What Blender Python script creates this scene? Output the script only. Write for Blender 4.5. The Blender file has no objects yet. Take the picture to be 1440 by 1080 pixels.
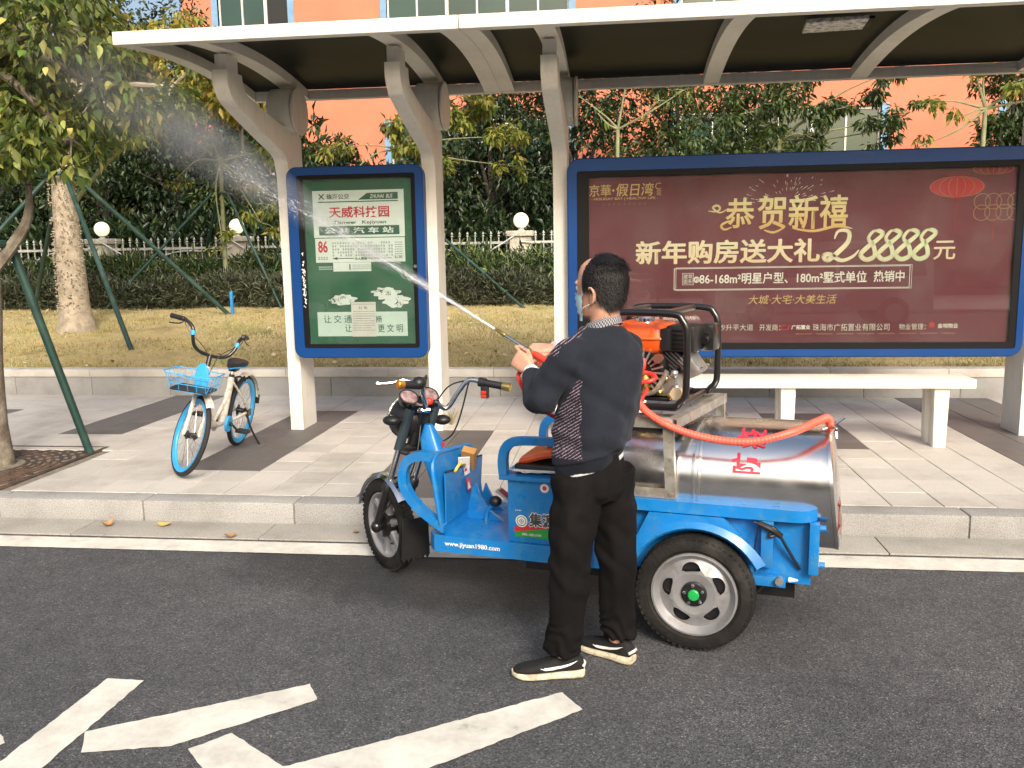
import bpy, bmesh, math, random
import numpy as np
from mathutils import Vector, Matrix, noise
SC = bpy.context.scene
COL = SC.collection
PI = math.pi
rad = math.radians

# ------------------------------------------------------------ camera
def make_camera():
    p, y, r = rad(8.50615), rad(-6.92167), rad(-0.94134)
    f = Vector((math.sin(y)*math.cos(p), math.cos(y)*math.cos(p), -math.sin(p)))
    rt = Vector((math.cos(y), -math.sin(y), 0)); up = rt.cross(f)
    r2 = math.cos(r)*rt+math.sin(r)*up; u2 = -math.sin(r)*rt+math.cos(r)*up
    cd = bpy.data.cameras.new('camera'); cd.sensor_width = 36; cd.lens = 1220/1440*36
    cd.clip_start = .05; cd.clip_end = 600
    co = bpy.data.objects.new('camera', cd); COL.objects.link(co)
    m = Matrix((r2, u2, -f)).transposed().to_4x4(); m.translation = Vector((0, 0, 1.72))
    co.matrix_world = m; SC.camera = co
make_camera()

# ------------------------------------------------------------ sky, sun, exposure
SUN_EL, SUN_AZ = rad(33), rad(158)      # azimuth clockwise from +Y: behind the camera, to its right
w = bpy.data.worlds.new('World'); SC.world = w; w.use_nodes = True
nt = w.node_tree; bg = nt.nodes['Background']
sky = nt.nodes.new('ShaderNodeTexSky'); sky.sky_type = 'NISHITA'; sky.sun_disc = False
sky.sun_elevation = SUN_EL; sky.sun_rotation = SUN_AZ
sky.air_density = 1.2; sky.dust_density = 8.0; sky.ozone_density = .6
nt.links.new(sky.outputs[0], bg.inputs[0]); bg.inputs[1].default_value = 0.15
sl = bpy.data.lights.new('sun', 'SUN'); sl.energy = 1.5; sl.angle = rad(14); sl.color = (1, .97, .93)
so = bpy.data.objects.new('sun', sl); COL.objects.link(so)
d = Vector((math.sin(SUN_AZ)*math.cos(SUN_EL), math.cos(SUN_AZ)*math.cos(SUN_EL), math.sin(SUN_EL)))
so.rotation_euler = d.to_track_quat('Z', 'Y').to_euler()
so.location = d*50
SC.view_settings.view_transform = 'Standard'; SC.view_settings.look = 'None'
SC.view_settings.exposure = 0.7; SC.view_settings.gamma = 1; SC.view_settings.use_curve_mapping = False
SC.render.engine = 'CYCLES'
SC.cycles.use_denoising = True
SC.cycles.max_bounces = 8; SC.cycles.transparent_max_bounces = 16

# ------------------------------------------------------------ materials
MATS = {}
def mat(name, col, rough=.6, metal=0, var=.12, vs=6., bump=0, bs=40., col2=None, mix=0., ms=3., sharp=.08, coat=0, spec=.5,
        aniso=0, rvar=0, chips=None, streak=None):
    """Principled material with noise in its colour, patches of a second colour (dirt, wear), roughness noise and fine bump."""
    if name in MATS: return MATS[name]
    m = bpy.data.materials.new(name); m.use_nodes = True; MATS[name] = m
    t = m.node_tree; N = t.nodes; L = t.links; P = N['Principled BSDF']
    tc = N.new('ShaderNodeTexCoord'); src = tc.outputs['Object']
    n1 = N.new('ShaderNodeTexNoise'); n1.inputs['Scale'].default_value = vs; n1.inputs['Detail'].default_value = 6
    L.new(src, n1.inputs['Vector'])
    mr = N.new('ShaderNodeMapRange'); mr.inputs[1].default_value = .3; mr.inputs[2].default_value = .7
    mr.inputs[3].default_value = 1-var; mr.inputs[4].default_value = 1+var
    L.new(n1.outputs[0], mr.inputs[0])
    base = N.new('ShaderNodeRGB'); base.outputs[0].default_value = (*col, 1)
    out = base.outputs[0]
    if col2 is not None:
        n2 = N.new('ShaderNodeTexNoise'); n2.inputs['Scale'].default_value = ms; n2.inputs['Detail'].default_value = 8; n2.inputs['Roughness'].default_value = .65
        L.new(src, n2.inputs['Vector'])
        r2 = N.new('ShaderNodeMapRange'); r2.inputs[1].default_value = .62-mix*.35-sharp; r2.inputs[2].default_value = .62-mix*.35+sharp
        L.new(n2.outputs[0], r2.inputs[0])
        mx = N.new('ShaderNodeMix'); mx.data_type = 'RGBA'; L.new(r2.outputs[0], mx.inputs[0])
        L.new(out, mx.inputs[6]); mx.inputs[7].default_value = (*col2, 1); out = mx.outputs[2]
    def over(out, colour, sc, lo, hi, amt, mapping=None):
        nn = N.new('ShaderNodeTexNoise'); nn.inputs['Scale'].default_value = sc; nn.inputs['Detail'].default_value = 7; nn.inputs['Roughness'].default_value = .6
        if mapping:
            mp = N.new('ShaderNodeMapping'); mp.inputs['Scale'].default_value = mapping; L.new(src, mp.inputs[0]); L.new(mp.outputs[0], nn.inputs['Vector'])
        else: L.new(src, nn.inputs['Vector'])
        rr = N.new('ShaderNodeMapRange'); rr.inputs[1].default_value = lo; rr.inputs[2].default_value = hi; rr.inputs[4].default_value = amt; L.new(nn.outputs[0], rr.inputs[0])
        mx = N.new('ShaderNodeMix'); mx.data_type = 'RGBA'; L.new(rr.outputs[0], mx.inputs[0]); L.new(out, mx.inputs[6]); mx.inputs[7].default_value = (*colour, 1); return mx.outputs[2]
    if streak: out = over(out, streak, 1.0, .50, .75, .55, (26, 26, 1.6))
    if chips:
        out = over(out, tuple(x*.35+y*.3 for x, y in zip(chips, col)), 6, .52, .75, .45); out = over(out, chips, 55, .665, .70, .9)
    mul = N.new('ShaderNodeVectorMath'); mul.operation = 'SCALE'
    L.new(out, mul.inputs[0]); L.new(mr.outputs[0], mul.inputs['Scale'])
    L.new(mul.outputs[0], P.inputs['Base Color'])
    P.inputs['Roughness'].default_value = rough; P.inputs['Metallic'].default_value = metal
    P.inputs['Specular IOR Level'].default_value = spec
    P.inputs['Coat Weight'].default_value = coat; P.inputs['Coat Roughness'].default_value = .08
    if aniso: P.inputs['Anisotropic'].default_value = aniso
    if rvar:
        n3 = N.new('ShaderNodeTexNoise'); n3.inputs['Scale'].default_value = vs*2.3; n3.inputs['Detail'].default_value = 5
        L.new(src, n3.inputs['Vector'])
        r3 = N.new('ShaderNodeMapRange'); r3.inputs[1].default_value = .3; r3.inputs[2].default_value = .7
        r3.inputs[3].default_value = max(rough-rvar, .02); r3.inputs[4].default_value = min(rough+rvar, 1)
        L.new(n3.outputs[0], r3.inputs[0]); L.new(r3.outputs[0], P.inputs['Roughness'])
    if bump:
        n4 = N.new('ShaderNodeTexNoise'); n4.inputs['Scale'].default_value = bs; n4.inputs['Detail'].default_value = 4
        L.new(src, n4.inputs['Vector'])
        b = N.new('ShaderNodeBump'); b.inputs['Strength'].default_value = bump; b.inputs['Distance'].default_value = .01
        L.new(n4.outputs[0], b.inputs['Height']); L.new(b.outputs[0], P.inputs['Normal'])
    return m
def ramp(N, stops, interp='LINEAR'):
    r = N.new('ShaderNodeValToRGB'); cr = r.color_ramp; cr.interpolation = interp
    while len(cr.elements) < len(stops): cr.elements.new(.5)
    for e, (p, c) in zip(cr.elements, stops): e.position = p; e.color = (*c, 1)
    return r
def leafmat(name, stops, transl=.35, rough=.5):
    """leaf cards: every leaf its own tint (random per island) and some light coming through"""
    m = bpy.data.materials.new(name); m.use_nodes = True; MATS[name] = m
    t = m.node_tree; N = t.nodes; L = t.links; P = N['Principled BSDF']
    g = N.new('ShaderNodeNewGeometry'); r = ramp(N, stops)
    L.new(g.outputs['Random Per Island'], r.inputs[0])
    tc = N.new('ShaderNodeTexCoord'); n = N.new('ShaderNodeTexNoise'); n.inputs['Scale'].default_value = .9; n.inputs['Detail'].default_value = 3
    L.new(tc.outputs['Object'], n.inputs['Vector'])
    mr = N.new('ShaderNodeMapRange'); mr.inputs[1].default_value = .3; mr.inputs[2].default_value = .7; mr.inputs[3].default_value = .65; mr.inputs[4].default_value = 1.3
    L.new(n.outputs[0], mr.inputs[0])
    mul = N.new('ShaderNodeVectorMath'); mul.operation = 'SCALE'; L.new(r.outputs[0], mul.inputs[0]); L.new(mr.outputs[0], mul.inputs['Scale'])
    L.new(mul.outputs[0], P.inputs['Base Color']); P.inputs['Roughness'].default_value = rough
    tr = N.new('ShaderNodeBsdfTranslucent'); L.new(mul.outputs[0], tr.inputs[0])
    ms = N.new('ShaderNodeMixShader'); ms.inputs[0].default_value = transl
    L.new(P.outputs[0], ms.inputs[1]); L.new(tr.outputs[0], ms.inputs[2])
    L.new(ms.outputs[0], N['Material Output'].inputs[0])
    return m

# ------------------------------------------------------------ object helpers
def tag(o, label=None, cat=None, group=None, kind=None):
    if label: o['label'] = label
    if cat: o['category'] = cat
    if group: o['group'] = group
    if kind: o['kind'] = kind
    return o
def empty(name, loc=(0, 0, 0), rz=0, label=None, cat=None, group=None):
    o = bpy.data.objects.new(name, None); COL.objects.link(o); o.location = loc; o.rotation_euler = (0, 0, rz)
    o.empty_display_size = .2
    return tag(o, label, cat, group)
def link(name, me, parent=None):
    o = bpy.data.objects.new(name, me); COL.objects.link(o)
    if parent: o.parent = parent
    return o
def copy_tree(o, parent=None):
    c = o.copy(); COL.objects.link(c)
    if parent: c.parent = parent
    for ch in list(o.children): copy_tree(ch, c)
    return c
class MB:
    """collects simple shapes into one mesh"""
    def __init__(s): s.v = []; s.f = []; s.mi = []; s.slot = 0
    def add(s, vs, fs, M=None):
        b = len(s.v)
        for v in vs: s.v.append(tuple(M @ Vector(v)) if M else tuple(v))
        for f in fs: s.f.append(tuple(i+b for i in f)); s.mi.append(s.slot)
        return s
    def box(s, x0, x1, y0, y1, z0, z1, bev=0, M=None):
        if bev <= 0:
            v = [(x, y, z) for x in (x0, x1) for y in (y0, y1) for z in (z0, z1)]
            return s.add(v, [(0, 1, 3, 2), (4, 6, 7, 5), (0, 4, 5, 1), (2, 3, 7, 6), (0, 2, 6, 4), (1, 5, 7, 3)], M)
        bm = bmesh.new(); bmesh.ops.create_cube(bm, size=1)
        for v in bm.verts:
            v.co = Vector(((x0+x1)/2+v.co.x*(x1-x0), (y0+y1)/2+v.co.y*(y1-y0), (z0+z1)/2+v.co.z*(z1-z0)))
        bmesh.ops.bevel(bm, geom=bm.edges[:], offset=bev, segments=2, profile=.6, affect='EDGES')
        return s.bm(bm, M)
    def bm(s, bm, M=None):
        bm.verts.index_update()
        s.add([v.co[:] for v in bm.verts], [[v.index for v in f.verts] for f in bm.faces], M); bm.free(); return s
    def tube(s, pts, r, n=10, cap=True, closed=False, flat=None):
        """round (or oval) tube along points; r a number or one per point"""
        P = [Vector(p) for p in pts]; k = len(P); R = r if isinstance(r, (list, tuple)) else [r]*k
        vs = []; prev = None
        for i in range(k):
            if closed: t = P[(i+1) % k]-P[i-1]
            else: t = P[min(i+1, k-1)]-P[max(i-1, 0)]
            if t.length < 1e-9: t = Vector((0, 0, 1))
            t.normalize()
            if prev is None:
                a = t.cross(Vector((0, 0, 1))) if abs(t.z) < .95 else t.cross(Vector((1, 0, 0)))
            else: a = prev-t*prev.dot(t)
            a.normalize(); prev = a; b = t.cross(a)
            for j in range(n):
                th = 2*PI*j/n; vs.append(P[i]+(a*math.cos(th)+b*math.sin(th)*(flat or 1))*R[i])
        fs = []
        for i in range(k if closed else k-1):
            for j in range(n):
                i2 = (i+1) % k
                fs.append((i*n+j, i*n+(j+1) % n, i2*n+(j+1) % n, i2*n+j))
        if cap and not closed: fs.append(tuple(range(n))[::-1]); fs.append(tuple((k-1)*n+j for j in range(n)))
        return s.add(vs, fs)
    def cyl(s, p0, p1, r, n=20, r1=None): return s.tube([p0, p1], [r, r if r1 is None else r1], n)
    def lathe(s, prof, c=(0, 0, 0), axis='z', n=32, a0=0, a1=2*PI):
        """profile of (radius, height) turned round an axis"""
        full = abs(a1-a0-2*PI) < 1e-6; m = n if full else n+1
        vs = []
        for r, h in prof:
            for j in range(m):
                th = a0+(a1-a0)*j/n; x, y = r*math.cos(th), r*math.sin(th)
                p = (x, y, h) if axis == 'z' else ((x, h, y) if axis == 'y' else (h, x, y))
                vs.append((p[0]+c[0], p[1]+c[1], p[2]+c[2]))
        fs = []
        for i in range(len(prof)-1):
            for j in range(n):
                fs.append((i*m+j, i*m+(j+1) % m, (i+1)*m+(j+1) % m, (i+1)*m+j))
        return s.add(vs, fs)
    def sphere(s, c, r, n=16, sc=(1, 1, 1)):
        k = n//2; pr = [(r*math.sin(PI*i/k)*1.0, -r*math.cos(PI*i/k)) for i in range(k+1)]
        M = Matrix.Translation(c) @ Matrix.Diagonal((*sc, 1))
        t = MB().lathe(pr, n=n); return s.add(t.v, t.f, M)
    def prism(s, poly, a, b, axis='y', M=None):
        """closed polygon of 2-D points pushed from a to b along an axis"""
        n = len(poly)
        def q(p, h): return (p[0], h, p[1]) if axis == 'y' else ((h, p[0], p[1]) if axis == 'x' else (p[0], p[1], h))
        vs = [q(p, a) for p in poly]+[q(p, b) for p in poly]
        fs = [tuple(range(n)), tuple(range(2*n-1, n-1, -1))]+[(i, n+i, n+(i+1) % n, (i+1) % n) for i in range(n)]
        return s.add(vs, fs, M)
    def loft(s, rings, cap=True):
        n = len(rings[0]); vs = [p for r in rings for p in r]; fs = []
        for i in range(len(rings)-1):
            for j in range(n): fs.append((i*n+j, i*n+(j+1) % n, (i+1)*n+(j+1) % n, (i+1)*n+j))
        if cap: fs.append(tuple(range(n))[::-1]); fs.append(tuple((len(rings)-1)*n+j for j in range(n)))
        return s.add(vs, fs)
    def mesh(s, name, m, smooth=35):
        me = bpy.data.meshes.new(name); me.from_pydata(s.v, [], s.f)
        ms = m if isinstance(m, (list, tuple)) else [m]
        for x in ms: me.materials.append(x)
        if len(ms) > 1: me.polygons.foreach_set('material_index', s.mi)
        bm = bmesh.new(); bm.from_mesh(me); bmesh.ops.recalc_face_normals(bm, faces=bm.faces); bm.to_mesh(me); bm.free()
        if smooth: me.shade_smooth(); me.set_sharp_from_angle(angle=rad(smooth))
        me.update(); return me
    def build(s, name, m, parent=None, smooth=35):
        return link(name, s.mesh(name, m, smooth), parent)
def ring(c, ax, ay, a, b, n=24, e=2.0):
    """superellipse ring round c spanned by the unit vectors ax, ay with half axes a, b"""
    c = Vector(c); ax = Vector(ax); ay = Vector(ay); out = []
    for j in range(n):
        t = 2*PI*j/n; ct, st = math.cos(t), math.sin(t)
        out.append(c+ax*a*math.copysign(abs(ct)**(2/e), ct)+ay*b*math.copysign(abs(st)**(2/e), st))
    return out
def spline(pts, k=6, closed=False):
    """Catmull-Rom through points"""
    P = [Vector(p) for p in pts]; n = len(P); out = []
    for i in range(n if closed else n-1):
        if closed: a, b, c, d_ = P[i-1], P[i], P[(i+1) % n], P[(i+2) % n]
        else: a, b, c, d_ = P[max(i-1, 0)], P[i], P[i+1], P[min(i+2, n-1)]
        for j in range(k):
            t = j/k
            out.append(.5*((2*b)+(c-a)*t+(2*a-5*b+4*c-d_)*t*t+(3*b-a-3*c+d_)*t**3))
    if not closed: out.append(P[-1])
    return out
def rrect(x0, x1, z0, z1, r, k=5):
    o = []
    for cx, cz, a in ((x1-r, z1-r, 0), (x0+r, z1-r, 90), (x0+r, z0+r, 180), (x1-r, z0+r, 270)):
        for i in range(k+1): t = rad(a+90*i/k); o.append((cx+r*math.cos(t), cz+r*math.sin(t)))
    return o
def np_mesh(name, V, F, m, parent=None, smooth=False):
    me = bpy.data.meshes.new(name); V = np.asarray(V, dtype=np.float32); F = np.asarray(F, dtype=np.int32)
    k = F.shape[1]
    me.vertices.add(len(V)); me.vertices.foreach_set('co', V.ravel())
    me.loops.add(F.size); me.loops.foreach_set('vertex_index', F.ravel())
    me.polygons.add(len(F)); me.polygons.foreach_set('loop_start', np.arange(0, F.size, k, dtype=np.int32))
    me.update(calc_edges=True); me.materials.append(m)
    if smooth: me.shade_smooth()
    return link(name, me, parent)
# lettering: text turned into a flat mesh and fitted into a rectangle of the board it is printed on
def text_mesh(body, bold=0, shear=0, depth=0):
    c = bpy.data.curves.new('t', 'FONT'); c.body = body; c.size = 1; c.offset = bold; c.shear = shear
    c.resolution_u = 3; c.extrude = depth
    o = bpy.data.objects.new('t', c); COL.objects.link(o)
    dg = bpy.context.evaluated_depsgraph_get(); dg.update()
    me = bpy.data.meshes.new_from_object(o.evaluated_get(dg)); bpy.data.objects.remove(o); bpy.data.curves.remove(c)
    return me
def multi(body, bold, shear):
    if bold <= .013: return text_mesh(body, bold, shear)
    k = bold-.010; base = text_mesh(body, .010, shear); bm = bmesh.new()
    for i, (dx, dz) in enumerate(((-k, 0), (k, 0), (0, k*.7), (0, -k*.7))):
        t = base.copy(); t.transform(Matrix.Translation((dx, dz, .0004*i))); bm.from_mesh(t); bpy.data.meshes.remove(t)
    out = bpy.data.meshes.new('t'); bm.to_mesh(out); bm.free(); return out
def lettering(body, box, y, m, parent, bold=0, shear=0, name='lettering', f=None, tilt=0):
    """box = (x0, x1, z0, z1) in the plane y, read from -Y"""
    me = multi(body, bold, shear); co = np.zeros(len(me.vertices)*3); me.vertices.foreach_get('co', co); co = co.reshape(-1, 3)
    lo = co.min(0); hi = co.max(0); x0, x1, z0, z1 = box
    u = (co[:, 0]-lo[0])/(hi[0]-lo[0]); v = (co[:, 1]-lo[1])/(hi[1]-lo[1])
    X = x0+u*(x1-x0); Z = z0+v*(z1-z0)+tilt*u; Y = y-co[:, 2]*.6
    out = np.stack([X, Y, Z], 1) if f is None else np.array([f(a, b) for a, b in zip(u, v)])
    me.vertices.foreach_set('co', out.ravel().astype(np.float32)); me.materials.clear(); me.materials.append(m); me.update(); me.name = name
    return link(name, me, parent)
random.seed(7); RNG = np.random.default_rng(7)
# ============================================================ SETTING
def asphalt():
    m = bpy.data.materials.new('asphalt'); m.use_nodes = True; t = m.node_tree; N = t.nodes; L = t.links; P = N['Principled BSDF']
    tc = N.new('ShaderNodeTexCoord').outputs['Object']
    def noi(s, d=4, r=.5):
        n = N.new('ShaderNodeTexNoise'); n.inputs['Scale'].default_value = s; n.inputs['Detail'].default_value = d; n.inputs['Roughness'].default_value = r
        L.new(tc, n.inputs['Vector']); return n.outputs[0]
    vo = N.new('ShaderNodeTexVoronoi'); vo.inputs['Scale'].default_value = 165; L.new(tc, vo.inputs['Vector'])
    r1 = ramp(N, [(0, (.026, .028, .032)), (.35, (.057, .060, .066)), (.7, (.079, .082, .089)), (.95, (.110, .113, .119)), (1, (.20, .20, .20))])
    sep = N.new('ShaderNodeSeparateColor'); L.new(vo.outputs['Color'], sep.inputs[0]); L.new(sep.outputs[0], r1.inputs[0])
    r2 = ramp(N, [(.3, (.72, .72, .73)), (.55, (1, 1, 1)), (.75, (1.25, 1.24, 1.22))]); L.new(noi(.9, 7, .6), r2.inputs[0])
    r3 = ramp(N, [(.35, (.9, .9, .9)), (.7, (1.15, 1.14, 1.12))]); L.new(noi(9, 5), r3.inputs[0])
    a = N.new('ShaderNodeMix'); a.data_type = 'RGBA'; a.blend_type = 'MULTIPLY'; a.inputs[0].default_value = 1; L.new(r1.outputs[0], a.inputs[6]); L.new(r2.outputs[0], a.inputs[7])
    b = N.new('ShaderNodeMix'); b.data_type = 'RGBA'; b.blend_type = 'MULTIPLY'; b.inputs[0].default_value = 1; L.new(a.outputs[2], b.inputs[6]); L.new(r3.outputs[0], b.inputs[7])
    # soft shadow beside and under the tricycle, painted darker and smoother into the asphalt
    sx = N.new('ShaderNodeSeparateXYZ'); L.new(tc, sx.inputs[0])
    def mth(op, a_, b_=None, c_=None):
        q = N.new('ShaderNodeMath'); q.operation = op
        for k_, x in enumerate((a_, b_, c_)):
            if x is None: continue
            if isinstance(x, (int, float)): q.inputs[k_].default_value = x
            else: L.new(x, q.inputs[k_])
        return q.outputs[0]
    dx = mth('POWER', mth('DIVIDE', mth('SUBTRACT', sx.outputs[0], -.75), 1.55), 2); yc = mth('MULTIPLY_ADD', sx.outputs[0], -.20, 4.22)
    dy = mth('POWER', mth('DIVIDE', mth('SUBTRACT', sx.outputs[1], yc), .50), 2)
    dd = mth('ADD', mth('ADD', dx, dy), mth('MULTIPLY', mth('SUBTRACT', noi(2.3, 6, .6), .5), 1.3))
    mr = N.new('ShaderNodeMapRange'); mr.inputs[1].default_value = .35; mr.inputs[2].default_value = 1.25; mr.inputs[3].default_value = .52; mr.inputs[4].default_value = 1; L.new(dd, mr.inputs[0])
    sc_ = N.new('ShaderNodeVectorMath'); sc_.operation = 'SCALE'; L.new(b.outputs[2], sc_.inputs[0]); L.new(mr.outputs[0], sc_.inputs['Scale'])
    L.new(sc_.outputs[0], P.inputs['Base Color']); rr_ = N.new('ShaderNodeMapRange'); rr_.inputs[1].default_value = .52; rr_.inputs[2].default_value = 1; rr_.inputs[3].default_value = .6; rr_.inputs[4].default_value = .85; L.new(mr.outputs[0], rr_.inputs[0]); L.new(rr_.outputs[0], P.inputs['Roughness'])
    bp = N.new('ShaderNodeBump'); bp.inputs['Strength'].default_value = .7; bp.inputs['Distance'].default_value = .004
    L.new(vo.outputs['Distance'], bp.inputs['Height']); L.new(bp.outputs[0], P.inputs['Normal'])
    return m
def paint_road():
    m = bpy.data.materials.new('road_paint'); m.use_nodes = True; t = m.node_tree; N = t.nodes; L = t.links; P = N['Principled BSDF']
    tc = N.new('ShaderNodeTexCoord').outputs['Object']
    n = N.new('ShaderNodeTexNoise'); n.inputs['Scale'].default_value = 5; n.inputs['Detail'].default_value = 9; n.inputs['Roughness'].default_value = .7; L.new(tc, n.inputs['Vector'])
    r = ramp(N, [(.27, (.22, .21, .19)), (.38, (.50, .49, .44)), (.6, (.66, .65, .59))]); L.new(n.outputs[0], r.inputs[0])
    L.new(r.outputs[0], P.inputs['Base Color']); P.inputs['Roughness'].default_value = .7
    vo = N.new('ShaderNodeTexNoise'); vo.inputs['Scale'].default_value = 160; L.new(tc, vo.inputs['Vector'])
    bp = N.new('ShaderNodeBump'); bp.inputs['Strength'].default_value = .4; bp.inputs['Distance'].default_value = .004
    L.new(vo.outputs[0], bp.inputs['Height']); L.new(bp.outputs[0], P.inputs['Normal'])
    return m
def stone(name, col, var=.1, sp=.35, rough=.7, spots=220, dirt=(.25, .23, .2), dmix=.0):
    """speckled stone; each separate piece a slightly different tint"""
    m = bpy.data.materials.new(name); m.use_nodes = True; MATS[name] = m; t = m.node_tree; N = t.nodes; L = t.links; P = N['Principled BSDF']
    tc = N.new('ShaderNodeTexCoord').outputs['Object']; oi = N.new('ShaderNodeObjectInfo')
    geo = N.new('ShaderNodeNewGeometry')
    def noi(s, d=4, r=.5, v=None):
        n = N.new('ShaderNodeTexNoise'); n.inputs['Scale'].default_value = s; n.inputs['Detail'].default_value = d; n.inputs['Roughness'].default_value = r
        L.new(v or geo.outputs['Position'], n.inputs['Vector']); return n.outputs[0]
    c = lambda k: tuple(x*k for x in col)
    r1 = ramp(N, [(.3, c(1-sp)), (.5, c(1)), (.7, c(1+sp*.6))]); L.new(noi(spots, 3, .7), r1.inputs[0])
    r2 = ramp(N, [(.25, (.72, .70, .68)), (.5, (1, 1, 1)), (.75, (1.1, 1.1, 1.1))]); L.new(noi(2.2, 8, .65), r2.inputs[0])
    a = N.new('ShaderNodeMix'); a.data_type = 'RGBA'; a.blend_type = 'MULTIPLY'; a.inputs[0].default_value = 1; L.new(r1.outputs[0], a.inputs[6]); L.new(r2.outputs[0], a.inputs[7])
    mr = N.new('ShaderNodeMapRange'); mr.inputs[3].default_value = 1-var; mr.inputs[4].default_value = 1+var; L.new(oi.outputs['Random'], mr.inputs[0])
    s = N.new('ShaderNodeVectorMath'); s.operation = 'SCALE'; L.new(a.outputs[2], s.inputs[0]); L.new(mr.outputs[0], s.inputs['Scale'])
    n3 = noi(3.7, 9, .7); r3 = N.new('ShaderNodeMapRange'); r3.inputs[1].default_value = .60-dmix; r3.inputs[2].default_value = .75-dmix; r3.inputs[4].default_value = .55; L.new(n3, r3.inputs[0])
    b = N.new('ShaderNodeMix'); b.data_type = 'RGBA'; L.new(r3.outputs[0], b.inputs[0]); L.new(s.outputs[0], b.inputs[6]); b.inputs[7].default_value = (*dirt, 1)
    L.new(b.outputs[2], P.inputs['Base Color']); P.inputs['Roughness'].default_value = rough
    bp = N.new('ShaderNodeBump'); bp.inputs['Strength'].default_value = .25; bp.inputs['Distance'].default_value = .004
    L.new(noi(spots*.7, 3), bp.inputs['Height']); L.new(bp.outputs[0], P.inputs['Normal'])
    return m
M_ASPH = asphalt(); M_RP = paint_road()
M_TILE = stone('pale_paving', (.46, .442, .41), .09, .12, .75, 90)
M_TILED = stone('dark_paving', (.115, .108, .105), .10, .25, .6, 120, dirt=(.2, .18, .16))
M_KERB = stone('kerb_granite', (.31, .31, .30), .07, .5, .65, 130)
M_WALLS = stone('wall_granite', (.30, .30, .295), .06, .25, .6, 150, dirt=(.2, .2, .19), dmix=.04)
M_CAP = stone('cap_granite', (.52, .50, .46), .05, .15, .6, 150, dirt=(.33, .31, .28))
M_CONC = stone('gutter_concrete', (.32, .31, .28), .05, .25, .8, 90)
M_JOINT = mat('joint_mortar', (.17, .155, .13), .95, var=.3, vs=20)
M_SOIL = mat('soil', (.07, .05, .03), .95, var=.4, vs=14, bump=.5, bs=60)

g = MB(); g.add([(-300, -300, -.03), (300, -300, -.03), (300, 300, -.03), (-300, 300, -.03)], [(0, 1, 2, 3)])
tag(g.build('ground', M_SOIL), kind='structure')
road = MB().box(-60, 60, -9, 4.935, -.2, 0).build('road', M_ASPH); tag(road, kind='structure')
def sheet(poly, z, name, m, parent, ragged=.004):
    """painted marking: a flat sheet with a slightly ragged edge"""
    P = [Vector((*p, z)) for p in poly]; out = []
    for i, a in enumerate(P):
        b = P[(i+1) % len(P)]; n = max(1, int((b-a).length/.025))
        for j in range(n):
            q = a.lerp(b, j/n); q.x += random.uniform(-ragged, ragged); q.y += random.uniform(-ragged, ragged); out.append(q)
    bm = bmesh.new(); vs = [bm.verts.new(q) for q in out]; bm.faces.new(vs); bmesh.ops.triangulate(bm, faces=bm.faces[:])
    mb = MB(); mb.bm(bm); return mb.build(name, m, parent, smooth=0)
sheet([(-30, 4.70), (30, 4.70), (30, 4.895), (-30, 4.895)], .004, 'edge_line', M_RP, road, .0025)
for poly in ([(-2.14, 2.2), (-1.965, 2.2), (-1.934, 3.157), (-2.10, 3.163)],
             [(-1.872, 2.635), (-1.578, 2.706), (-1.161, 3.069), (-1.238, 3.188), (-1.943, 2.767)],
             [(-1.503, 2.691), (-1.398, 2.807), (-1.121, 2.618), (-.93, 2.30), (-1.12, 2.30)],
             [(-1.128, 2.615), (-.935, 2.30), (-.80, 2.45), (-.66, 2.625), (-.123, 3.081), (-.212, 3.209), (-.868, 2.775)],
             [(-2.40, 2.58), (-2.25, 2.58), (-2.19, 2.67), (-2.246, 2.72), (-2.33, 2.76)]):
    sheet(poly, .0065 if poly[0] == (-1.128, 2.615) else .004, 'zigzag_line', M_RP, road, .0035)

# gutter of concrete slabs, kerb of granite blocks
gut = MB().box(-30, 30, 4.935, 5.26, -.2, -.008).build('gutter', M_JOINT); tag(gut, kind='structure')
for k in range(-9, 10):
    MB().box(1.55+k*1.25, 1.55+(k+1)*1.25-.008, 4.958, 5.258, -.05, .002, .003).build('gutter_slab', M_CONC, gut)
kerb = MB().box(-30, 30, 5.275, 5.42, -.1, .125).build('kerb', M_JOINT); tag(kerb, kind='structure')
for k in range(-9, 10):
    x = 2.09+k*1.044
    o = MB().box(x+.003, x+1.041, 5.262, 5.45, -.05, .14, .014).build('kerb_stone', M_KERB, kerb)
# pavement: stones .311 x .33 m, two tones
pav = MB().box(-30, 30, 5.44, 9.55, -.1, .13).build('pavement', M_JOINT); tag(pav, kind='structure')
cols, rows = range(-8, 31), range(0, 13)
DARK = [(0, 2, 7.4, 9.6), (6, 8, 6.08, 8.75), (11, 13, 5.4, 7.8), (21, 23, 7.05, 8.45), (26, 29, 6.38, 9.6), (-6, -4, 6.7, 8.5), (-4, -2, 5.4, 6.4), (16, 18, 6.0, 8.5)]
bm = bmesh.new(); bmesh.ops.create_cube(bm, size=1)
for v in bm.verts: v.co = Vector((v.co.x*.306, v.co.y*.325, v.co.z*.04))
bmesh.ops.bevel(bm, geom=[e for e in bm.edges if e.verts[0].co.z > 0 and e.verts[1].co.z > 0], offset=.003, segments=1, affect='EDGES')
t0 = MB(); t0.bm(bm)
me_l = t0.mesh('paving_stone', M_TILE, 0); me_d = t0.mesh('paving_stone', M_TILED, 0)
cells = []
for k in cols:
    for r in rows:
        x = -5.145+.311*(k+.5); y = 5.45+.3148*r+.157
        if x < -4.36 and y < 6.86: continue       # tree pit
        dk = any(a <= k < b and y0 < y < y1 for a, b, y0, y1 in DARK)
        cells.append((math.hypot(x, y), x, y, dk))
cells.sort()
rest = {0: MB(), 1: MB()}
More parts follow.
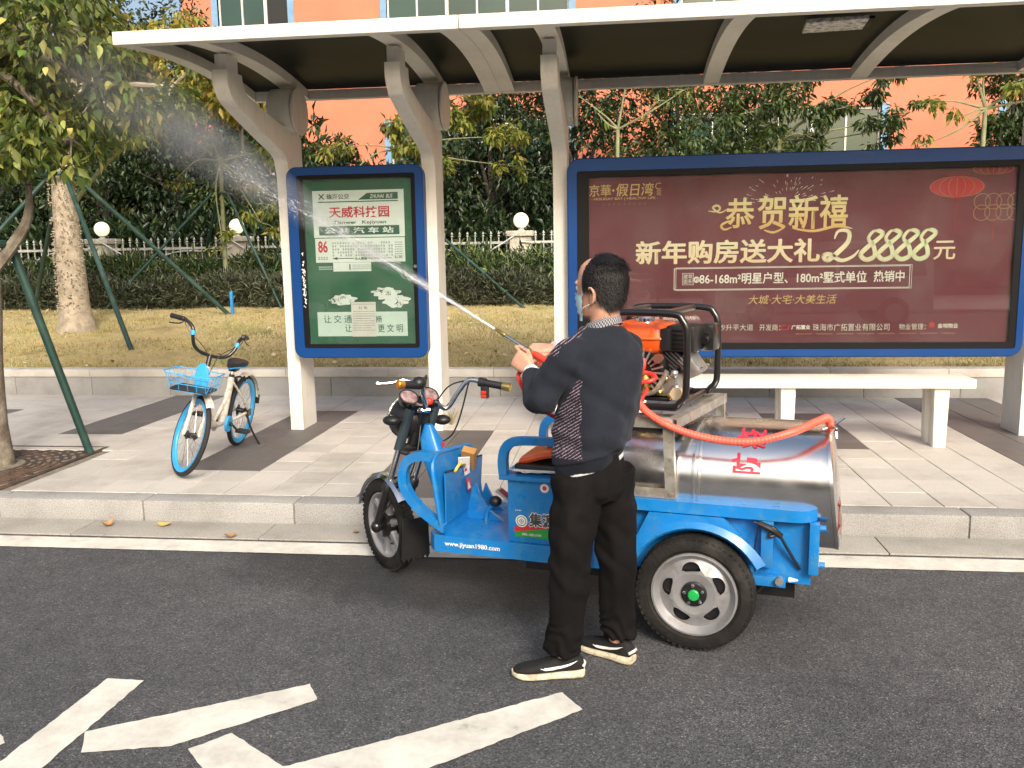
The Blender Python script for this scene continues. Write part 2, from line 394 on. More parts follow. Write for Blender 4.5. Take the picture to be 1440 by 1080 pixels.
for i, (_, x, y, dk) in enumerate(cells):
    dz = random.gauss(0, .0009); rz = random.gauss(0, .002)
    vis = (x > -.78*y-.8) and (x < .47*y+.9)
    if vis and sum(1 for _ in ()) == 0 and len([1 for o in pav.children if True]) < 300:
        o = link('paving_stone', me_d if dk else me_l, pav); o.location = (x, y, .12+dz); o.rotation_euler = (random.gauss(0, .002), random.gauss(0, .002), rz)
    else:
        rest[int(dk)].add(t0.v, t0.f, Matrix.Translation((x, y, .12+dz)))
for dk in (0, 1):
    if rest[dk].v: tag(rest[dk].build('paving_stones', [M_TILE, M_TILED][dk], pav, 0), kind='stuff')
far = MB()
far.box(-30, -7.62, 5.45, 9.54, .13, .139); far.box(4.2, 30, 5.45, 9.54, .13, .139)
tag(far.build('paving_far', M_TILE, pav, 0), kind='stuff')

# low wall in front of the lawn: two courses of granite
lw = MB().box(-30, 30, 9.56, 9.70, .1, .44).build('low_wall', M_JOINT); tag(lw, 'long low grey granite wall with pale cap along the back of the pavement', 'wall')
for k in range(-11, 9):
    x = -.31+k*.98
    MB().box(x, x+.975, 9.54, 9.60, .12, .361, .003).build('wall_stone', M_WALLS, lw)
for k in range(-9, 8):
    x = -.15+k*1.21
    MB().box(x, x+1.206, 9.525, 9.735, .363, .452, .006).build('cap_stone', M_CAP, lw)

# lawn bank
def bank(y): return .43+(min(y, 14.6)-9.75)*.0875 + max(0, y-14.6)*.01
def lawnmat():
    m = bpy.data.materials.new('lawn'); m.use_nodes = True; t = m.node_tree; N = t.nodes; L = t.links; P = N['Principled BSDF']
    tc = N.new('ShaderNodeTexCoord').outputs['Object']
    n = N.new('ShaderNodeTexNoise'); n.inputs['Scale'].default_value = 1.1; n.inputs['Detail'].default_value = 9; n.inputs['Roughness'].default_value = .65; L.new(tc, n.inputs['Vector'])
    r = ramp(N, [(.3, (.20, .16, .07)), (.43, (.40, .32, .15)), (.55, (.44, .36, .18)), (.68, (.22, .23, .08))]); L.new(n.outputs[0], r.inputs[0])
    L.new(r.outputs[0], P.inputs['Base Color']); P.inputs['Roughness'].default_value = .95
    return m
nx, ny = 160, 60
X = np.linspace(-22, 10, nx); Y = np.concatenate([np.linspace(9.70, 15, ny-6), np.linspace(15.5, 40, 6)])
V = []
for y in Y:
    for x in X:
        V.append((x, y, bank(y)+(noise.noise(Vector((x*.8, y*.8, 0)))*.035+noise.noise(Vector((x*4, y*4, 3)))*.018 if y > 9.8 else 0)))
F = [(j*nx+i, j*nx+i+1, (j+1)*nx+i+1, (j+1)*nx+i) for j in range(ny-1) for i in range(nx-1)]
lawn = np_mesh('lawn', V, F, lawnmat(), smooth=True); tag(lawn, kind='structure')
def blades(n, x0, x1, y0, y1, h, w, m, name, zf, lean=.5, power=1.0):
    x = RNG.uniform(x0, x1, n); y = y0+(y1-y0)*RNG.random(n)**power; z = zf(x, y)
    a = RNG.uniform(0, 2*PI, n); l = h*RNG.uniform(.5, 1.3, n); w_ = w*RNG.uniform(.6, 1.3, n)
    lx = RNG.normal(0, lean, n)*l; ly = RNG.normal(0, lean, n)*l
    p0 = np.stack([x-np.cos(a)*w_, y-np.sin(a)*w_, z], 1); p1 = np.stack([x+np.cos(a)*w_, y+np.sin(a)*w_, z], 1)
    p2 = np.stack([x+lx, y+ly, z+l], 1)
    V = np.stack([p0, p1, p2], 1).reshape(-1, 3); F = np.arange(3*n).reshape(-1, 3)
    return np_mesh(name, V, F, m)
M_BLADE = leafmat('dry_grass', [(0, (.52, .42, .20)), (.35, (.44, .37, .16)), (.6, (.32, .31, .12)), (.85, (.20, .23, .07)), (1, (.60, .52, .32))], .3, .7)
zf = lambda x, y: .425+(np.minimum(y, 14.6)-9.75)*.0875
gr = blades(75000, -13, 5.5, 9.76, 14.6, .042, .006, M_BLADE, 'grass', zf, .55, 1.25); tag(gr, 'short dry yellow green grass covering the bank', 'grass', kind='stuff')

# ------------------------------------------------------------ tree pit with its iron grate
M_IRON = mat('grate_iron', (.045, .033, .026), .7, var=.3, vs=12, bump=.3, col2=(.09, .05, .03), mix=.3)
M_PEB = mat('pebbles', (.48, .36, .27), .8, var=.45, vs=60, bump=.8, bs=70)
M_GREEN = mat('green_steel', (.010, .040, .032), .45, var=.2, vs=5, col2=(.03, .07, .06), mix=.2)
pit = empty('tree_grate', (-4.95, 6.14, .13), 0, 'square cast iron tree grate of slotted rings round the left trunk', 'tree grate')
b = MB().box(-.65, .59, -.66, .66, -.05, -.022).build('gravel', M_PEB, pit)
b = MB()
for a in (-.7, .59):
    b.box(a, a+.05, -.7, .7, -.03, .012, .003)
for a in (-.7, .66): b.box(-.649, .589, a, a+.04, -.03, .012, .003)
b.build('frame', MATS['grate_iron'], pit)
b = MB(); R = [.30, .36, .42, .48, .54, .60, .66, .72, .78]
for i, r in enumerate(R):
    n = int(2*PI*r/.11)
    for j in range(n):
        a0 = 2*PI*(j+.5*(i % 2))/n
        for (aa, ab, ra, rb) in ((a0, a0+.30*2*PI/n, r, r+.06), (a0, a0+2*PI/n, r-.012, r+.014)):
            p = [(ra*math.cos(aa), ra*math.sin(aa)), (rb*math.cos(aa), rb*math.sin(aa)), (rb*math.cos(ab), rb*math.sin(ab)), (ra*math.cos(ab), ra*math.sin(ab))]
            if all(-.65 < q[0] < .59 and -.66 < q[1] < .66 for q in p): b.prism(p, -.02, .006+(.0007 if rb-ra > .03 else 0), 'z')
tag(b.build('slotted_rings', MATS['grate_iron'], pit, 0), kind='stuff')

# ------------------------------------------------------------ fallen leaves, weeds
M_DRY = mat('dry_leaf', (.36, .20, .09), .8, var=.3, vs=20)
M_DRYY = mat('yellow_leaf', (.55, .42, .12), .7, var=.3, vs=20)
def leaf_thing(x, y, z, s, rz, m, label, curl=.5):
    b = MB(); pts = []
    for i in range(7):
        t = i/6; wd = math.sin(PI*min(1, t*.95+.03))**.8*.36; zz = curl*.35*(t-.5)**2*4
        pts.append([(-.5+t, -wd, zz+.25*curl*wd), (-.5+t, 0, zz), (-.5+t, wd, zz+.45*curl*wd)])
    vs = [p for r in pts for p in r]; fs = []
    for i in range(6):
        for j in range(2): fs.append((i*3+j, i*3+j+1, i*3+j+4, i*3+j+3))
    b.add(vs, fs, Matrix.Rotation(rz, 4, 'Z') @ Matrix.Scale(s, 4)); b.tube([(-.5*s*math.cos(rz), -.5*s*math.sin(rz), .1*s*curl), (-.8*s*math.cos(rz), -.8*s*math.sin(rz), .12*s)], .012*s, 5)
    o = b.build('fallen_leaf', m); o.location = (x, y, z+.004); tag(o, label, 'leaf', 'fallen leaves by the kerb')
leaf_thing(-3.30, 5.12, .004, .085, 1.2, M_DRY, 'brown curled leaf standing by the kerb, leftmost in the gutter', 1.2)
leaf_thing(-2.93, 5.16, .004, .09, .1, M_DRYY, 'flat yellow leaf in the gutter right of the leftmost brown leaf', .5)
leaf_thing(-2.38, 4.95, .008, .075, .7, M_DRY, 'pinkish brown leaf on the gutter joint beside the white edge line', .9)
leaf_thing(-1.62, 5.10, .004, .05, 2.2, M_DRY, 'small brown leaf in the gutter near the front wheel of the tricycle', .7)
b = MB(); rs = random.Random(77)
for i in range(420):
    x, y = rs.uniform(-11, 5), 9.8+4.6*rs.random()**1.2; z = float(.425+(min(y, 14.6)-9.75)*.0875)+.03; s = rs.uniform(.02, .05); a = rs.uniform(0, 2*PI); q = Vector((math.cos(a), math.sin(a), rs.gauss(0, .3)))*s; r_ = Vector((-math.sin(a), math.cos(a), rs.gauss(0, .4)))*s*.45; c = Vector((x, y, z)); b.slot = i % 2
    b.add([c-q, c+r_, c+q, c-r_+Vector((0, 0, s*.3))], [(0, 1, 2), (0, 2, 3)])
tag(b.build('leaf_litter', [M_DRY, mat('pale_litter', (.55, .47, .30), .8)], None, 0), 'scattered dry fallen leaves on the lawn bank', 'leaf litter', kind='stuff')
def weed(x, y, z, h, n, label):
    b = MB()
    for i in range(n):
        a = random.uniform(0, 2*PI); l = h*random.uniform(.5, 1); k = random.uniform(.3, 1.1)
        b.tube([(0, 0, 0), (k*l*.3*math.cos(a), k*l*.3*math.sin(a), l*.6), (k*l*.8*math.cos(a), k*l*.8*math.sin(a), l)], [.002, .0016, .0006], 4)
    o = b.build('weed', MATS['dry_grass']); o.location = (x, y, z); tag(o, label, 'weed')
weed(-1.53, 7.88, .14, .19, 34, 'tuft of dry weed at the foot of the middle white post')
# ============================================================ BUS SHELTER
M_WHITE = mat('white_paint', (.70, .685, .63), .5, var=.04, vs=2, bump=.04, bs=60, col2=(.60, .56, .48), mix=-.05, ms=3.5, sharp=.14, streak=(.55, .51, .43))
M_ROOF = mat('dark_roof_sheet', (.0035, .0048, .0042), .4, var=.3, vs=1.5, col2=(.006, .007, .006), mix=.4, spec=.08)
M_BLUE = mat('blue_frame_paint', (.004, .044, .18), .42, var=.06, vs=1, rvar=.08, spec=.25)
M_BLACK = mat('black_trim', (.006, .006, .007), .5, spec=.15)
def thin_glass():
    m = bpy.data.materials.new('clear_pane'); m.use_nodes = True; t = m.node_tree; N = t.nodes; L = t.links
    N.remove(N['Principled BSDF']); fr = N.new('ShaderNodeFresnel'); fr.inputs[0].default_value = 1.5
    tr = N.new('ShaderNodeBsdfTransparent'); tr.inputs[0].default_value = (.93, .95, .94, 1); gl = N.new('ShaderNodeBsdfGlossy'); gl.inputs['Roughness'].default_value = .015
    tc = N.new('ShaderNodeTexCoord'); n = N.new('ShaderNodeTexNoise'); n.inputs['Scale'].default_value = 3; n.inputs['Detail'].default_value = 6; L.new(tc.outputs['Object'], n.inputs['Vector'])
    df = N.new('ShaderNodeBsdfDiffuse'); df.inputs[0].default_value = (.5, .5, .48, 1)
    mr = N.new('ShaderNodeMapRange'); mr.inputs[1].default_value = .4; mr.inputs[2].default_value = .8; mr.inputs[3].default_value = .01; mr.inputs[4].default_value = .05; L.new(n.outputs[0], mr.inputs[0])
    a = N.new('ShaderNodeMixShader'); L.new(mr.outputs[0], a.inputs[0]); L.new(tr.outputs[0], a.inputs[1]); L.new(df.outputs[0], a.inputs[2])
    b = N.new('ShaderNodeMixShader'); L.new(fr.outputs[0], b.inputs[0]); L.new(a.outputs[0], b.inputs[1]); L.new(gl.outputs[0], b.inputs[2])
    L.new(b.outputs[0], N['Material Output'].inputs[0]); return m
M_PANE = thin_glass()
shel = empty('bus_shelter', (0, 7.8, .14), 0, 'white steel bus shelter with flat dark canopy on forked posts over the pavement', 'bus shelter')
def S(mb, name, m, parent=None, smooth=35):
    o = mb.build(name, m, parent or shel, smooth)
    if parent is None: o.matrix_parent_inverse = shel.matrix_basis.inverted()
    return o
shel_inv = Matrix.Translation((0, -7.8, -.14))
XL, XR = -3.47, 5.6
post_x = {'A': (-3.0, -2.88), 'B': (-1.68, -1.565), 'C': (-.54, -.42), 'R': (3.37, 3.49)}
for k, (a, c) in post_x.items():
    b = MB()
    # column: tapering slightly, side profile in the Y-Z plane, forked towards the road
    prof = [(7.62, .14), (7.98, .14), (7.93, 1.6), (7.93, 2.55), (7.97, 2.80), (8.0, 3.0), (7.95, 3.15), (7.80, 3.21), (7.63, 3.15), (7.56, 3.02),
            (7.42, 3.00), (6.98, 3.06), (6.80, 3.10), (6.74, 3.22), (6.46, 3.22)]
    prof = [(7.62, .14), (7.98, .14), (7.94, 1.6), (7.94, 2.86)]
    out = spline([(0, 7.62, .14), (0, 7.62, 1.4), (0, 7.61, 2.30), (0, 7.58, 2.50), (0, 7.50, 2.61), (0, 7.10, 2.725), (0, 6.62, 2.87), (0, 6.50, 2.93), (0, 6.44, 3.02), (0, 6.44, 3.12)], 5)
    inn = spline([(0, 6.70, 3.12), (0, 6.73, 3.02), (0, 6.80, 2.98), (0, 7.30, 2.885), (0, 7.50, 2.86)], 4)
    poly = [(p.y, p.z) for p in out]+[(p.y, p.z) for p in inn]+[(7.86, 2.86), (7.94, 2.78), (7.94, 2.3), (7.95, 1.3), (7.98, .14)]
    b.prism(poly, a, c, 'x')
    S(b, 'post', M_WHITE)
    b = MB().box(a+.012, c-.012, 6.47, 6.66, 3.12, 3.235, .002); S(b, 'stub', M_WHITE)
    r_ = .198; b = MB(); cx = (a+c)/2
    b.lathe([(0, -.105), (r_-.006, -.105), (r_, -.10), (r_, .10), (r_-.006, .105), (r_-.03, .105), (r_-.032, .100), (0, .100)], (cx+.012, 7.715, 3.005), 'x', 36)
    S(b, 'drum', M_WHITE)
    b = MB(); b.lathe([(0, .112), (.190, .112), (.203, .114), (.206, .119), (.206, .130), (.203, .134), (0, .135)], (cx+.012, 7.715, 3.005), 'x', 40); S(b, 'drum_lid', M_WHITE)
# canopy: front and rear beam, arched rafters, dark sheet
S(MB().box(XL, -1.04, 5.93, 6.01, 3.20, 3.287, .004), 'front_beam', M_WHITE)
S(MB().box(-1.035, XR, 5.93, 6.01, 3.20, 3.287, .004), 'front_beam', M_WHITE)
S(MB().box(XL, -1.04, 8.08, 8.16, 3.17, 3.255, .004), 'rear_beam', M_WHITE)
S(MB().box(-1.035, XR, 8.08, 8.16, 3.17, 3.255, .004), 'rear_beam', M_WHITE)
def arch(y):
    t = (y-6.01)/(8.08-6.01); return .075*4*t*(1-t)-.03*t
def rafter(x0, x1, name='rafter'):
    ys = [6.01+i*(8.08-6.01)/14 for i in range(15)]
    poly = [(y, 3.205+arch(y)) for y in ys]+[(y, 3.285+arch(y)) for y in ys[::-1]]
    S(MB().prism(poly, x0, x1, 'x'), name, M_WHITE)
for x0, x1 in ((XL, XL+.12), (-2.985, -2.84), (-1.68, -1.54), (-1.185, -1.042), (-1.038, -.915), (-.55, -.41), (.755, .89), (2.0, 2.14), (3.36, 3.50), (4.7, 4.84)):
    rafter(x0, x1)
ys = [6.01+i*(8.08-6.01)/14 for i in range(15)]
poly = [(y, 3.287+arch(y)) for y in ys]+[(y, 3.297+arch(y)) for y in ys[::-1]]
for x0, x1 in ((XL+.01, -1.041), (-1.035, XR-.01)): S(MB().prism(poly, x0, x1, 'x'), 'roof_sheet', M_ROOF)
# a lamp housing under the sheet
M_LAMP = mat('lamp_housing', (.62, .60, .56), .6, var=.25, vs=30, col2=(.2, .19, .18), mix=.25, ms=25)
lm = empty('shelter_lamp', (1.53, 6.64, 3.30), rad(-6), 'flat pale lamp housing under the dark canopy sheet between two rafters', 'lamp')
MB().box(-.21, .20, -.15, .15, -.03, -.004, .004).build('housing', M_LAMP, lm)
MB().box(.202, .24, -.12, .14, -.022, -.004, .002).build('end_cap', M_BLACK, lm)

# bench
bench = empty('bench', (1.6, 7.25, .14), 0, 'long white backless bench on the pavement in front of the big advertising board', 'bench')
def BN(mb, name): o = mb.build(name, M_WHITE, bench); o.matrix_parent_inverse = bench.matrix_basis.inverted()
BN(MB().box(-.25, 2.80, 7.09, 7.42, .620, .692, .005), 'seat')
for x in (.14, 1.33, 2.51):
    b = MB(); b.loft([ring((x+.05, 7.18, .620), (1, 0, 0), (0, 1, 0), .06, .055, 16, 12), ring((x+.05, 7.18, .14), (1, 0, 0), (0, 1, 0), .05, .055, 16, 12)])
    BN(b, 'leg')
    b = MB(); b.loft([ring((x+.05, 7.36, .620), (1, 0, 0), (0, 1, 0), .06, .045, 16, 12), ring((x+.05, 7.36, .14), (1, 0, 0), (0, 1, 0), .05, .045, 16, 12)])
    BN(b, 'leg')

# ------------------------------------------------------------ notice boards
def grad_print(name, c0, c1, axis='Z', lo=0, hi=1):
    """printed ink that runs from one tone to another along the board"""
    m = bpy.data.materials.new(name); m.use_nodes = True; t = m.node_tree; N = t.nodes; L = t.links; P = N['Principled BSDF']
    g = N.new('ShaderNodeNewGeometry'); s = N.new('ShaderNodeSeparateXYZ'); L.new(g.outputs['Position'], s.inputs[0])
    mr = N.new('ShaderNodeMapRange'); mr.inputs[1].default_value = lo; mr.inputs[2].default_value = hi; L.new(s.outputs[axis], mr.inputs[0])
    n = N.new('ShaderNodeTexNoise'); n.inputs['Scale'].default_value = 6; L.new(g.outputs['Position'], n.inputs['Vector'])
    ad = N.new('ShaderNodeMath'); ad.operation = 'MULTIPLY_ADD'; ad.inputs[1].default_value = .8; ad.inputs[2].default_value = -.4; L.new(n.outputs[0], ad.inputs[0])
    a2 = N.new('ShaderNodeMath'); L.new(mr.outputs[0], a2.inputs[0]); L.new(ad.outputs[0], a2.inputs[1])
    r = ramp(N, [(0, c0), (1, c1)]); L.new(a2.outputs[0], r.inputs[0]); L.new(r.outputs[0], P.inputs['Base Color']); P.inputs['Roughness'].default_value = .5
    return m
def board(loc_label, x0, x1, z0, z1, bl, name, inner, black, y=7.50, depth=.11, cat='notice board', corner=.09):
    root = empty(name, ((x0+x1)/2, y, z0), 0, loc_label, cat)
    inv = root.matrix_basis.inverted()
    def B(mb, nm, m, par=None, sm=35):
        o = mb.build(nm, m, par or root, sm)
        if par is None: o.matrix_parent_inverse = inv
        return o
    # frame as four bars joined: rounded rectangle ring
    o_ = rrect(x0, x1, z0, z1, corner, 6); i_ = rrect(black[0], black[1], black[2], black[3], .02, 6)
    b = MB(); n = len(o_); ch = .008
    o2 = rrect(x0+ch, x1-ch, z0+ch, z1-ch, corner-ch, 6)
    rings = [[(p[0], y+depth, p[1]) for p in i_], [(p[0], y, p[1]) for p in i_], [(p[0], y, p[1]) for p in o2], [(p[0], y+ch, p[1]) for p in o_], [(p[0], y+depth, p[1]) for p in o_]]
    vs = [p for r in rings for p in r]; fs = [(i*n+j, i*n+(j+1) % n, ((i+1) % 5)*n+(j+1) % n, ((i+1) % 5)*n+j) for i in range(5) for j in range(n)]
    b.add(vs, fs); B(b, 'frame', M_BLUE)
    i2 = rrect(inner[0], inner[1], inner[2], inner[3], .008, 6); n = len(i2)
    b = MB(); i3 = rrect(black[0]+.0015, black[1]-.0015, black[2]+.0015, black[3]-.0015, .02, 6)
    rings = [[(p[0], y+.045, p[1]) for p in i2], [(p[0], y+.008, p[1]) for p in i2], [(p[0], y+.006, p[1]) for p in i3], [(p[0], y+.045, p[1]) for p in i3]]
    vs = [p for r in rings for p in r]; fs = [(i*n+j, i*n+(j+1) % n, ((i+1) % 4)*n+(j+1) % n, ((i+1) % 4)*n+j) for i in range(4) for j in range(n)]
    b.add(vs, fs); B(b, 'seal', M_BLACK)
    B(MB().box(black[0]+.002, black[1]-.002, y+.06, y+depth-.002, black[2]+.002, black[3]-.002), 'back_panel', M_BLACK)
    B(MB().box(inner[0]-.002, inner[1]+.002, y+.012, y+.016, inner[2]-.002, inner[3]+.002), 'pane', M_PANE)
    return root, B
def flat(mb, x0, x1, z0, z1, y): return mb.add([(x0, y, z0), (x1, y, z0), (x1, y, z1), (x0, y, z1)], [(0, 1, 2, 3)])
def poly2(pts, y): mb = MB(); mb.add([(p[0], y, p[1]) for p in pts], [tuple(range(len(pts)))]); return mb
def ink(name, c, r=.6): return mat(name, c, r, var=.04, vs=4)
I_GREEN = mat('poster_green', (.010, .115, .055), .6, var=.12, vs=2, col2=(.02, .13, .07), mix=.35, ms=2, sharp=.2)
I_WHITE = mat('print_white', (.74, .82, .79), .6, var=.05, vs=5); I_RED = ink('print_red', (.55, .02, .05)); I_DG = ink('print_green', (.02, .11, .07))
I_GREY = ink('print_grey', (.22, .24, .24)); I_BLK = ink('print_black', (.04, .05, .05)); I_LT = ink('print_pale', (.60, .74, .69))
bA, BA = board('tall blue framed bus stop notice board with green poster between the two left posts', -2.88, -1.655, .824, 2.503, None, 'notice_board',
               (-2.74, -1.765, .948, 2.398), (-2.785, -1.727, .913, 2.431))
yp = 7.54
pA = BA(MB().box(-2.75, -1.755, yp, yp+.012, .938, 2.408), 'poster', I_GREEN)
def PA(mb, nm, m): return mb.build(nm, m, pA, 0)
def lay(k): return yp-.0015*k
pA.matrix_parent_inverse = bA.matrix_basis.inverted()
def LA(body, box, m, bold=.01, shear=0, k=3): return lettering(body, box, lay(k), m, pA, bold, shear)
PA(flat(MB(), -2.66, -1.837, 1.891, 2.297, lay(1)), 'white_sheet', I_WHITE)
PA(flat(MB(), -2.653, -1.841, 1.673, 1.884, lay(1)), 'white_sheet', I_WHITE)
b = MB()
for s in (1, -1):
    for (dx, dz) in ((.0, .0),):
        b.add([(-2.5775+s*x, lay(2), 2.2465+z) for x, z in ((-.028, .022), (-.018, .026), (0, .006), (.018, .026), (.028, .022), (.007, 0), (.028, -.022), (.018, -.026), (0, -.006), (-.018, -.026), (-.028, -.022), (-.007, 0))], [tuple(range(12))]); break
PA(b, 'logo', I_RED)
LA('珠海公交', (-2.531, -2.323, 2.221, 2.268), I_BLK, .012)
PA(poly2([(-2.246, 2.214), (-2.165, 2.270), (-1.889, 2.273), (-1.889, 2.214)], lay(2)), 'banner', I_DG)
LA('ZHUHAI  BUS', (-2.140, -1.935, 2.224, 2.258), I_WHITE, .01, .25, 4)
PA(flat(MB(), -2.613, -1.889, 2.195, 2.204, lay(2)), 'rule', I_DG)
LA('天威科技园', (-2.514, -1.97, 2.061, 2.159), I_RED, .022)
LA('Tianwei   Kejiyuan', (-2.479, -2.0, 1.998, 2.036), I_BLK, .012, .1)
PA(flat(MB(), -2.612, -1.885, 1.911, 1.99, lay(2)), 'banner', I_DG)
LA('公 共 汽 车 站', (-2.563, -1.935, 1.924, 1.977), I_WHITE, .028, 0, 4)
LA('86', (-2.628, -2.54, 1.76, 1.863), I_RED, .03)
b = MB()
for i in range(24):          # the printed columns of stop names, too small to read
    x = -2.500+i*.0232
    for j in range(5):
        if random.random() < .16: continue
        for q in range(3): flat(b, x+random.uniform(0, .004), x+.014+random.uniform(0, .004), 1.845-j*.027-q*.006, 1.849-j*.027-q*.006, lay(2))
for j in range(6):
    for q in range(5): flat(b, -1.931+q*.014, -1.921+q*.014, 1.838-j*.02, 1.845-j*.02, lay(2))
for q in range(4): flat(b, -2.632+q*.024, -2.614+q*.024, 1.70, 1.708, lay(2)); flat(b, -2.632+q*.024, -2.616+q*.024, 1.715, 1.722, lay(2))
PA(b, 'fine_print', I_GREY)
LA('无人售票', (-2.297, -2.186, 1.692, 1.719), I_BLK, .015)
b = poly2([(-2.504, 1.708), (-2.455, 1.720), (-2.455, 1.711), (-2.306, 1.711), (-2.306, 1.705), (-2.455, 1.705), (-2.455, 1.696)], lay(3)); flat(b, -2.176, -1.959, 1.7045, 1.7095, lay(3)); PA(b, 'arrow', I_BLK)
LA('$1.50', (-1.935, -1.868, 1.700, 1.728), I_BLK, .01)
PA(flat(MB(), -2.498, -2.152, 1.593, 1.671, lay(1)), 'white_sheet', I_WHITE)
b = MB()
for j in range(3):
    for q in range(14): flat(b, -2.32+q*.012, -2.312+q*.012, 1.612+j*.016, 1.618+j*.016, lay(2))
flat(b, -2.352, -2.338, 1.606, 1.658, lay(2)); PA(b, 'fine_print', I_GREY)
b = MB()
for j in range(2):
    for q in range(9): flat(b, -2.63+q*.014, -2.619+q*.014, 1.612+j*.018, 1.62+j*.018, lay(2))
PA(b, 'fine_print', I_LT)
def blob(x0, x1, z0, z1, seed, k=2):
    rs = random.Random(seed); n = 44; pts = []
    for i in range(n):
        a = 2*PI*i/n; r = 1+.24*noise.noise(Vector((math.cos(a)*2.1+seed, math.sin(a)*2.1, 0)))*2.2
        pts.append(((x0+x1)/2+(x1-x0)/2*.92*r*math.cos(a), (z0+z1)/2+(z1-z0)/2*.85*r*math.sin(a)))
    return poly2(pts, lay(k))
PA(blob(-2.558, -2.300, 1.285, 1.400, 3), 'peeled_patch', I_WHITE)
PA(blob(-2.151, -1.90, 1.33, 1.462, 9), 'peeled_patch', I_WHITE); PA(blob(-2.06, -1.815, 1.26, 1.40, 5, 1.6), 'peeled_patch', I_WHITE)
b = MB(); rs = random.Random(4)
for cx, cz, w_, h_, n in ((-2.50, 1.33, .06, .035, 16), (-2.43, 1.365, .035, .03, 8), (-2.35, 1.33, .03, .02, 5), (-2.09, 1.42, .04, .03, 10), (-2.02, 1.40, .05, .02, 9), (-1.90, 1.40, .06, .03, 14), (-1.92, 1.31, .05, .035, 14)):
    for i in range(n):
        x, z = cx+rs.gauss(0, w_*.5), cz+rs.gauss(0, h_*.5); a = rs.uniform(0, PI); l = rs.uniform(.006, .028); t_ = rs.uniform(.0015, .004)
        b.add([(x-l*math.cos(a)-t_*math.sin(a), lay(3), z-l*math.sin(a)+t_*math.cos(a)), (x+l*math.cos(a), lay(3), z+l*math.sin(a)), (x-l*math.cos(a)+t_*math.sin(a), lay(3), z-l*math.sin(a)-t_*math.cos(a))], [(0, 1, 2)])
PA(b, 'scratches', I_BLK)
PA(flat(MB(), -2.665, -1.841, 1.016, 1.234, lay(1)), 'white_sheet', I_LT)
LA('让 交 通', (-2.608, -2.348, 1.135, 1.206), I_DG, .004); LA('畅', (-2.132, -2.074, 1.138, 1.197), I_DG, .004)
LA('让', (-2.415, -2.352, 1.055, 1.126), I_DG, .004); LA('更 文 明', (-2.112, -1.884, 1.049, 1.123), I_DG, .004)
PA(flat(MB(), -2.348, -2.123, 1.013, 1.321, lay(5)), 'paper_notice', mat('paper', (.66, .66, .63), .7, var=.05, vs=9))
b = MB(); rs = random.Random(2)
for j in range(9):
    z = 1.235-j*.021
    for q in range(17):
        if q > 13 and j in (3, 7): break
        flat(b, -2.333+q*.0118, -2.333+q*.0118+rs.uniform(.006, .010), z, z+.006, lay(6))
flat(b, -2.335, -2.137, 1.300, 1.304, lay(6)); PA(b, 'fine_print', I_GREY)
LA('公 告', (-2.281, -2.199, 1.257, 1.283), I_BLK, .006, 0, 6)
# worn foil at the left edge of the pane, a keyhole at its right edge
b = MB(); rs = random.Random(12)
for i in range(70):
    z = rs.triangular(1.25, 1.80, 1.55); x = rs.gauss(-2.757, .012); s = rs.uniform(.002, .009)
    if -2.783 < x-s and x+s < -2.742: b.add([(x-s, 7.5045, z), (x+s*.3, 7.5045, z-s*2.5), (x+s, 7.5045, z+s)], [(0, 1, 2)])
BA(b, 'torn_tape', I_WHITE, sm=0)
BA(MB().lathe([(0, -.004), (.013, -.004), (.016, 0), (.016, .008)], (-1.746, 7.504, 1.63), 'y', 16), 'lock', mat('steel_lock', (.5, .5, .5), .3, 1))

# big advertising board
I_MAR = mat('poster_maroon', (.125, .008, .020), .55, var=.10, vs=.8, col2=(.140, .014, .028), mix=.4, ms=1, sharp=.25)
G1 = grad_print('gold_print', (.70, .44, .14), (.80, .70, .36), 'Z', 1.9, 2.15); G2 = grad_print('cream_print', (.82, .62, .38), (.82, .76, .54), 'Z', 1.6, 1.85)
G3 = grad_print('pale_gold_print', (.86, .76, .52), (.74, .80, .48), 'X', 1.8, 2.5); I_GOLD = ink('small_gold_print', (.66, .43, .17)); I_WB = ink('board_white_print', (.84, .80, .72))
I_RL = ink('lantern_red', (.48, .02, .025)); I_DR = ink('lantern_dark_red', (.26, .012, .016)); I_BR = ink('fine_bronze', (.33, .17, .085))
bB, BB = board('huge blue framed advertising board with dark red poster right of the man', -.414, 3.30, .822, 2.508, None, 'advertising_board',
               (-.231, 3.187, .944, 2.353), (-.332, 3.241, .89, 2.40), cat='advertising board', corner=.11)
pB = BB(MB().box(-.29, 3.215, yp, yp+.012, .92, 2.38), 'poster', I_MAR)
pB.matrix_parent_inverse = bB.matrix_basis.inverted()
def PB(mb, nm, m): return mb.build(nm, m, pB, 0)
def LB(body, box, m, bold=.01, shear=0, k=3, tilt=0): return lettering(body, box, lay(k), m, pB, bold, shear, tilt=tilt)
LB('京華', (-.229, -.045, 2.192, 2.290), I_GOLD, .006); LB('·', (-.036, -.016, 2.228, 2.248), I_GOLD, .03)
LB('假日湾', (-.001, .313, 2.188, 2.296), I_GOLD, .008, .12); LB('C', (.324, .370, 2.238, 2.293), I_GOLD, -.012); LB('区', (.338, .375, 2.191, 2.230), I_GOLD, 0)
LB('HOLIDAY BAY | HEALTHY LIFE', (-.189, .325, 2.154, 2.180), I_GOLD, .008)
b = MB(); flat(b, -.225, -.195, 2.165, 2.168, lay(3)); flat(b, .33, .36, 2.165, 2.168, lay(3))
for q in range(9): flat(b, -.115+q*.043, -.098+q*.043, 2.117, 2.121, lay(3)); flat(b, -.115+q*.043, -.095+q*.043, 2.128, 2.131, lay(3))
PB(b, 'fine_print', I_BR)
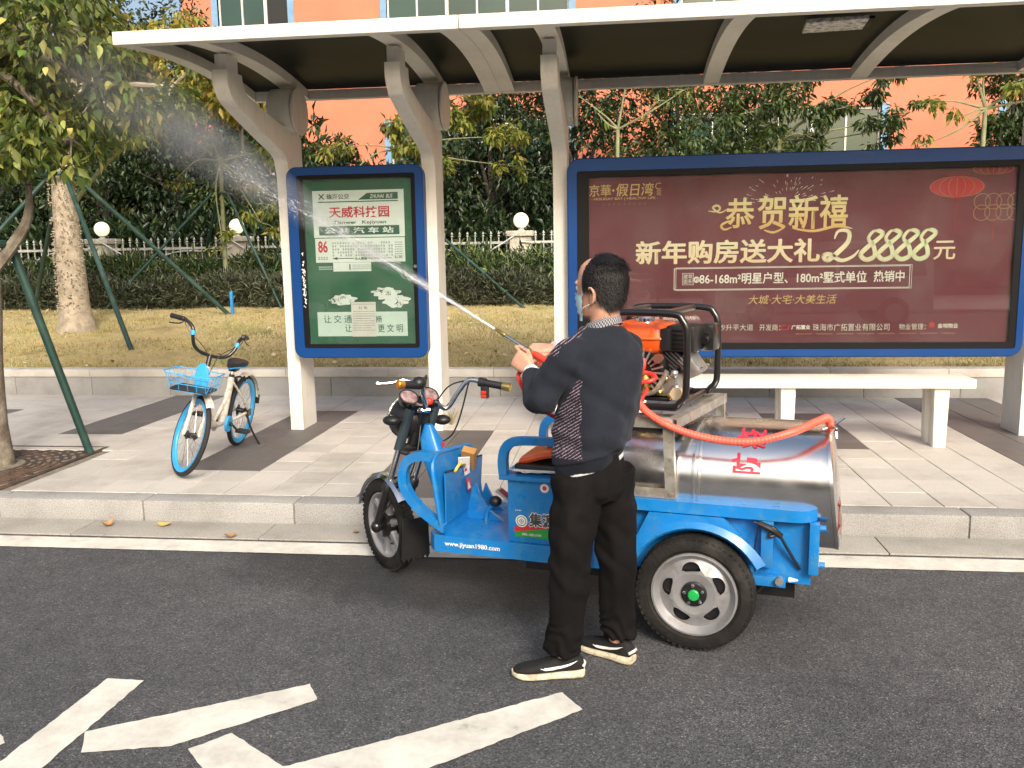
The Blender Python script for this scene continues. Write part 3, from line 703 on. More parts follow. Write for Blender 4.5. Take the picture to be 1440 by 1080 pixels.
for ch, bx_ in (('恭', (.905, 1.14, 1.905, 2.150)), ('贺', (1.165, 1.395, 1.890, 2.165)), ('新', (1.415, 1.655, 1.885, 2.165)), ('禧', (1.665, 1.890, 1.895, 2.160))): LB(ch, bx_, G1, .018)
def stroke(pts, w0, mb, k=3):
    P = spline(pts, 8); n = len(P)
    for i in range(n-1):
        d_ = (P[i+1]-P[i]).normalized(); q = Vector((-d_.z, 0, d_.x)); wa = w0*math.sin(PI*(i+.5)/n)**.5; wb = w0*math.sin(PI*min(i+1.5, n-.5)/n)**.5
        mb.add([P[i]+q*wa, P[i]-q*wa, P[i+1]-q*wb, P[i+1]+q*wb], [(0, 1, 2, 3)])
y3 = lay(3.6); b = MB()
stroke([(.96, y3, 1.915), (.90, y3, 1.895), (.87, y3, 1.925), (.91, y3, 1.955), (.98, y3, 1.97)], .010, b)
stroke([(.93, y3, 2.07), (.86, y3, 2.035), (.80, y3, 2.075), (.835, y3, 2.095), (.86, y3, 2.07), (.83, y3, 2.045), (.76, y3, 2.05)], .009, b)
stroke([(1.45, y3, 1.895), (1.62, y3, 1.87), (1.80, y3, 1.905), (1.93, y3, 1.885)], .011, b)
stroke([(1.22, y3, 1.885), (1.30, y3, 1.865), (1.38, y3, 1.90)], .009, b); PB(b, 'flourish', G1)
LB('新年购房送大礼', (.162, 1.679, 1.613, 1.812), G2, .030)
b = MB(); yd = lay(3.3)                      # the brush-written number: strokes of changing width
def strk(pts, w0): stroke([(x, yd, z) for x, z in pts], w0, b)
strk([(1.79, 1.80), (1.82, 1.865), (1.90, 1.86), (1.90, 1.78), (1.83, 1.70), (1.745, 1.63), (1.71, 1.665), (1.76, 1.675), (1.85, 1.625), (1.94, 1.655), (1.99, 1.71)], .020)
for i in range(4):
    x = 2.03+i*.138; 
    strk([(x+.135, 1.835), (x+.075, 1.862), (x+.03, 1.80), (x+.07, 1.745), (x+.085, 1.66), (x+.02, 1.628), (x-.025, 1.67), (x+.03, 1.735), (x+.10, 1.79), (x+.145, 1.84), (x+.11, 1.868), (x+.07, 1.855)], .019)
b.f = b.f; PB(b, 'lettering', G3)
LB('元', (2.575, 2.746, 1.619, 1.772), G2, .010)
b = MB()
def frame(x0, x1, z0, z1, t_, k=2):
    flat(b, x0, x1, z0, z0+t_, lay(k)); flat(b, x0, x1, z1-t_, z1, lay(k)); flat(b, x0, x0+t_, z0+t_, z1-t_, lay(k)); flat(b, x1-t_, x1, z0+t_, z1-t_, lay(k))
frame(.486, 2.402, 1.396, 1.577, .005); frame(.501, 2.417, 1.389, 1.584, .0035, 2.5); frame(.556, .652, 1.437, 1.537, .003); PB(b, 'border', I_WB)
LB('建筑\n面积', (.564, .644, 1.447, 1.528), I_WB, -.004)
PB(MB().lathe([(0, 0), (.026, .0)], (.675, lay(2), 1.481), 'y', 20), 'disc', I_WB); LB('约', (.659, .691, 1.465, 1.497), I_MAR, .02, 0, 4)
LB('86-168m²明星户型、180m²墅式单位', (.700, 2.06, 1.440, 1.536), I_WB, .016); LB('热销中', (2.115, 2.359, 1.444, 1.536), I_WB, .016)
LB('大城·大宅·大美生活', (1.104, 1.827, 1.268, 1.346), I_GOLD, .002, .18)
LB('金沙升平大道', (.810, 1.152, 1.047, 1.101), I_WB, -.006); LB('开发商：', (1.205, 1.375, 1.045, 1.099), I_WB, -.006)
b = MB(); flat(b, 1.381, 1.425, 1.083, 1.093, lay(2)); flat(b, 1.381, 1.392, 1.05, 1.081, lay(2)); flat(b, 1.394, 1.425, 1.05, 1.058, lay(2)); b.add([(1.43, lay(2), 1.05), (1.445, lay(2), 1.05), (1.457, lay(2), 1.093), (1.442, lay(2), 1.093)], [(0, 1, 2, 3)]); PB(b, 'logo', I_RL)
LB('广拓置业', (1.467, 1.621, 1.053, 1.092), I_WB, .03); LB('珠海市广拓置业有限公司', (1.642, 2.259, 1.041, 1.1), I_WB, -.006)
LB('物业管理：', (2.335, 2.546, 1.047, 1.097), I_WB, -.006); PB(MB().lathe([(0, 0), (.026, 0)], (2.595, lay(2), 1.085), 'y', 6), 'logo', I_RL); LB('金地物业', (2.640, 2.800, 1.058, 1.098), I_WB, .02)
b = MB(); rs = random.Random(6)
for q in range(84):
    if q % 11 in (9, 10): continue
    flat(b, 1.505+q*.0152, 1.505+q*.0152+rs.uniform(.007, .012), 1.010, 1.021, lay(2))
PB(b, 'fine_print', I_BR)
# lanterns, fireworks and interlaced rings of the poster
def lantern(cx, cz, w_, h_, m_): 
    b = MB(); b.lathe([(0, 0), (1, 0)], (0, 0, 0), 'y', 32); q = MB().add([(cx+v[0]*w_, lay(2), cz+v[2]*h_) for v in b.v], b.f); PB(q, 'lantern', m_)
    b = MB()
    for k in (-.95, -.62, -.3, 0, .3, .62, .95):
        stroke([(cx+k*w_*math.cos(t_), lay(2.6), cz+h_*math.sin(t_)) for t_ in (-1.45, -.9, -.4, 0, .4, .9, 1.45)], .0028, b)
    PB(b, 'lantern_ribs', I_BR)
lantern(2.73, 2.20, .215, .085, I_RL); lantern(3.0, 2.335, .16, .045, I_DR)
b = MB(); flat(b, 2.65, 2.81, 2.287, 2.303, lay(2.8)); flat(b, 2.68, 2.78, 2.098, 2.112, lay(2.8)); flat(b, 2.725, 2.735, 1.86, 2.10, lay(1.8)); flat(b, 3.02, 3.03, 1.75, 2.1, lay(1.8)); PB(b, 'lantern_trim', I_DR)
b = MB()
for i in range(4):
    for j in range(2):
        c_ = (2.93+i*.085, 1.99+j*.09)
        pts = [(c_[0]+.062*math.cos(2*PI*q/24), lay(2.2+.2*i), c_[1]+.062*math.sin(2*PI*q/24)) for q in range(25)]
        for q in range(24):
            a_, d_ = Vector(pts[q]), Vector(pts[q+1]); n_ = ((a_+d_)/2-Vector((c_[0], a_.y, c_[1]))).normalized()*.0035
            b.add([a_-n_, d_-n_, d_+n_, a_+n_], [(0, 1, 2, 3)])
PB(b, 'ring_pattern', I_BR)
b = MB(); rs = random.Random(8)
for i in range(70):
    a = rs.uniform(rad(2), rad(178)); r0 = rs.uniform(.10, .34); l = rs.uniform(.02, .05); cx, cz = 1.40, 2.10
    p0 = Vector((cx+r0*1.05*math.cos(a), lay(2), cz+r0*.78*math.sin(a))); p1 = Vector((cx+(r0+l)*1.05*math.cos(a), lay(2), cz+(r0+l)*.78*math.sin(a)))
    if p1.z > 2.345: continue
    q = Vector((-(p1-p0).z, 0, (p1-p0).x)).normalized()*.0022; b.add([p0, p1-q, p1+q], [(0, 1, 2)])
PB(b, 'fireworks', I_WB)
# ============================================================ BUILDING, FENCE, TREES
M_SALM = mat('salmon_render', (.60, .195, .115), .8, var=.06, vs=1.2, bump=.1, bs=40, col2=(.50, .17, .10), mix=.3, ms=1.0, sharp=.2)
M_FBLUE = mat('window_blue', (.16, .30, .48), .6); M_FRAME = mat('window_white', (.60, .62, .58), .5)
M_GG = mat('green_glass', (.012, .045, .034), .15, var=.25, vs=.6, spec=.8, rvar=.05); M_DARKG = mat('open_window_dark', (.008, .009, .010), .5)
BY = 24.0
bld = empty('office_building', (0, BY, .9), 0, 'large salmon office building with blue trimmed green windows behind the trees', 'building')
binv = Matrix.Translation((0, -BY, -.9))
def BD(mb, nm, m, par=None, sm=35):
    o = mb.build(nm, m, par or bld, sm)
    if par is None: o.matrix_parent_inverse = binv
    return o
holes = []
for z0, z1 in ((4.0, 5.35), (7.3, 9.6), (11.0, 13.3)):
    for x0, x1, n in ((-10.9, -8.9, 3), (-6.15, -1.25, 6), (1.65, 6.75, 6), (9.75, 14.6, 6), (17.5, 22.5, 6)): holes.append((x0, x1, z0, z1, n))
xs = sorted({-11.95, 26} | {h[0] for h in holes} | {h[1] for h in holes}); zs = sorted({.5, 15} | {h[2] for h in holes} | {h[3] for h in holes})
b = MB()
for i in range(len(xs)-1):
    for j in range(len(zs)-1):
        xm, zm = (xs[i]+xs[i+1])/2, (zs[j]+zs[j+1])/2
        if any(h[0] < xm < h[1] and h[2] < zm < h[3] for h in holes): continue
        b.box(xs[i], xs[i+1], BY, BY+.3, zs[j], zs[j+1])
BD(b, 'wall', M_SALM, sm=0)
BD(MB().box(-11.95, -11.65, BY+.301, BY+14, .5, 15), 'side_wall', M_SALM)
BD(MB().box(-12.1, 26, BY-.15, BY+14, 15.0, 15.4), 'roof', M_FRAME)
for (x0, x1, z0, z1, n) in holes:
    b = MB(); b.box(x0, x1, BY+.08, BY+.16, z0, z0+.07).box(x0, x1, BY+.08, BY+.16, z1-.07, z1).box(x0-.1, x1+.1, BY-.05, BY+.079, z0-.12, z0-.03)
    for i in range(n+1):
        x = x0+(x1-x0)*i/n; t_ = .022 if i % 2 else .045
        b.box(max(x-t_, x0), min(x+t_, x1), BY+.082, BY+.158, z0+.07, z1-.07)
    w_ = BD(b, 'window', M_FRAME, sm=0)
    for xa in (x0-.17, x1): MB().box(xa, xa+.17, BY-.03, BY+.2, z0-.05, z1+.05).build('trim', M_FBLUE, w_, 0)
    for i in range(n):
        a, c = x0+(x1-x0)*i/n, x0+(x1-x0)*(i+1)/n
        dark = (x0 < -10 and i == n-1 and 7 < z0 < 8)
        MB().box(a+.03, c-.03, BY+.11+.012*(i % 2), BY+.12+.012*(i % 2), z0+.06, z1-.06).build('pane', M_DARKG if dark else M_GG, w_, 0)
# louvred ventilation housing on the wall
ac = empty('louvre_box', (-3.5, BY-.45, 5.05), 0, 'grey louvred box fixed on the salmon wall right of the middle post', 'vent')
MB().box(-.85, .9, 0, .44, -.55, .42).box(-.95, 1.0, -.06, .441, .42, .5).build('housing', mat('grey_box', (.10, .11, .12), .6), ac)
for i in range(7): MB().box(-.6, .8, -.05, -.012, -.42+i*.115, -.36+i*.115).build('slat', M_FRAME, ac)

# iron fence with lamp pillars behind the hedge
M_FEN = mat('fence_paint', (.42, .43, .40), .6, var=.15)
M_STUC = mat('pillar_stone', (.50, .48, .40), .8, var=.12, vs=9, col2=(.3, .29, .25), mix=.3)
def globe_mat():
    m = bpy.data.materials.new('lamp_globe'); m.use_nodes = True; P = m.node_tree.nodes['Principled BSDF']
    P.inputs['Base Color'].default_value = (.85, .80, .66, 1); P.inputs['Roughness'].default_value = .3
    P.inputs['Emission Color'].default_value = (1, .86, .6, 1); P.inputs['Emission Strength'].default_value = .45; return m
M_GLOBE = globe_mat()
FY = 17.5
PX = [-16.8, -13.8, -10.82, -7.83, -4.86, -1.89, 1.08, 4.05, 7.0]
for i, x in enumerate(PX):
    p = empty('fence_pillar', (x, FY, .85), 0, ['pale fence pillar with globe lamp, ', ''][0]+
              ['far beyond the left edge', 'beyond the left edge', 'behind the big pale trunk', 'left of the narrow notice board beneath the young tree', 'behind the narrow notice board', 'between the two boards in front of the dark trees', 'behind the advertising board, its left part', 'behind the advertising board, its right part', 'beyond the right end of the board'][i], 'pillar', 'lamp pillars along the iron fence')
    MB().box(-.21, .21, -.21, .21, 0, 1.22, .01).build('shaft', M_STUC, p)
    MB().box(-.26, .26, -.26, .26, 1.222, 1.33, .015).build('cap', M_STUC, p)
    MB().lathe([(.09, 1.331), (.05, 1.36), (.07, 1.40)], n=16).build('lamp_holder', M_FEN, p)
    MB().sphere((0, 0, 1.535), .155, 20).build('lamp_globe', M_GLOBE, p)
    if i < len(PX)-1:
        f = empty('iron_fence', (x+1.48, FY, .85), 0, 'pale iron fence panel with pointed pickets '+
                  ['at the far left', 'beyond the left edge', 'left of the pale trunk', 'right of the pale trunk', 'behind the narrow notice board', 'between the two notice boards', 'behind the advertising board, left half', 'behind the advertising board, right half'][i], 'fence', 'panels of the iron fence')
        MB().box(-1.27, 1.27, -.02, .02, 1.08, 1.13).build('rail', M_FEN, f); MB().box(-1.27, 1.27, -.02, .02, .86, .90).build('rail', M_FEN, f); MB().box(-1.27, 1.27, -.02, .02, .12, .16).build('rail', M_FEN, f)
        b = MB()
        for k in range(16):
            xx = -1.19+k*.159; b.box(xx-.011, xx+.011, -.011, .011, 0, 1.22)
            b.lathe([(0, 1.21), (.03, 1.235), (.012, 1.26), (.028, 1.285), (0, 1.34)], (xx, 0, 0), n=8)
        tag(b.build('pickets', M_FEN, f), kind='stuff')
    if i < len(PX)-1 and i > 0:
        pts = [(x+t*2.97, FY-.25, 2.07-.30*math.sin(PI*t)+.10*math.sin(3*PI*t+i)) for t in np.linspace(0, 1, 18)]
        o = MB().tube(pts, .014, 6).build('white_cable', M_FRAME); tag(o, 'white cable sagging along the iron fence '+['', 'at the far left', 'left of the pale trunk', 'right of the pale trunk', 'behind the narrow notice board', 'between the two boards', 'behind the advertising board', 'behind the right half of the board'][i], 'cable', 'cables along the fence')

# ------------------------------------------------------------ foliage
def leafcloud(name, m, centers, n, size, parent=None, droop=.5, asp=.42, flat_=.5, shell=.5):
    """leaf-sized folded cards around clump centres [(x,y,z,rx,ry,rz,weight)]"""
    C_ = np.array(centers, float); wt = C_[:, 6]/C_[:, 6].sum(); k = RNG.choice(len(C_), n, p=wt)
    u = RNG.normal(size=(n, 3)); u /= np.linalg.norm(u, axis=1)[:, None]
    r = RNG.random(n)**(1/3); r = r*(1-shell)+shell*(.75+.25*RNG.random(n))
    p = C_[k, :3]+u*r[:, None]*C_[k, 3:6]*(1+.18*RNG.normal(size=(n, 1)))
    d_ = u*.6+RNG.normal(0, .55, (n, 3)); d_[:, 2] -= droop; d_ /= np.linalg.norm(d_, axis=1)[:, None]
    up = RNG.normal(0, flat_, (n, 3)); up[:, 2] += 1
    s = np.cross(d_, up); s /= np.linalg.norm(s, axis=1)[:, None]; nn = np.cross(s, d_)
    L_ = size*RNG.uniform(.6, 1.35, n)[:, None]; W = L_*asp*RNG.uniform(.8, 1.2, (n, 1))
    a = p; t_ = p+d_*L_-nn*L_*.12; m1 = p+d_*L_*.42+s*W/2+nn*L_*.08; m2 = p+d_*L_*.42-s*W/2+nn*L_*.08
    V = np.stack([a, m1, t_, m2], 1).reshape(-1, 3)
    i = np.arange(n)[:, None]*4; F = np.concatenate([i+[0, 1, 2], i+[0, 2, 3]], 1).reshape(-1, 3)
    return np_mesh(name, V, F, m, parent)
def limbs(mb, root, tips, r0, sag=.0, rs=None, k=5, r1=.3):
    """curved limbs from root point to every tip"""
    for t_ in tips:
        a, c = Vector(root), Vector(t_); mid = a.lerp(c, .5)+Vector((rs.gauss(0, .08), rs.gauss(0, .08), rs.gauss(.05, .08)))*(c-a).length
        P = spline([a, mid, c], k); mb.tube(P, [r0*(1-(1-r1)*i/(len(P)-1)) for i in range(len(P))], 7)
M_BARK = mat('grey_brown_bark', (.13, .105, .08), .9, var=.3, vs=14, bump=.7, bs=45, col2=(.2, .18, .14), mix=.3, ms=6)
M_BARKD = mat('dark_bark', (.035, .03, .025), .9, var=.3, vs=10)
M_PALEB = mat('pale_thorny_bark', (.36, .31, .24), .85, var=.16, vs=7, bump=.9, bs=55, col2=(.26, .22, .16), mix=.35, ms=9)
M_GBARK = mat('young_green_bark', (.20, .22, .12), .8, var=.2, vs=9, bump=.2)
LF_NEAR = leafmat('near_tree_leaves', [(0, (.05, .09, .022)), (.35, (.10, .15, .032)), (.65, (.17, .21, .045)), (.88, (.27, .29, .065)), (1, (.38, .34, .10))], .45)
LF_YEL = leafmat('yellowing_leaves', [(0, (.13, .17, .03)), (.4, (.26, .26, .05)), (.75, (.42, .36, .07)), (1, (.46, .34, .10))], .4)
LF_YNG = leafmat('young_tree_leaves', [(0, (.06, .12, .02)), (.5, (.15, .20, .03)), (.8, (.30, .28, .05)), (1, (.38, .30, .08))], .4)
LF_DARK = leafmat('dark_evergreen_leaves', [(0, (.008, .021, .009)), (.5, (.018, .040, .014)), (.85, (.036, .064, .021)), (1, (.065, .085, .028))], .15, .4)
LF_MID = leafmat('mid_green_leaves', [(0, (.016, .038, .011)), (.5, (.037, .070, .018)), (.9, (.078, .115, .028)), (1, (.14, .15, .04))], .25, .45)
def tree(name, label, root, trunk, r0, r1, clumps, nleaf, size, lm_, bark, cat='tree', group=None, droop=.5, asp=.42, nsub=5, seed=1, flat_=.5, shell=.5, sub=.55, twigs=True):
    """trunk: path; clumps: main crown centres (x,y,z,r); each breaks into smaller clumps with gaps between"""
    rs = random.Random(seed)
    t = empty(name, root, 0, label, cat, group); inv = t.matrix_basis.inverted()
    P = spline(trunk, 6); n = len(P); b = MB()
    b.tube(P, [r0+(r1-r0)*i/(n-1)+(.35*r0*max(0, 1-i/3)) for i in range(n)], 16)
    top = Vector(trunk[-1]); cs = []; tips = []
    for (x, y, z, r) in clumps:
        tips.append((x, y, z))
        for j in range(nsub):
            v = Vector((rs.gauss(0, 1), rs.gauss(0, 1), rs.gauss(0, .8))).normalized()*r*rs.uniform(.45, .95)
            q = r*rs.uniform(.30, .55)*sub/.55; cs.append((x+v.x, y+v.y, z+v.z, q, q, q*.7, q**2))
            if twigs: b.tube([(x, y, z), (x+v.x*.6, y+v.y*.6, z+v.z*.5+.02), (x+v.x, y+v.y, z+v.z)], [r1*.22, r1*.14, r1*.05], 5)
    limbs(b, top, tips, r1*.75, rs=rs)
    o = b.build('trunk', bark, t); o.matrix_parent_inverse = inv
    c = leafcloud('crown', lm_, cs, nleaf, size, t, droop, asp, flat_, shell); c.matrix_parent_inverse = inv
    tag(c, kind='stuff')
    return t, cs
# the near tree at the left edge
T1, cs1 = tree('street_tree', 'near tree at the left edge with broad yellow green leaves over the pavement', (-5.0, 6.2, .14),
     [(-4.885, 6.2, .10), (-4.86, 6.2, .9), (-4.80, 6.2, 1.7), (-4.95, 6.15, 2.5), (-4.62, 6.1, 3.2)], .10, .06,
     [(-5.3, 5.9, 3.0, .5), (-4.9, 6.3, 2.95, .5), (-4.55, 6.0, 2.62, .42), (-4.2, 6.3, 2.75, .42), (-3.95, 6.1, 2.6, .34), (-3.78, 6.35, 2.95, .34), (-4.3, 6.0, 3.2, .5), (-4.75, 5.8, 3.6, .55),
      (-4.2, 6.3, 3.6, .45), (-3.85, 5.9, 3.35, .3), (-4.4, 6.6, 4.1, .6), (-5.2, 6.0, 4.2, .7), (-4.7, 6.9, 3.3, .6), (-5.5, 6.6, 3.6, .7), (-4.2, 6.0, 4.5, .5)],
     8500, .10, LF_NEAR, M_BARK, nsub=6, seed=3, asp=.46, droop=1.0)
b = MB(); limbs(b, (-4.80, 6.2, 1.62), [(-4.42, 6.24, 2.30)], .06, rs=random.Random(1)); b.tube(spline([(-4.42, 6.24, 2.30), (-4.44, 6.26, 2.47), (-4.2, 6.3, 2.62), (-3.97, 6.33, 2.70)], 5), [.033, .03, .028, .026, .024, .022, .02, .018, .016, .015, .013, .012, .011, .01, .009, .008], 7)
b.tube(spline([(-4.42, 6.24, 2.45), (-4.2, 6.15, 2.47), (-3.98, 6.1, 2.52)], 5), [.022, .02, .018, .016, .015, .014, .012, .01, .009, .008, .007], 6)
o = b.build('branch', M_BARK, T1); o.matrix_parent_inverse = T1.matrix_basis.inverted()
# its nearest leaves one by one
def leaf_me():
    b = MB(); vs = []; fs = []
    for i in range(5):
        t = i/4; wd = (math.sin(PI*t**.8))*.24+.004; zz = -.25*t*t; vs += [(t, -wd, zz+.25*wd), (t, 0, zz), (t, wd, zz+.25*wd)]
    for i in range(4):
        for j in range(2): fs.append((i*3+j, i*3+j+1, i*3+j+4, i*3+j+3))
    b.add(vs, fs); return [b.mesh('leaf', m, 60) for m in (mat('leaf_green', (.09, .16, .025), .5), mat('leaf_olive', (.16, .19, .045), .5), mat('leaf_pale', (.24, .27, .07), .5), mat('leaf_yellow', (.38, .33, .09), .6))]
LM = leaf_me(); rs = random.Random(21); inv = T1.matrix_basis.inverted()
sel = [c for c in cs1 if c[1] < 6.25 and c[2] < 3.5]
for i in range(230):
    c = rs.choice(sel); o = link('leaf', LM[rs.choices((0, 1, 2, 3), (6, 5, 3, .7))[0]], T1); o.matrix_parent_inverse = inv
    v = Vector((rs.gauss(0, 1), -abs(rs.gauss(0, 1)), rs.gauss(-.2, .8))).normalized()*c[3]*1.05
    o.location = (c[0]+v.x, c[1]+v.y, c[2]+v.z); o.rotation_euler = (rs.gauss(0, .5), rs.uniform(.1, 1.3), rs.uniform(0, 2*PI)); s = rs.uniform(.07, .115); o.scale = (s, s, s)

# pale thorny trunk with its own crown
T2, _ = tree('kapok_tree', 'tall tree with thick pale thorny trunk on the lawn at the left', (-8.24, 12.4, .69),
     [(-8.24, 12.45, .62), (-8.25, 12.45, 1.6), (-8.26, 12.45, 2.6), (-8.27, 12.5, 3.4), (-8.2, 12.5, 4.4)], .235, .11,
     [(-9.3, 12.3, 4.3, .9), (-7.6, 12.2, 4.2, .8), (-8.6, 11.9, 3.7, .6), (-7.3, 12.3, 4.7, .6), (-8.2, 12.6, 5.6, .9), (-8.7, 12.3, 5.3, 1.1), (-9.8, 12.6, 5.4, 1.1), (-6.4, 12.4, 4.2, .6), (-10.6, 12.4, 4.6, .9)],
     9000, .15, LF_NEAR, M_PALEB, nsub=6, seed=11)
b = MB(); rs = random.Random(5)
for i in range(420):
    z = rs.uniform(.8, 3.3); a = rs.uniform(PI, 2*PI); r_ = .232-.01*(z-.6); c = Vector((-8.25+r_*math.cos(a), 12.45+r_*math.sin(a), z)); d_ = Vector((math.cos(a), math.sin(a), .1))
    q = d_.cross(Vector((0, 0, 1)))*.014; k_ = Vector((0, 0, .014)); b.add([c-q, c+k_, c+q, c-k_, c+d_*.028], [(0, 1, 4), (1, 2, 4), (2, 3, 4), (3, 0, 4)])
o = b.build('thorns', M_PALEB, T2, 0); o.matrix_parent_inverse = T2.matrix_basis.inverted(); tag(o, kind='stuff')
# yellowing tree behind the left end of the canopy
tree('yellowing_tree', 'tree with golden yellow foliage behind the left end of the canopy', (-6.9, 11.6, .6), [(-9.45, 14.2, .85), (-9.3, 14.2, 2.6), (-7.4, 13.9, 4.1)], .05, .03,
     [(-6.4, 13.6, 4.5, .75), (-5.9, 13.6, 4.2, .6), (-7.1, 13.6, 4.9, .8), (-7.8, 13.6, 4.4, .7), (-5.6, 13.7, 4.5, .5), (-7.9, 13.5, 5.2, .7)], 4600, .15, LF_YEL, M_GBARK, nsub=6, seed=8, droop=.9)
# young staked trees
def young(x, y, z0, label, tips, n, seed, top=2.6, lm_=None, size=.13, r=.05, droop=.8):
    return tree('young_tree', label, (x, y, z0), [(x, y, z0-.05), (x+.02, y, z0+1.2), (x+.04, y, z0+top)], r, r*.6, tips, n, size, lm_ or LF_YNG, M_GBARK, nsub=4, seed=seed, droop=droop, sub=.45, asp=.36)
young(-7.12, 15.3, .86, 'young slim tree with sparse pale leaves between the pale trunk and the notice board', [(-7.1, 15.1, 3.9, .25), (-6.6, 15.2, 3.1, .3), (-6.1, 15.3, 3.5, .3), (-7.9, 15.3, 3.2, .3), (-6.3, 15.1, 2.35, .35), (-7.0, 15.0, 2.1, .3), (-5.6, 15.3, 2.6, .3)], 620, 31)
young(-3.75, 15.4, .87, 'young slim tree with leafy side branches above the narrow notice board', [(-4.0, 15.2, 4.0, .35), (-3.6, 15.0, 3.7, .35), (-4.9, 15.3, 3.6, .3), (-4.6, 15.2, 3.2, .22), (-2.9, 15.2, 4.4, .5), (-2.2, 15.2, 4.3, .45), (-1.9, 15.1, 3.7, .35), (-1.75, 15.0, 3.2, .28), (-3.1, 15.2, 3.2, .3)], 1800, 32, 2.7, None, .15, .04)
young(-.02, 15.2, .87, 'almost bare young tree with fine pale branches above the left end of the advertising board', [(-.6, 15.1, 4.3, .3), (.7, 15.1, 4.2, .35), (-.3, 15, 4.0, .3), (1.1, 15.1, 4.35, .3), (.2, 15.0, 4.7, .3)], 60, 33, 2.9)
young(2.7, 15.6, .87, 'young leafy tree behind the middle of the advertising board', [(2.2, 15.4, 4.0, .4), (3.0, 15.3, 4.3, .5), (3.7, 15.2, 4.0, .45), (4.2, 15.1, 3.6, .35), (3.3, 15.3, 3.5, .4), (4.7, 15.2, 3.9, .3), (2.6, 15.4, 3.4, .4), (4.3, 15.2, 4.5, .4)], 2600, 34, 2.7, LF_MID)
young(5.75, 15.0, .87, 'young tree with thin green trunk before the bare salmon wall at the right', [(5.1, 14.9, 4.0, .25), (5.3, 14.9, 3.7, .2), (6.3, 14.9, 4.3, .35), (6.6, 15, 3.9, .3), (4.9, 15, 3.35, .25), (5.9, 14.9, 4.9, .4), (5.5, 14.9, 4.6, .3)], 560, 35, 3.0, None, .13, .055)
# dense evergreens between fence and building
DT = [(-15.6, 20.6, 6.0, 2.0, 'at the far left, leftmost of its row', 0), (-12.6, 20.6, 6.0, 1.9, 'beyond the pale trunk at the far left', 1), (-10.4, 20.0, 6.0, 1.7, 'right behind the pale trunk', 0), (-8.4, 20.4, 4.9, 1.5, 'behind the slim staked tree', 1), (-6.6, 20.8, 3.6, 1.1, 'low behind the narrow notice board', 0),
      (-4.6, 20.8, 3.5, 1.1, 'low between the narrow notice board and the middle post', 0), (-2.8, 20.2, 4.9, 1.5, 'behind the middle post', 0), (-.9, 20.0, 5.4, 1.7, 'directly behind the gap between the boards', 0), (1.2, 20.3, 5.6, 1.8, 'behind the head of the man', 1), (3.4, 20.8, 4.8, 1.3, 'left of the lower building window', 1), (8.9, 21.0, 4.8, 1.2, 'at the far right edge by the wall', 1)]
for i, (x, y, h, r, where, kd) in enumerate(DT):
    cl = [(x+r*.55*math.cos(a)*q, y+r*.45*math.sin(a)*q, z, r*.62) for z, q in ((2.2, .9), (h*.62, 1.1), (h*.85, .85), (h*1.08, .5)) for a in ([0, 2.1, 4.2] if q > .6 else [1, 4])]
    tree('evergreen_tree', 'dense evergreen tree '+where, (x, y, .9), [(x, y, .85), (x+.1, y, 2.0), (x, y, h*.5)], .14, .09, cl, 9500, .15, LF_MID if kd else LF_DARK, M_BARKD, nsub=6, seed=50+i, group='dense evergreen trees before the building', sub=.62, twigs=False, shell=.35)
# hedges
def hedge(name, label, x0, x1, y0, y1, z0, z1, n, size, m, asp):
    k = int((x1-x0)/.35); cs = []
    for i in range(k):
        for j in range(2):
            cs.append((x0+(i+.5)*(x1-x0)/k, y0+(y1-y0)*(.3+.4*j), (z0+z1)/2+.06*math.sin(i*1.7+j)+.04*math.sin(i*.6), .3, (y1-y0)*.45, (z1-z0)*.55, 1))
    o = leafcloud(name, m, cs, n, size, None, -.5, asp, .9, .4); return tag(o, label, 'hedge', kind='stuff')
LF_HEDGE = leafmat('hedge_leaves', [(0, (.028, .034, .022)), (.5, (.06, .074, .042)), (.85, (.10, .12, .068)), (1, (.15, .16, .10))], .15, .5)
hedge('low_hedge', 'low dusty dark hedge along the top of the lawn', -15, 6, 14.55, 15.25, .85, 1.40, 36000, .13, LF_HEDGE, .16)
hedge('tall_shrub_hedge', 'taller green leafy shrubs behind the low hedge and before the fence', -15, 7, 15.5, 16.6, .95, 1.72, 32000, .19, leafmat('shrub_leaves', [(0, (.03, .06, .022)), (.5, (.07, .12, .04)), (.85, (.13, .19, .06)), (1, (.24, .27, .09))], .25, .5), .14)
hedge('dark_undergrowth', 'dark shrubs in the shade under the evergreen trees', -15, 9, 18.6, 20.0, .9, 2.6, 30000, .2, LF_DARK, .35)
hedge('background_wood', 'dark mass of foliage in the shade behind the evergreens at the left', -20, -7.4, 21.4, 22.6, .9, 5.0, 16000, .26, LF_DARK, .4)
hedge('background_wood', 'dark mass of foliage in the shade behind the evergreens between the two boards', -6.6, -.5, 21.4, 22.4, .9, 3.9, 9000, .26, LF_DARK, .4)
# a spiky palm-like plant before the lamp pillar
rs = random.Random(3); b = MB()
for i in range(60):
    a = rs.uniform(0, 2*PI); e = rs.uniform(.1, 1.3); l = rs.uniform(.3, .55); d_ = Vector((math.cos(a)*math.cos(e), math.sin(a)*math.cos(e), math.sin(e))); s_ = d_.cross(Vector((0, 0, 1))).normalized()*.014
    c = Vector((rs.gauss(0, .12), rs.gauss(0, .1), rs.uniform(.3, .75))); b.add([c, c+d_*l*.5+s_, c+d_*l-Vector((0, 0, .08)), c+d_*l*.5-s_], [(0, 1, 2, 3)])
o = b.build('spiky_plant', mat('spiky_leaf', (.09, .16, .05), .5, var=.3), smooth=0); o.location = (-1.75, 16.6, .9); tag(o, 'spiky leaved plant in front of the lamp pillar between the boards', 'plant')

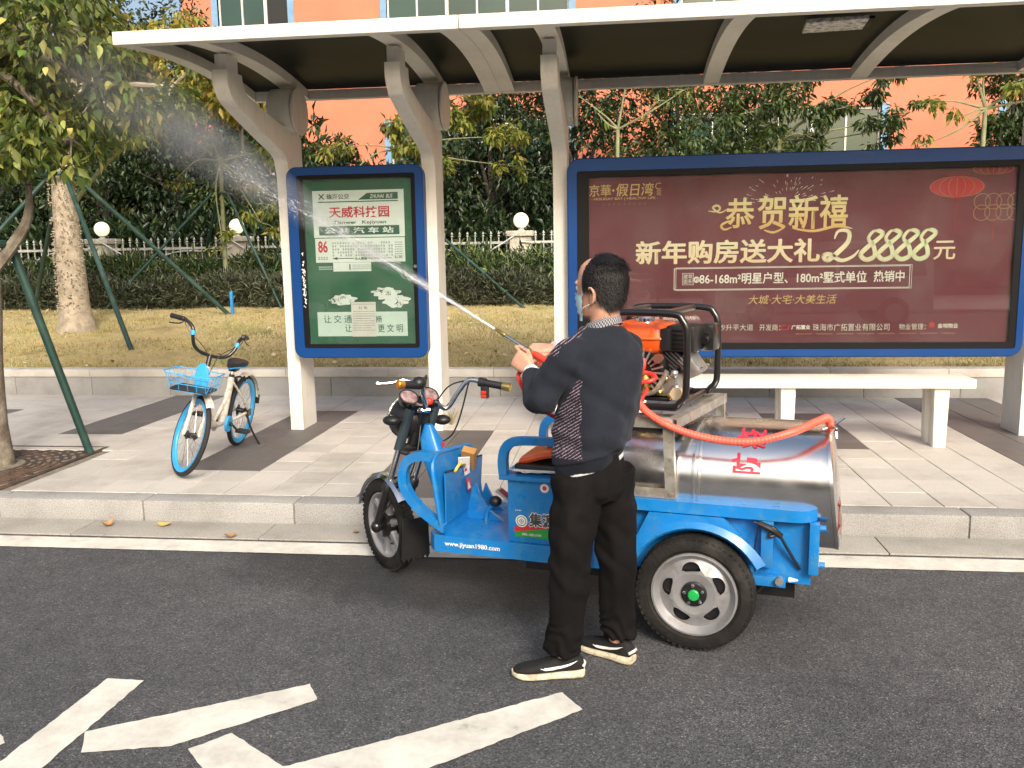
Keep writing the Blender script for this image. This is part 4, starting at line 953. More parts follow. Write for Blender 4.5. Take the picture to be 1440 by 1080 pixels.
# green steel props of the trees
def props(label, feet, top, r, ring_=None):
    t = empty('tree_support', (top[0], top[1], feet[0][2]), 0, label, 'tree support'); inv = t.matrix_basis.inverted()
    for f in feet:
        d_ = Vector((top[0]-f[0], top[1]-f[1], 0)).normalized()*.16; e = Vector(top)-d_
        if len(f) > 3: e = Vector(f[3])
        o = MB().cyl(f[:3], e, r, 12).build('pole', MATS['green_steel'], t); o.matrix_parent_inverse = inv
    if ring_:
        o = MB().tube([(top[0]+ring_*math.cos(2*PI*i/20), top[1]+ring_*math.sin(2*PI*i/20), top[2]) for i in range(20)], r*.9, 8, closed=True).build('collar', MATS['green_steel'], t); o.matrix_parent_inverse = inv
props('dark green steel props of the near street tree standing in the grate', [(-4.348, 6.6, .12, (-4.69, 6.34, 1.86)), (-5.4, 6.65, .12), (-5.4, 5.6, .12)], (-4.80, 6.22, 1.86), .033, .13)
props('pale green steel props leaning on the pale thorny trunk', [(-6.42, 10.85, .50), (-6.44, 13.97, .75), (-10.4, 11.3, .5), (-10.2, 14.2, .8)], (-8.26, 12.45, 3.0), .034, .27)
props('crossed green steel props around the slim young tree left of the notice board', [(-5.75, 14.5, .82), (-9.1, 14.6, .85), (-8.4, 16.6, .85), (-5.7, 16.7, .85)], (-7.09, 15.3, 2.9), .026, .09)
props('green steel props of the young tree behind the narrow notice board', [(-1.5, 14.3, .82), (-4.3, 14.4, .82), (-2.9, 16.6, .85)], (-3.72, 15.4, 2.5), .026, .09)
o = MB().box(-.022, .022, -.022, .022, 0, .40, .003).build('marker_stake', mat('stake_blue', (.02, .22, .55), .5)); o.location = (-6.4, 13.93, .78); tag(o, 'small bright blue stake at the edge of the hedge', 'stake')
# ============================================================ CARGO TRICYCLE
M_TB = mat('tricycle_blue', (.006, .175, .50), .36, var=.10, vs=5, bump=.03, bs=50, col2=(.03, .20, .45), mix=.12, ms=14, sharp=.06, rvar=.14, coat=.1, chips=(.20, .22, .24))
M_RUB = mat('tyre_rubber', (.014, .0135, .013), .8, var=.3, vs=15, bump=.3, bs=60, col2=(.032, .030, .027), mix=.1, ms=7, spec=.2)
M_RIM = mat('rim_silver', (.36, .365, .38), .40, .6, var=.08, vs=10, col2=(.28, .27, .26), mix=.05, ms=12, rvar=.08)
M_CHR = mat('chrome', (.72, .72, .72), .14, 1, var=.05, rvar=.08)
M_STL = mat('stainless_steel', (.76, .755, .745), .22, 1, var=.05, vs=2.5, rvar=.07, bump=.018, bs=7)
M_GAL = mat('galvanised_steel', (.50, .49, .46), .42, .7, var=.1, vs=12, col2=(.38, .34, .28), mix=.3, ms=16, rvar=.1)
M_BP = mat('black_plastic', (.014, .014, .015), .42, var=.2, vs=12); M_BM = mat('black_metal', (.010, .010, .011), .28, var=.2, vs=12, coat=.3)
M_OR = mat('orange_paint', (.72, .10, .012), .32, var=.06, vs=6, coat=.4); M_GOLD = mat('brass', (.72, .50, .16), .28, 1, var=.1)
M_RED = mat('red_hose', (.70, .035, .025), .45, var=.1, vs=30); M_COR = mat('ribbed_hose', (.80, .13, .085), .42, var=.08, vs=20)
M_ALU = mat('cast_aluminium', (.52, .52, .50), .38, .85, var=.15, vs=20, bump=.15, bs=80)
M_GRN = mat('hub_green', (.01, .32, .07), .4); M_SIGN = mat('sticker_white', (.75, .75, .73), .45); M_TR = mat('text_red', (.62, .03, .06), .5, var=.1, vs=30)
TR = empty('cargo_tricycle', (-1.25, 4.52, 0), rad(-13), 'bright blue electric cargo tricycle parked on the road beside the kerb', 'tricycle')
def T(mb, nm, m, par=None, sm=35): return mb.build(nm, m, par or TR, sm)
# --- wheels
def wheel_rear(y0, side):
    """side -1: near side, outer face towards -y"""
    r = .256; w_ = .052; s = side
    t = T(MB().lathe([(.186, -w_*.8), (.20, -w_), (.235, -w_), (.250, -w_*.8), (r, -w_*.45), (r, w_*.45), (.250, w_*.8), (.235, w_), (.20, w_), (.186, w_*.8)], (1.743, y0, .256), 'y', 56), 'rear_wheel', M_RUB)
    b = MB()
    for k in range(56):
        a = 2*PI*k/56
        for (ya, yb, q) in ((-w_*.98, -w_*.45, 0), (w_*.45, w_*.98, 0), (-w_*.36, w_*.36, .5)):
            aa = a+q*2*PI/56; M_ = Matrix.Translation((1.743, y0, .256)) @ Matrix.Rotation(-aa, 4, 'Y')
            b.box(-.008, .008, ya, yb, .243 if q == 0 else .25, .2495 if q == 0 else .2575, M=M_)
    tag(T(b, 'tread', M_RUB, t, 0), kind='stuff')
    o = s*w_
    T(MB().lathe([(.150, o*.30), (.162, o*.62), (.176, o*.98), (.184, o*.96), (.187, o*.7), (.186, -o*.8)], (1.743, y0, .256), 'y', 56), 'rim', M_RIM, t)
    # pressed disc with five openings: outer ring, inner ring and five broad spokes
    cx, cz = 1.743, .256
    def P(rr, a, yy): return (cx+rr*math.cos(a), y0+yy, cz+rr*math.sin(a))
    b = MB(); n5 = 120
    def prof_y(rr):
        pts_ = ((.052, .60), (.092, .74), (.104, .72), (.128, .60), (.152, .34))
        for (ra, ya), (rb, yb) in zip(pts_, pts_[1:]):
            if rr <= rb: return o*(ya+(yb-ya)*max(0, rr-ra)/(rb-ra))
        return o*.34
    cl_ = []
    for i in range(n5):
        p = ((i/n5*5+.15) % 1)-.5; h = 0 if abs(p) > .28 else .021*math.sqrt(max(0, 1-(p/.28)**2)); rc = .119-.007*(p/.28)**2
        rr_ = [.052, .075, .092, rc-h, rc+h, .142, .152]; rr_[2] = min(.092, rr_[3]-.004); rr_[5] = max(.142, rr_[4]+.002)
        cl_.append(([P(q, 2*PI*i/n5, prof_y(q)) for q in rr_], P(rc-h, 2*PI*i/n5, prof_y(rc)-o*.16), P(rc+h, 2*PI*i/n5, prof_y(rc)-o*.16), h > 0))
    for i in range(n5):
        A_, B_ = cl_[i], cl_[(i+1) % n5]
        for j in range(6):
            if j == 3 and (A_[3] or B_[3]):
                b.add([A_[0][3], B_[0][3], B_[1], A_[1]], [(0, 1, 2, 3)]); b.add([A_[0][4], B_[0][4], B_[2], A_[2]], [(0, 1, 2, 3)]); continue
            if j == 3: continue
            b.add([A_[0][j], B_[0][j], B_[0][j+1], A_[0][j+1]], [(0, 1, 2, 3)])
    T(b, 'wheel_disc', M_RIM, t, 30)
    T(MB().lathe([(0, o*.2), (.15, o*.2), (.15, -o*.4), (0, -o*.4)], (cx, y0, cz), 'y', 32), 'brake_drum', M_BM, t)
    T(MB().lathe([(.056, o*.58), (.054, o*.80), (.045, o*.88), (0, o*.90)], (cx, y0, cz), 'y', 32), 'hub', M_BM, t)
    T(MB().lathe([(.024, o*.86), (.024, o*1.08), (.020, o*1.14), (0, o*1.16)], (cx, y0, cz), 'y', 24), 'hub_cap', M_GRN, t)
    for k in range(5):
        a = 2*PI*(k+.35)/5; T(MB().lathe([(.0085, o*.85), (.0085, o*1.02), (.006, o*1.08), (0, o*1.09)], (cx+.040*math.cos(a), y0, cz+.040*math.sin(a)), 'y', 6), 'wheel_nut', M_CHR, t)
wheel_rear(-.468, -1); wheel_rear(.468, 1)
T(MB().cyl((1.743, -.42, .256), (1.743, .42, .256), .032).lathe([(0, -.09), (.09, -.07), (.11, 0), (.09, .07), (0, .09)], (1.743, .05, .256), 'y', 24), 'rear_axle', M_BM)
# --- front wheel and fork, steered to its right
sa = rad(34); FR = Matrix.Rotation(-sa, 4, 'Z')
def FM(mb): mb.v = [tuple(FR @ Vector(v)) for v in mb.v]; return mb
r = .256; w_ = .040
fw = T(FM(MB().lathe([(.178, -w_*.7), (.19, -w_), (.225, -w_), (.246, -w_*.7), (r, -w_*.3), (r, w_*.3), (.246, w_*.7), (.225, w_), (.19, w_), (.178, w_*.7)], (0, 0, r), 'y', 56)), 'front_wheel', M_RUB)
b = MB()
for k in range(60):
    for ya, yb, q in ((-w_*.70, -w_*.15, 0), (w_*.15, w_*.70, .5)):
        M_ = Matrix.Translation((0, 0, r)) @ Matrix.Rotation(-2*PI*(k+q)/60, 4, 'Y'); b.box(-.007, .007, ya, yb, .238, .2575, M=M_)
tag(T(FM(b), 'tread', M_RUB, fw, 0), kind='stuff')
T(FM(MB().lathe([(.165, -w_*.2), (.172, -w_*.75), (.180, -w_*.8), (.180, w_*.8), (.172, w_*.75), (.165, w_*.2), (.165, -w_*.2)], (0, 0, r), 'y', 48)), 'rim', M_RIM, fw)
for k in range(6):
    M_ = Matrix.Translation((0, 0, r)) @ Matrix.Rotation(2*PI*k/6+.2, 4, 'Y')
    b = MB(); b.loft([ring((0, 0, .05), (1, 0, 0), (0, 1, 0), .026, .022, 12, 4), ring((0, 0, .11), (1, 0, 0), (0, 1, 0), .014, .014, 12, 4), ring((0, 0, .17), (1, 0, 0), (0, 1, 0), .024, .020, 12, 4)])
    b.v = [tuple(M_ @ Vector(v)) for v in b.v]; T(FM(b), 'spoke', M_RIM, fw)
T(FM(MB().lathe([(0, -.062), (.02, -.062), (.022, -.045), (.066, -.038), (.068, .038), (.022, .045), (.02, .062), (0, .062)], (0, 0, r), 'y', 32)), 'drum_brake', M_BM, fw)
rk = Vector((.235, 0, .66))/.66      # rake direction per metre of height
def ax(z, side, off=.078):           # point on a fork leg
    q = FR @ Vector((0, side*off, 0)); return Vector((.005+(z-.256)*.345, 0, z))+q
for sd in (-1, 1):
    T(MB().tube([ax(.235, sd), ax(.30, sd), ax(.47, sd)], [.020, .024, .025], 16), 'fork_slider', M_BM)
    T(MB().tube([ax(.47, sd), ax(.50, sd), ax(.51, sd)], [.032, .032, .026], 16), 'dust_boot', M_BP)
    T(MB().tube([ax(.51, sd), ax(.70, sd)], .017, 16), 'fork_tube', M_CHR)
    T(MB().tube([ax(.70, sd), ax(.70, sd)+Vector((0, 0, .001)), ax(.92, sd)], [.029, .027, .026], 16), 'fork_cover', mat('fork_grey', (.06, .085, .10), .35, .5))
    p = ax(.256, sd); T(MB().sphere(p, .034, 14), 'axle_lug', M_BM)
T(MB().tube([ax(.70, -1), ax(.70, 1)], .026, 12).tube([ax(.69, -1), ax(.69, -1)+Vector((.06, 0, -.01))], .015, 8), 'lower_clamp', M_BP)
T(MB().tube([ax(.935, -1, .085), ax(.935, 1, .085)], .024, 12).tube([ax(.90, -1, .06), ax(.90, 1, .06)], .018, 8), 'upper_clamp', M_BM)
# front mudguard: chromed strip round the wheel, rubber flap behind
b = MB(); rings = []
for i in range(20):
    a = rad(155-i*150/19-0); c_, s_ = math.cos(a), math.sin(a); R_ = .292
    a = rad(140-i*128/19); rings.append([FR @ Vector((-R_*math.cos(a)*-1*-1, yy, r+(R_-dd)*math.sin(a))) for yy, dd in ((-.048, .018), (-.03, .002), (0, 0), (.03, .002), (.048, .018), (.03, .005), (0, .003), (-.03, .005))])
    rings[-1] = [FR @ Vector((-(R_-dd)*math.cos(a), yy, r+(R_-dd)*math.sin(a))) for yy, dd in ((-.048, .018), (-.03, .002), (0, 0), (.03, .002), (.048, .018), (.03, .006), (0, .004), (-.03, .006))]
b.loft(rings); T(b, 'front_mudguard', M_CHR)
b = MB(); pf = [(-.075, .36), (.075, .36), (.085, .15)]+[(.085-.17*(i/12), .125 if i % 2 else .15) for i in range(1, 12)]+[(-.085, .15)]
b.prism(pf, .300, .306, 'x'); b.v = [tuple(FR @ Vector((v[0]*1.0-(.36-v[2])*.05, v[1], v[2]))) for v in b.v]; T(b, 'mud_flap', M_BP)
# head: lamp, gauges, indicators, bar
Hc = ax(.85, 0, 0)
def H(dx, dy, dz): return Hc+FR @ Vector((dx, dy, dz))
b = MB(); b.lathe([(0, -.115), (.06, -.10), (.10, -.055), (.117, .02), (.115, .045)], n=28)
M_ = Matrix.Translation(H(-.085, 0, 0)) @ FR @ Matrix.Rotation(rad(-90), 4, 'Y')
hl = T(MB().add([tuple(M_ @ Vector(v)) for v in b.v], b.f), 'headlight', M_BP)
T(MB().add([tuple(M_ @ Vector(v)) for v in MB().lathe([(.114, .040), (.09, .06), (0, .072)], n=28).v], MB().lathe([(.114, .040), (.09, .06), (0, .072)], n=28).f), 'lens', mat('lamp_lens', (.6, .6, .6), .1, .5), hl)
T(MB().add([tuple(M_ @ Vector(v)) for v in MB().lathe([(.116, .040), (.122, .043), (.120, .052), (.110, .05)], n=28).v], MB().lathe([(.116, .040), (.122, .043), (.120, .052), (.110, .05)], n=28).f), 'bezel', M_CHR, hl)
for sd, tilt in ((-1, 0), (1, 0)):
    c_ = H(.0, sd*.062, .125); M_ = Matrix.Translation(c_) @ FR @ Matrix.Rotation(rad(38), 4, 'Y')
    q = MB().lathe([(0, -.05), (.035, -.048), (.052, -.02), (.055, .012), (.050, .018), (.047, .012)], n=24); g_ = T(MB().add([tuple(M_ @ Vector(v)) for v in q.v], q.f), 'gauge', M_BM)
    q = MB().lathe([(.047, .012), (.04, .017), (0, .019)], n=24); T(MB().add([tuple(M_ @ Vector(v)) for v in q.v], q.f), 'dial', mat('dial_face', (.30, .20, .20), .15, var=.5, vs=40), g_)
M_ = Matrix.Translation(H(.045, .02, .125)); T(MB().sphere(H(.05, .035, .105), .022, 14), 'red_switch', mat('switch_red', (.65, .04, .02), .4))
T(MB().cyl(H(.06, .0, .07), H(.07, .0, .10), .012, 12).cyl(H(.03, -.03, .06), H(.06, .03, .06), .016, 10), 'ignition_lock', M_CHR)
for sd, dz in ((-1, .015), (1, -.02)):
    p = H(-.02, sd*.155, dz); o = T(MB().sphere(p, .05, 18, (1.0, .85, .56)), 'indicator', M_BP); T(MB().cyl(p, H(-.01, sd*.06, dz*.5), .011, 8), 'indicator_stalk', M_BP)
# bar
bc = ax(.965, 0, 0)
def HB(l, back, dz): return bc+FR @ Vector((back, l, dz))
tip_r = Vector((.690, .12, 1.025)); tip_l = Vector((.325, -.46, 1.115)); gr = Vector((.455, .12, 1.058)); gl = Vector((.395, -.345, 1.095))
barpts = spline([gl+(tip_l-gl)*.2, gl, Vector((.415, -.345, 1.01)), bc+FR @ Vector((.03, -.12, .02)), bc+FR @ Vector((.01, -.05, 0)), bc+FR @ Vector((.01, .05, 0)), Vector((.33, .10, .915)), Vector((.40, .098, 1.00)), gr, gr+(tip_r-gr)*.3], 6)
barpts = spline([tip_l.lerp(gl, .6), gl, Vector((.385, -.31, 1.05)), Vector((.33, -.17, .96)), HB(-.05, 0, -.02), HB(.05, 0, -.02), Vector((.33, .09, .905)), Vector((.40, .108, 1.0)), gr, gr.lerp(tip_r, .4)], 6)
T(MB().tube(barpts, .0135, 14), 'handlebar', M_CHR)
T(MB().tube([gr.lerp(tip_r, .40), gr.lerp(tip_r, .8)], .0195, 14), 'grip', M_BP); T(MB().tube([gr.lerp(tip_r, .8), gr.lerp(tip_r, .83), tip_r.lerp(gr, .01), tip_r], [.021, .0225, .0225, .017], 14), 'grip_cap', M_GOLD)
T(MB().tube([gl.lerp(tip_l, .1), gl.lerp(tip_l, .75)], .0205, 14), 'grip', M_BP); T(MB().tube([gl.lerp(tip_l, .75), tip_l.lerp(gl, .05), tip_l], [.021, .0225, .017], 14), 'grip_cap', mat('cap_orange_gold', (.75, .30, .05), .3, .8))
T(MB().tube([gr.lerp(tip_r, .24), gr.lerp(tip_r, .40)], .026, 12).box(.525, .565, .10, .13, .965, 1.03, .004), 'switch_cluster', M_BP); T(MB().box(.531, .559, .094, .0995, .970, .986).box(.531, .559, .094, .0995, .991, 1.006), 'switch_button', mat('switch_red', (.6, .04, .02)))
T(MB().sphere(gl+Vector((-.01, .0, .012)), .036, 12, (1, 1.1, .9)), 'switch_cluster', M_BP)
lv = tip_l+Vector((-.125, .03, -.005)); T(MB().tube(spline([gl+Vector((-.03, 0, .01)), gl+Vector((-.09, -.015, .025)), lv.lerp(gl, .3)+Vector((0, 0, .005)), lv], 4), [.009]*3+[.008]*9+[.011], 8), 'brake_lever', M_CHR)
# cables
for i, (p, q, s_) in enumerate(((gl, H(.02, -.02, .03), Vector((.02, .05, .12))), (gr, H(.02, .03, .0), Vector((-.02, .04, .06))), (gr, ax(.70, 1), Vector((.02, .03, -.12))), (H(.02, 0, 0), ax(.27, -1, .1), Vector((.10, -.03, .02))))):
    T(MB().tube(spline([p, Vector(p).lerp(Vector(q), .5)+s_, q], 10), .0045, 6), 'cable', M_BP)
# neck and leg shield
b = MB(); b.loft([ring((.262, 0, .83), (1, 0, 0), (0, 1, 0), .020, .020, 16, 3), ring((.272, 0, .76), (1, 0, 0), (0, 1, 0), .050, .045, 16, 4), ring((.30, 0, .66), (1, 0, 0), (0, 1, 0), .065, .065, 16, 4), ring((.40, 0, .40), (1, 0, 0), (0, 1, 0), .07, .07, 16, 4)]); T(b, 'neck', M_TB)
b = MB(); b.tube([ax(.72, 0, 0), ax(.90, 0, 0)], .032, 14); T(b, 'head_tube', M_BM)
SH = []                                                             # shield outline in (y, z)
SH = [(y, z-.055*max(0, (y+.36)/.535)) for y, z in rrect(-.36, .175, .34, .755, .095, 6)]
def shx(z): return .435+(.755-z)*.13
b = MB(); n = len(SH)
b.add([(shx(z)+dx, y, z) for dx in (0, .012) for y, z in SH], [tuple(range(n)), tuple(range(2*n-1, n-1, -1))]+[(i, n+i, n+(i+1) % n, (i+1) % n) for i in range(n)]); T(b, 'leg_shield', M_TB)
ed = [(shx(z)+.004, y, z) for y, z in SH]; T(MB().tube(ed, .013, 8, closed=True), 'shield_rim', M_TB)
b = MB(); pk = [(-.33, .40), (.12, .40), (.145, .640), (.08, .648), (-.20, .645), (-.335, .662)]; n = 6
b.add([(shx(z)+.012+(.048 if k_ else .041)-(.0 if z > .5 else .038), y, z) for k_ in (0, 1) for y, z in pk], [tuple(range(n)), tuple(range(2*n-1, n-1, -1))]+[(i, n+i, n+(i+1) % n, (i+1) % n) for i in range(n)]); T(b, 'pocket', M_TB)
T(MB().tube([(shx(.66)+.058, y, z+.003) for y, z in ((.145, .640), (.08, .648), (-.20, .645), (-.335, .662))], .006, 6), 'pocket_edge', M_BP)
for yy, x0_ in ((-.365, 0),):
    out = spline([(.445, 0, .765), (.37, 0, .765), (.30, 0, .735), (.262, 0, .66), (.270, 0, .56), (.35, 0, .46), (.49, 0, .365)], 5); inn = spline([(.475, 0, .42), (.37, 0, .50), (.312, 0, .58), (.305, 0, .655), (.335, 0, .705), (.39, 0, .722), (.445, 0, .722)], 5)
    T(MB().prism([(p.x, p.z) for p in out]+[(.50, .365), (.50, .40)]+[(p.x, p.z) for p in inn], yy, yy+.045, 'y'), 'side_guard', M_TB)
b = MB(); b.prism([(.49, .38), (.525, .51), (.545, .54), (.565, .47), (.61, .40), (.69, .346), (.50, .346)], -.045, -.02, 'y'); T(b, 'gusset', M_TB)
b = MB(); b.prism([(.49, .38), (.525, .49), (.56, .42), (.63, .346), (.50, .346)], .14, .158, 'y'); T(b, 'gusset', M_TB)
# floor, seat box, chassis
b = MB(); poly = [(.40, -.30), (.44, -.345), (1.45, -.345), (1.45, .30), (.44, .30), (.40, .26)]
b.prism(poly, .262, .345, 'z'); T(b, 'floor', M_TB)
T(MB().box(.83, 1.30, -.335, .29, .346, .655, .008), 'seat_box', M_TB)
T(MB().box(.795, 1.32, -.36, .31, .656, .678, .004), 'seat_tray', M_TB)
for yy in (-.36, .27):
    out = spline([(.795, 0, .679), (.792, 0, .76), (.815, 0, .83), (.88, 0, .865), (1.10, 0, .872), (1.28, 0, .872)], 5); inn = spline([(1.28, 0, .835), (1.10, 0, .835), (.90, 0, .828), (.848, 0, .80), (.835, 0, .76), (.835, 0, .679)], 5)
    T(MB().prism([(p.x, p.z) for p in out]+[(1.32, .872), (1.32, .679), (1.285, .679)]+[(p.x, p.z) for p in inn], yy, yy+.04, 'y'), 'armrest', M_TB)
st = T(MB().box(.85, 1.27, -.30, .25, .68, .725, .018), 'seat_cushion', M_BP); 
b = MB(); b.loft([ring((.87, -.02, .728), (0, 1, 0), (0, 0, 1), .26, .022, 20, 4), ring((1.0, -.02, .765), (0, 1, 0), (0, 0, 1), .25, .024, 20, 4), ring((1.25, -.02, .80), (0, 1, 0), (0, 0, 1), .24, .03, 20, 4)]); T(b, 'seat_pad', M_OR)
b = MB(); b.loft([ring((.97, .03, .80), (0, 1, 0), (0, 0, 1), .22, .012, 20, 3), ring((1.12, .03, .845), (0, 1, 0), (0, 0, 1), .21, .035, 20, 3), ring((1.30, .03, .875), (0, 1, 0), (0, 0, 1), .20, .05, 20, 3)]); T(b, 'seat_cover', M_BP)
b = MB(); rs = random.Random(3)
for i in range(9): b.tube(spline([(.83+rs.uniform(0, .1), -.335+rs.uniform(0, .03), .70), (.87+i*.05, -.345, .705+rs.uniform(-.01, .01)), (.92+i*.05, -.33, .70)], 4), .006, 5, flat=.4)
T(b, 'plastic_wrap', mat('crumpled_film', (.6, .6, .6), .25))
T(MB().box(.9, 2.15, -.28, -.22, .20, .259).box(.9, 2.15, .2, .26, .20, .259).box(1.15, 1.45, -.2, .18, .17, .258), 'chassis', M_BM)
b = MB(); b.box(1.06, 1.10, -.33, -.31, .12, .26).box(1.06, 1.13, -.34, -.31, .10, .13); T(b, 'step_bracket', M_TB)
# brake pedal
T(MB().tube(spline([(.615, -.08, .345), (.62, -.08, .40), (.655, -.08, .45)], 5), .011, 8), 'pedal_stem', M_TB); T(MB().sphere((.668, -.08, .462), .032, 12, (1.1, 1, .9)), 'pedal_boot', M_BP)
M_ = Matrix.Translation((.715, -.08, .505)) @ Matrix.Rotation(rad(35), 4, 'Y'); T(MB().box(-.04, .04, -.035, .035, -.006, .006, .004, M=M_), 'pedal_plate', M_ALU); T(MB().box(-.028, .028, -.024, .024, .0065, .0085, M=M_), 'pedal_pad', mat('pad_red', (.35, .05, .05), .6))
# pocket contents, stickers, lettering
T(MB().box(-.035, .035, -.022, .022, -.06, .06, M=Matrix.Translation((.50, -.02, .665)) @ Matrix.Rotation(.5, 4, 'X') @ Matrix.Rotation(.25, 4, 'Y')), 'carton', mat('cardboard', (.48, .25, .07), .8))
T(MB().box(-.03, .03, -.004, .004, -.05, .04, M=Matrix.Translation((.505, -.10, .655)) @ Matrix.Rotation(.5, 4, 'Z') @ Matrix.Rotation(.4, 4, 'X')), 'paper', M_SIGN)
T(MB().tube(spline([(.525, -.26, .655), (.525, -.20, .675), (.525, -.13, .66)], 4), .008, 6), 'yellow_cord', mat('cord_yellow', (.6, .5, .12)))
def fs(u, v, x0, x1, z0, z1, y): return (x0+(x1-x0)*u, y, z0+(z1-z0)*v)
def TL(body, box, y, m, bold=.01, name='lettering'): return lettering(body, box, y, m, TR, bold, name=name)
TL('www.jiyuan1980.com', (.497, .790, .289, .320), -.3475, M_SIGN, .028)
I_DK = mat('print_black', (.02, .02, .02))
b = MB(); b.add([(.865, -.3365, .405), (.865, -.3365, .375), (1.16, -.3365, .375), (1.16, -.3365, .44), (1.05, -.3365, .425)], [(0, 1, 2, 3, 4)]); T(b, 'decal', mat('decal_green', (.02, .30, .05), .5), sm=0)
b = MB(); b.add([(.862, -.3372, .425), (.862, -.3372, .400), (1.02, -.3372, .425), (1.17, -.3372, .462), (1.10, -.3372, .470), (.98, -.3372, .450)], [(0, 1, 2, 3, 4, 5)]); T(b, 'decal', mat('decal_red', (.55, .03, .04), .5), sm=0)
T(MB().lathe([(0, 0), (.030, 0)], (.900, -.338, .455), 'y', 24), 'logo_disc', M_SIGN, sm=0)
b = MB(); b.lathe([(.024, 0), (.020, 0)], (.900, -.3386, .455), 'y', 24); 
for q, (r0, r1) in enumerate(((.015, .011), (.006, .002))): b.lathe([(r0, 0), (r1, 0)], (.900, -.3386, .455), 'y', 4)
T(b, 'logo', mat('logo_green', (.03, .20, .16)), sm=0)
TL('集源', (.935, 1.075, .428, .505), -.3395, M_SIGN, .085); TL('集源', (.939, 1.071, .432, .501), -.3403, I_DK, .03); TL('集源牌', (.90, 1.0, .385, .398), -.3403, M_SIGN, 0); TL('JI YUAN', (.868, .90, .502, .510), -.3362, M_SIGN, .01)
T(MB().lathe([(0, 0), (.022, 0)], (1.017, -.3365, .625), 'y', 20), 'sticker', M_SIGN, sm=0); T(MB().lathe([(0, 0), (.011, 0)], (1.017, -.3373, .625), 'y', 16), 'sticker', M_TR, sm=0)
b = MB(); xs_ = 0
def onpk(y0, y1, z0, z1, dx): return MB().add([(shx(z0)+dx, y0, z0), (shx(z0)+dx, y1, z0), (shx(z1)+dx, y1, z1), (shx(z1)+dx, y0, z1)], [(0, 1, 2, 3)])
T(onpk(-.12, -.05, .595, .635, .0615), 'sticker', M_SIGN, sm=0); T(onpk(-.115, -.055, .615, .630, .0625), 'sticker', M_TR, sm=0)
T(onpk(-.11, -.06, .515, .575, .0615), 'sticker', M_TR, sm=0); T(MB().add([(shx(.53)+.0626, -.105, .522), (shx(.53)+.0626, -.065, .522), (shx(.57)+.0626, -.085, .565)], [(0, 1, 2)]), 'sticker', M_SIGN, sm=0)
T(MB().lathe([(0, 0), (.020, 0)], (.345, 0, .725), 'x', 16), 'sticker', M_TR, sm=0)
# --- cargo bed
b = MB(); rc = .10
def slab(s):
    p = [(1.28, s*.30), (2.235, s*.30), (2.235, s*.34)]+[(2.235-rc+rc*math.cos(rad(t_)), s*(.34+.08*math.sin(rad(t_)))) for t_ in (20, 45, 70, 90)]+[(1.28, s*.42)]
    return p
T(MB().prism(slab(-1), .585, .637, 'z'), 'bed_ledge', M_TB); T(MB().prism(slab(1), .585, .637, 'z'), 'bed_ledge', M_TB)
for s in (-1, 1):
    y0, y1 = sorted((s*.355, s*.365)); T(MB().box(1.28, 2.215, y0, y1, .30, .584), 'bed_side', M_TB)
    y0, y1 = sorted((s*.366, s*.415)); T(MB().box(2.205, 2.245, y0, y1, .362, .584, .003), 'corner_post', M_TB)
    T(MB().box(2.01, 2.06, y0, y1-.004 if s > 0 else y1, .375, .5845, .003), 'side_post', M_TB)
    T(MB().box(1.90, 2.115, y0, y1, .292, .335, .003), 'lower_bracket', M_TB)
T(MB().box(2.216, 2.24, -.354, .354, .35, .47, .003), 'tail_board', M_TB); T(MB().box(1.28, 2.21, -.354, .354, .30, .325), 'bed_floor', M_TB)
T(MB().box(1.27, 1.29, -.40, .40, .30, .584), 'front_board', M_TB)
for z in (.40, .56): T(MB().cyl((2.246, -.385, z), (2.27, -.385, z), .014, 8), 'bolt', M_TB)
for s in (-1, 1):
    b = MB(); N_ = 18; C0 = (1.743, .256); top = []; mid = []; low = []; inn = []
    for i in range(N_+1):
        t_ = i/N_; a = rad(152-124*t_); c_, s_ = math.cos(a), math.sin(a)
        low.append((C0[0]+.293*c_, s*.505, C0[1]+.293*s_)); inn.append((C0[0]+.283*c_, s*.495, C0[1]+.283*s_))
        mid.append((C0[0]+.325*c_*1.02, s*.485, C0[1]+.305*s_+.012)); top.append((1.53+.32*t_, s*.422, .582))
    base = [(p[0], s*.37, p[2]) for p in inn]
    # corners sweep up to the ledge
    rows_ = [top, mid, low, inn, base]; n = N_+1; vs = [p for r_ in rows_ for p in r_]
    b.add(vs, [(j*n+i, j*n+i+1, (j+1)*n+i+1, (j+1)*n+i) for j in range(4) for i in range(N_)])
    b.add([top[0], low[0], (low[0][0], s*.37, low[0][2]), (top[0][0], s*.37, .582)], [(0, 1, 2, 3)]); b.add([top[-1], low[-1], (low[-1][0], s*.37, low[-1][2]), (top[-1][0], s*.37, .582)], [(0, 1, 2, 3)])
    T(b, 'mudguard', M_TB, sm=28)
T(MB().tube(spline([(1.98, -.418, .575), (2.03, -.422, .565), (2.07, -.424, .55), (2.12, -.40, .46), (2.17, -.375, .37)], 5), .011, 8, flat=.6).tube(spline([(2.00, -.425, .572), (2.05, -.43, .553), (2.09, -.41, .52)], 4), .014, 8), 'black_strap', M_BP)
T(MB().tube(spline([(2.055, -.425, .55), (2.045, -.43, .52), (2.075, -.42, .53), (2.06, -.43, .56)], 5), .007, 6), 'strap_knot', M_BP)
T(MB().tube(spline([(2.0, -.42, .56), (1.985, -.425, .45), (1.99, -.43, .36)], 5), .004, 5).tube(spline([(1.99, -.40, .33), (2.02, -.40, .28), (1.93, -.40, .2), (1.90, -.38, .17)], 5), .005, 5), 'cable', M_BP)
T(MB().cyl((2.09, -.405, .325), (2.09, -.44, .325), .017, 14), 'tow_bolt', M_ALU); T(MB().cyl((2.13, -.41, .33), (2.165, -.42, .335), .012, 10, .004), 'spout', M_SIGN)
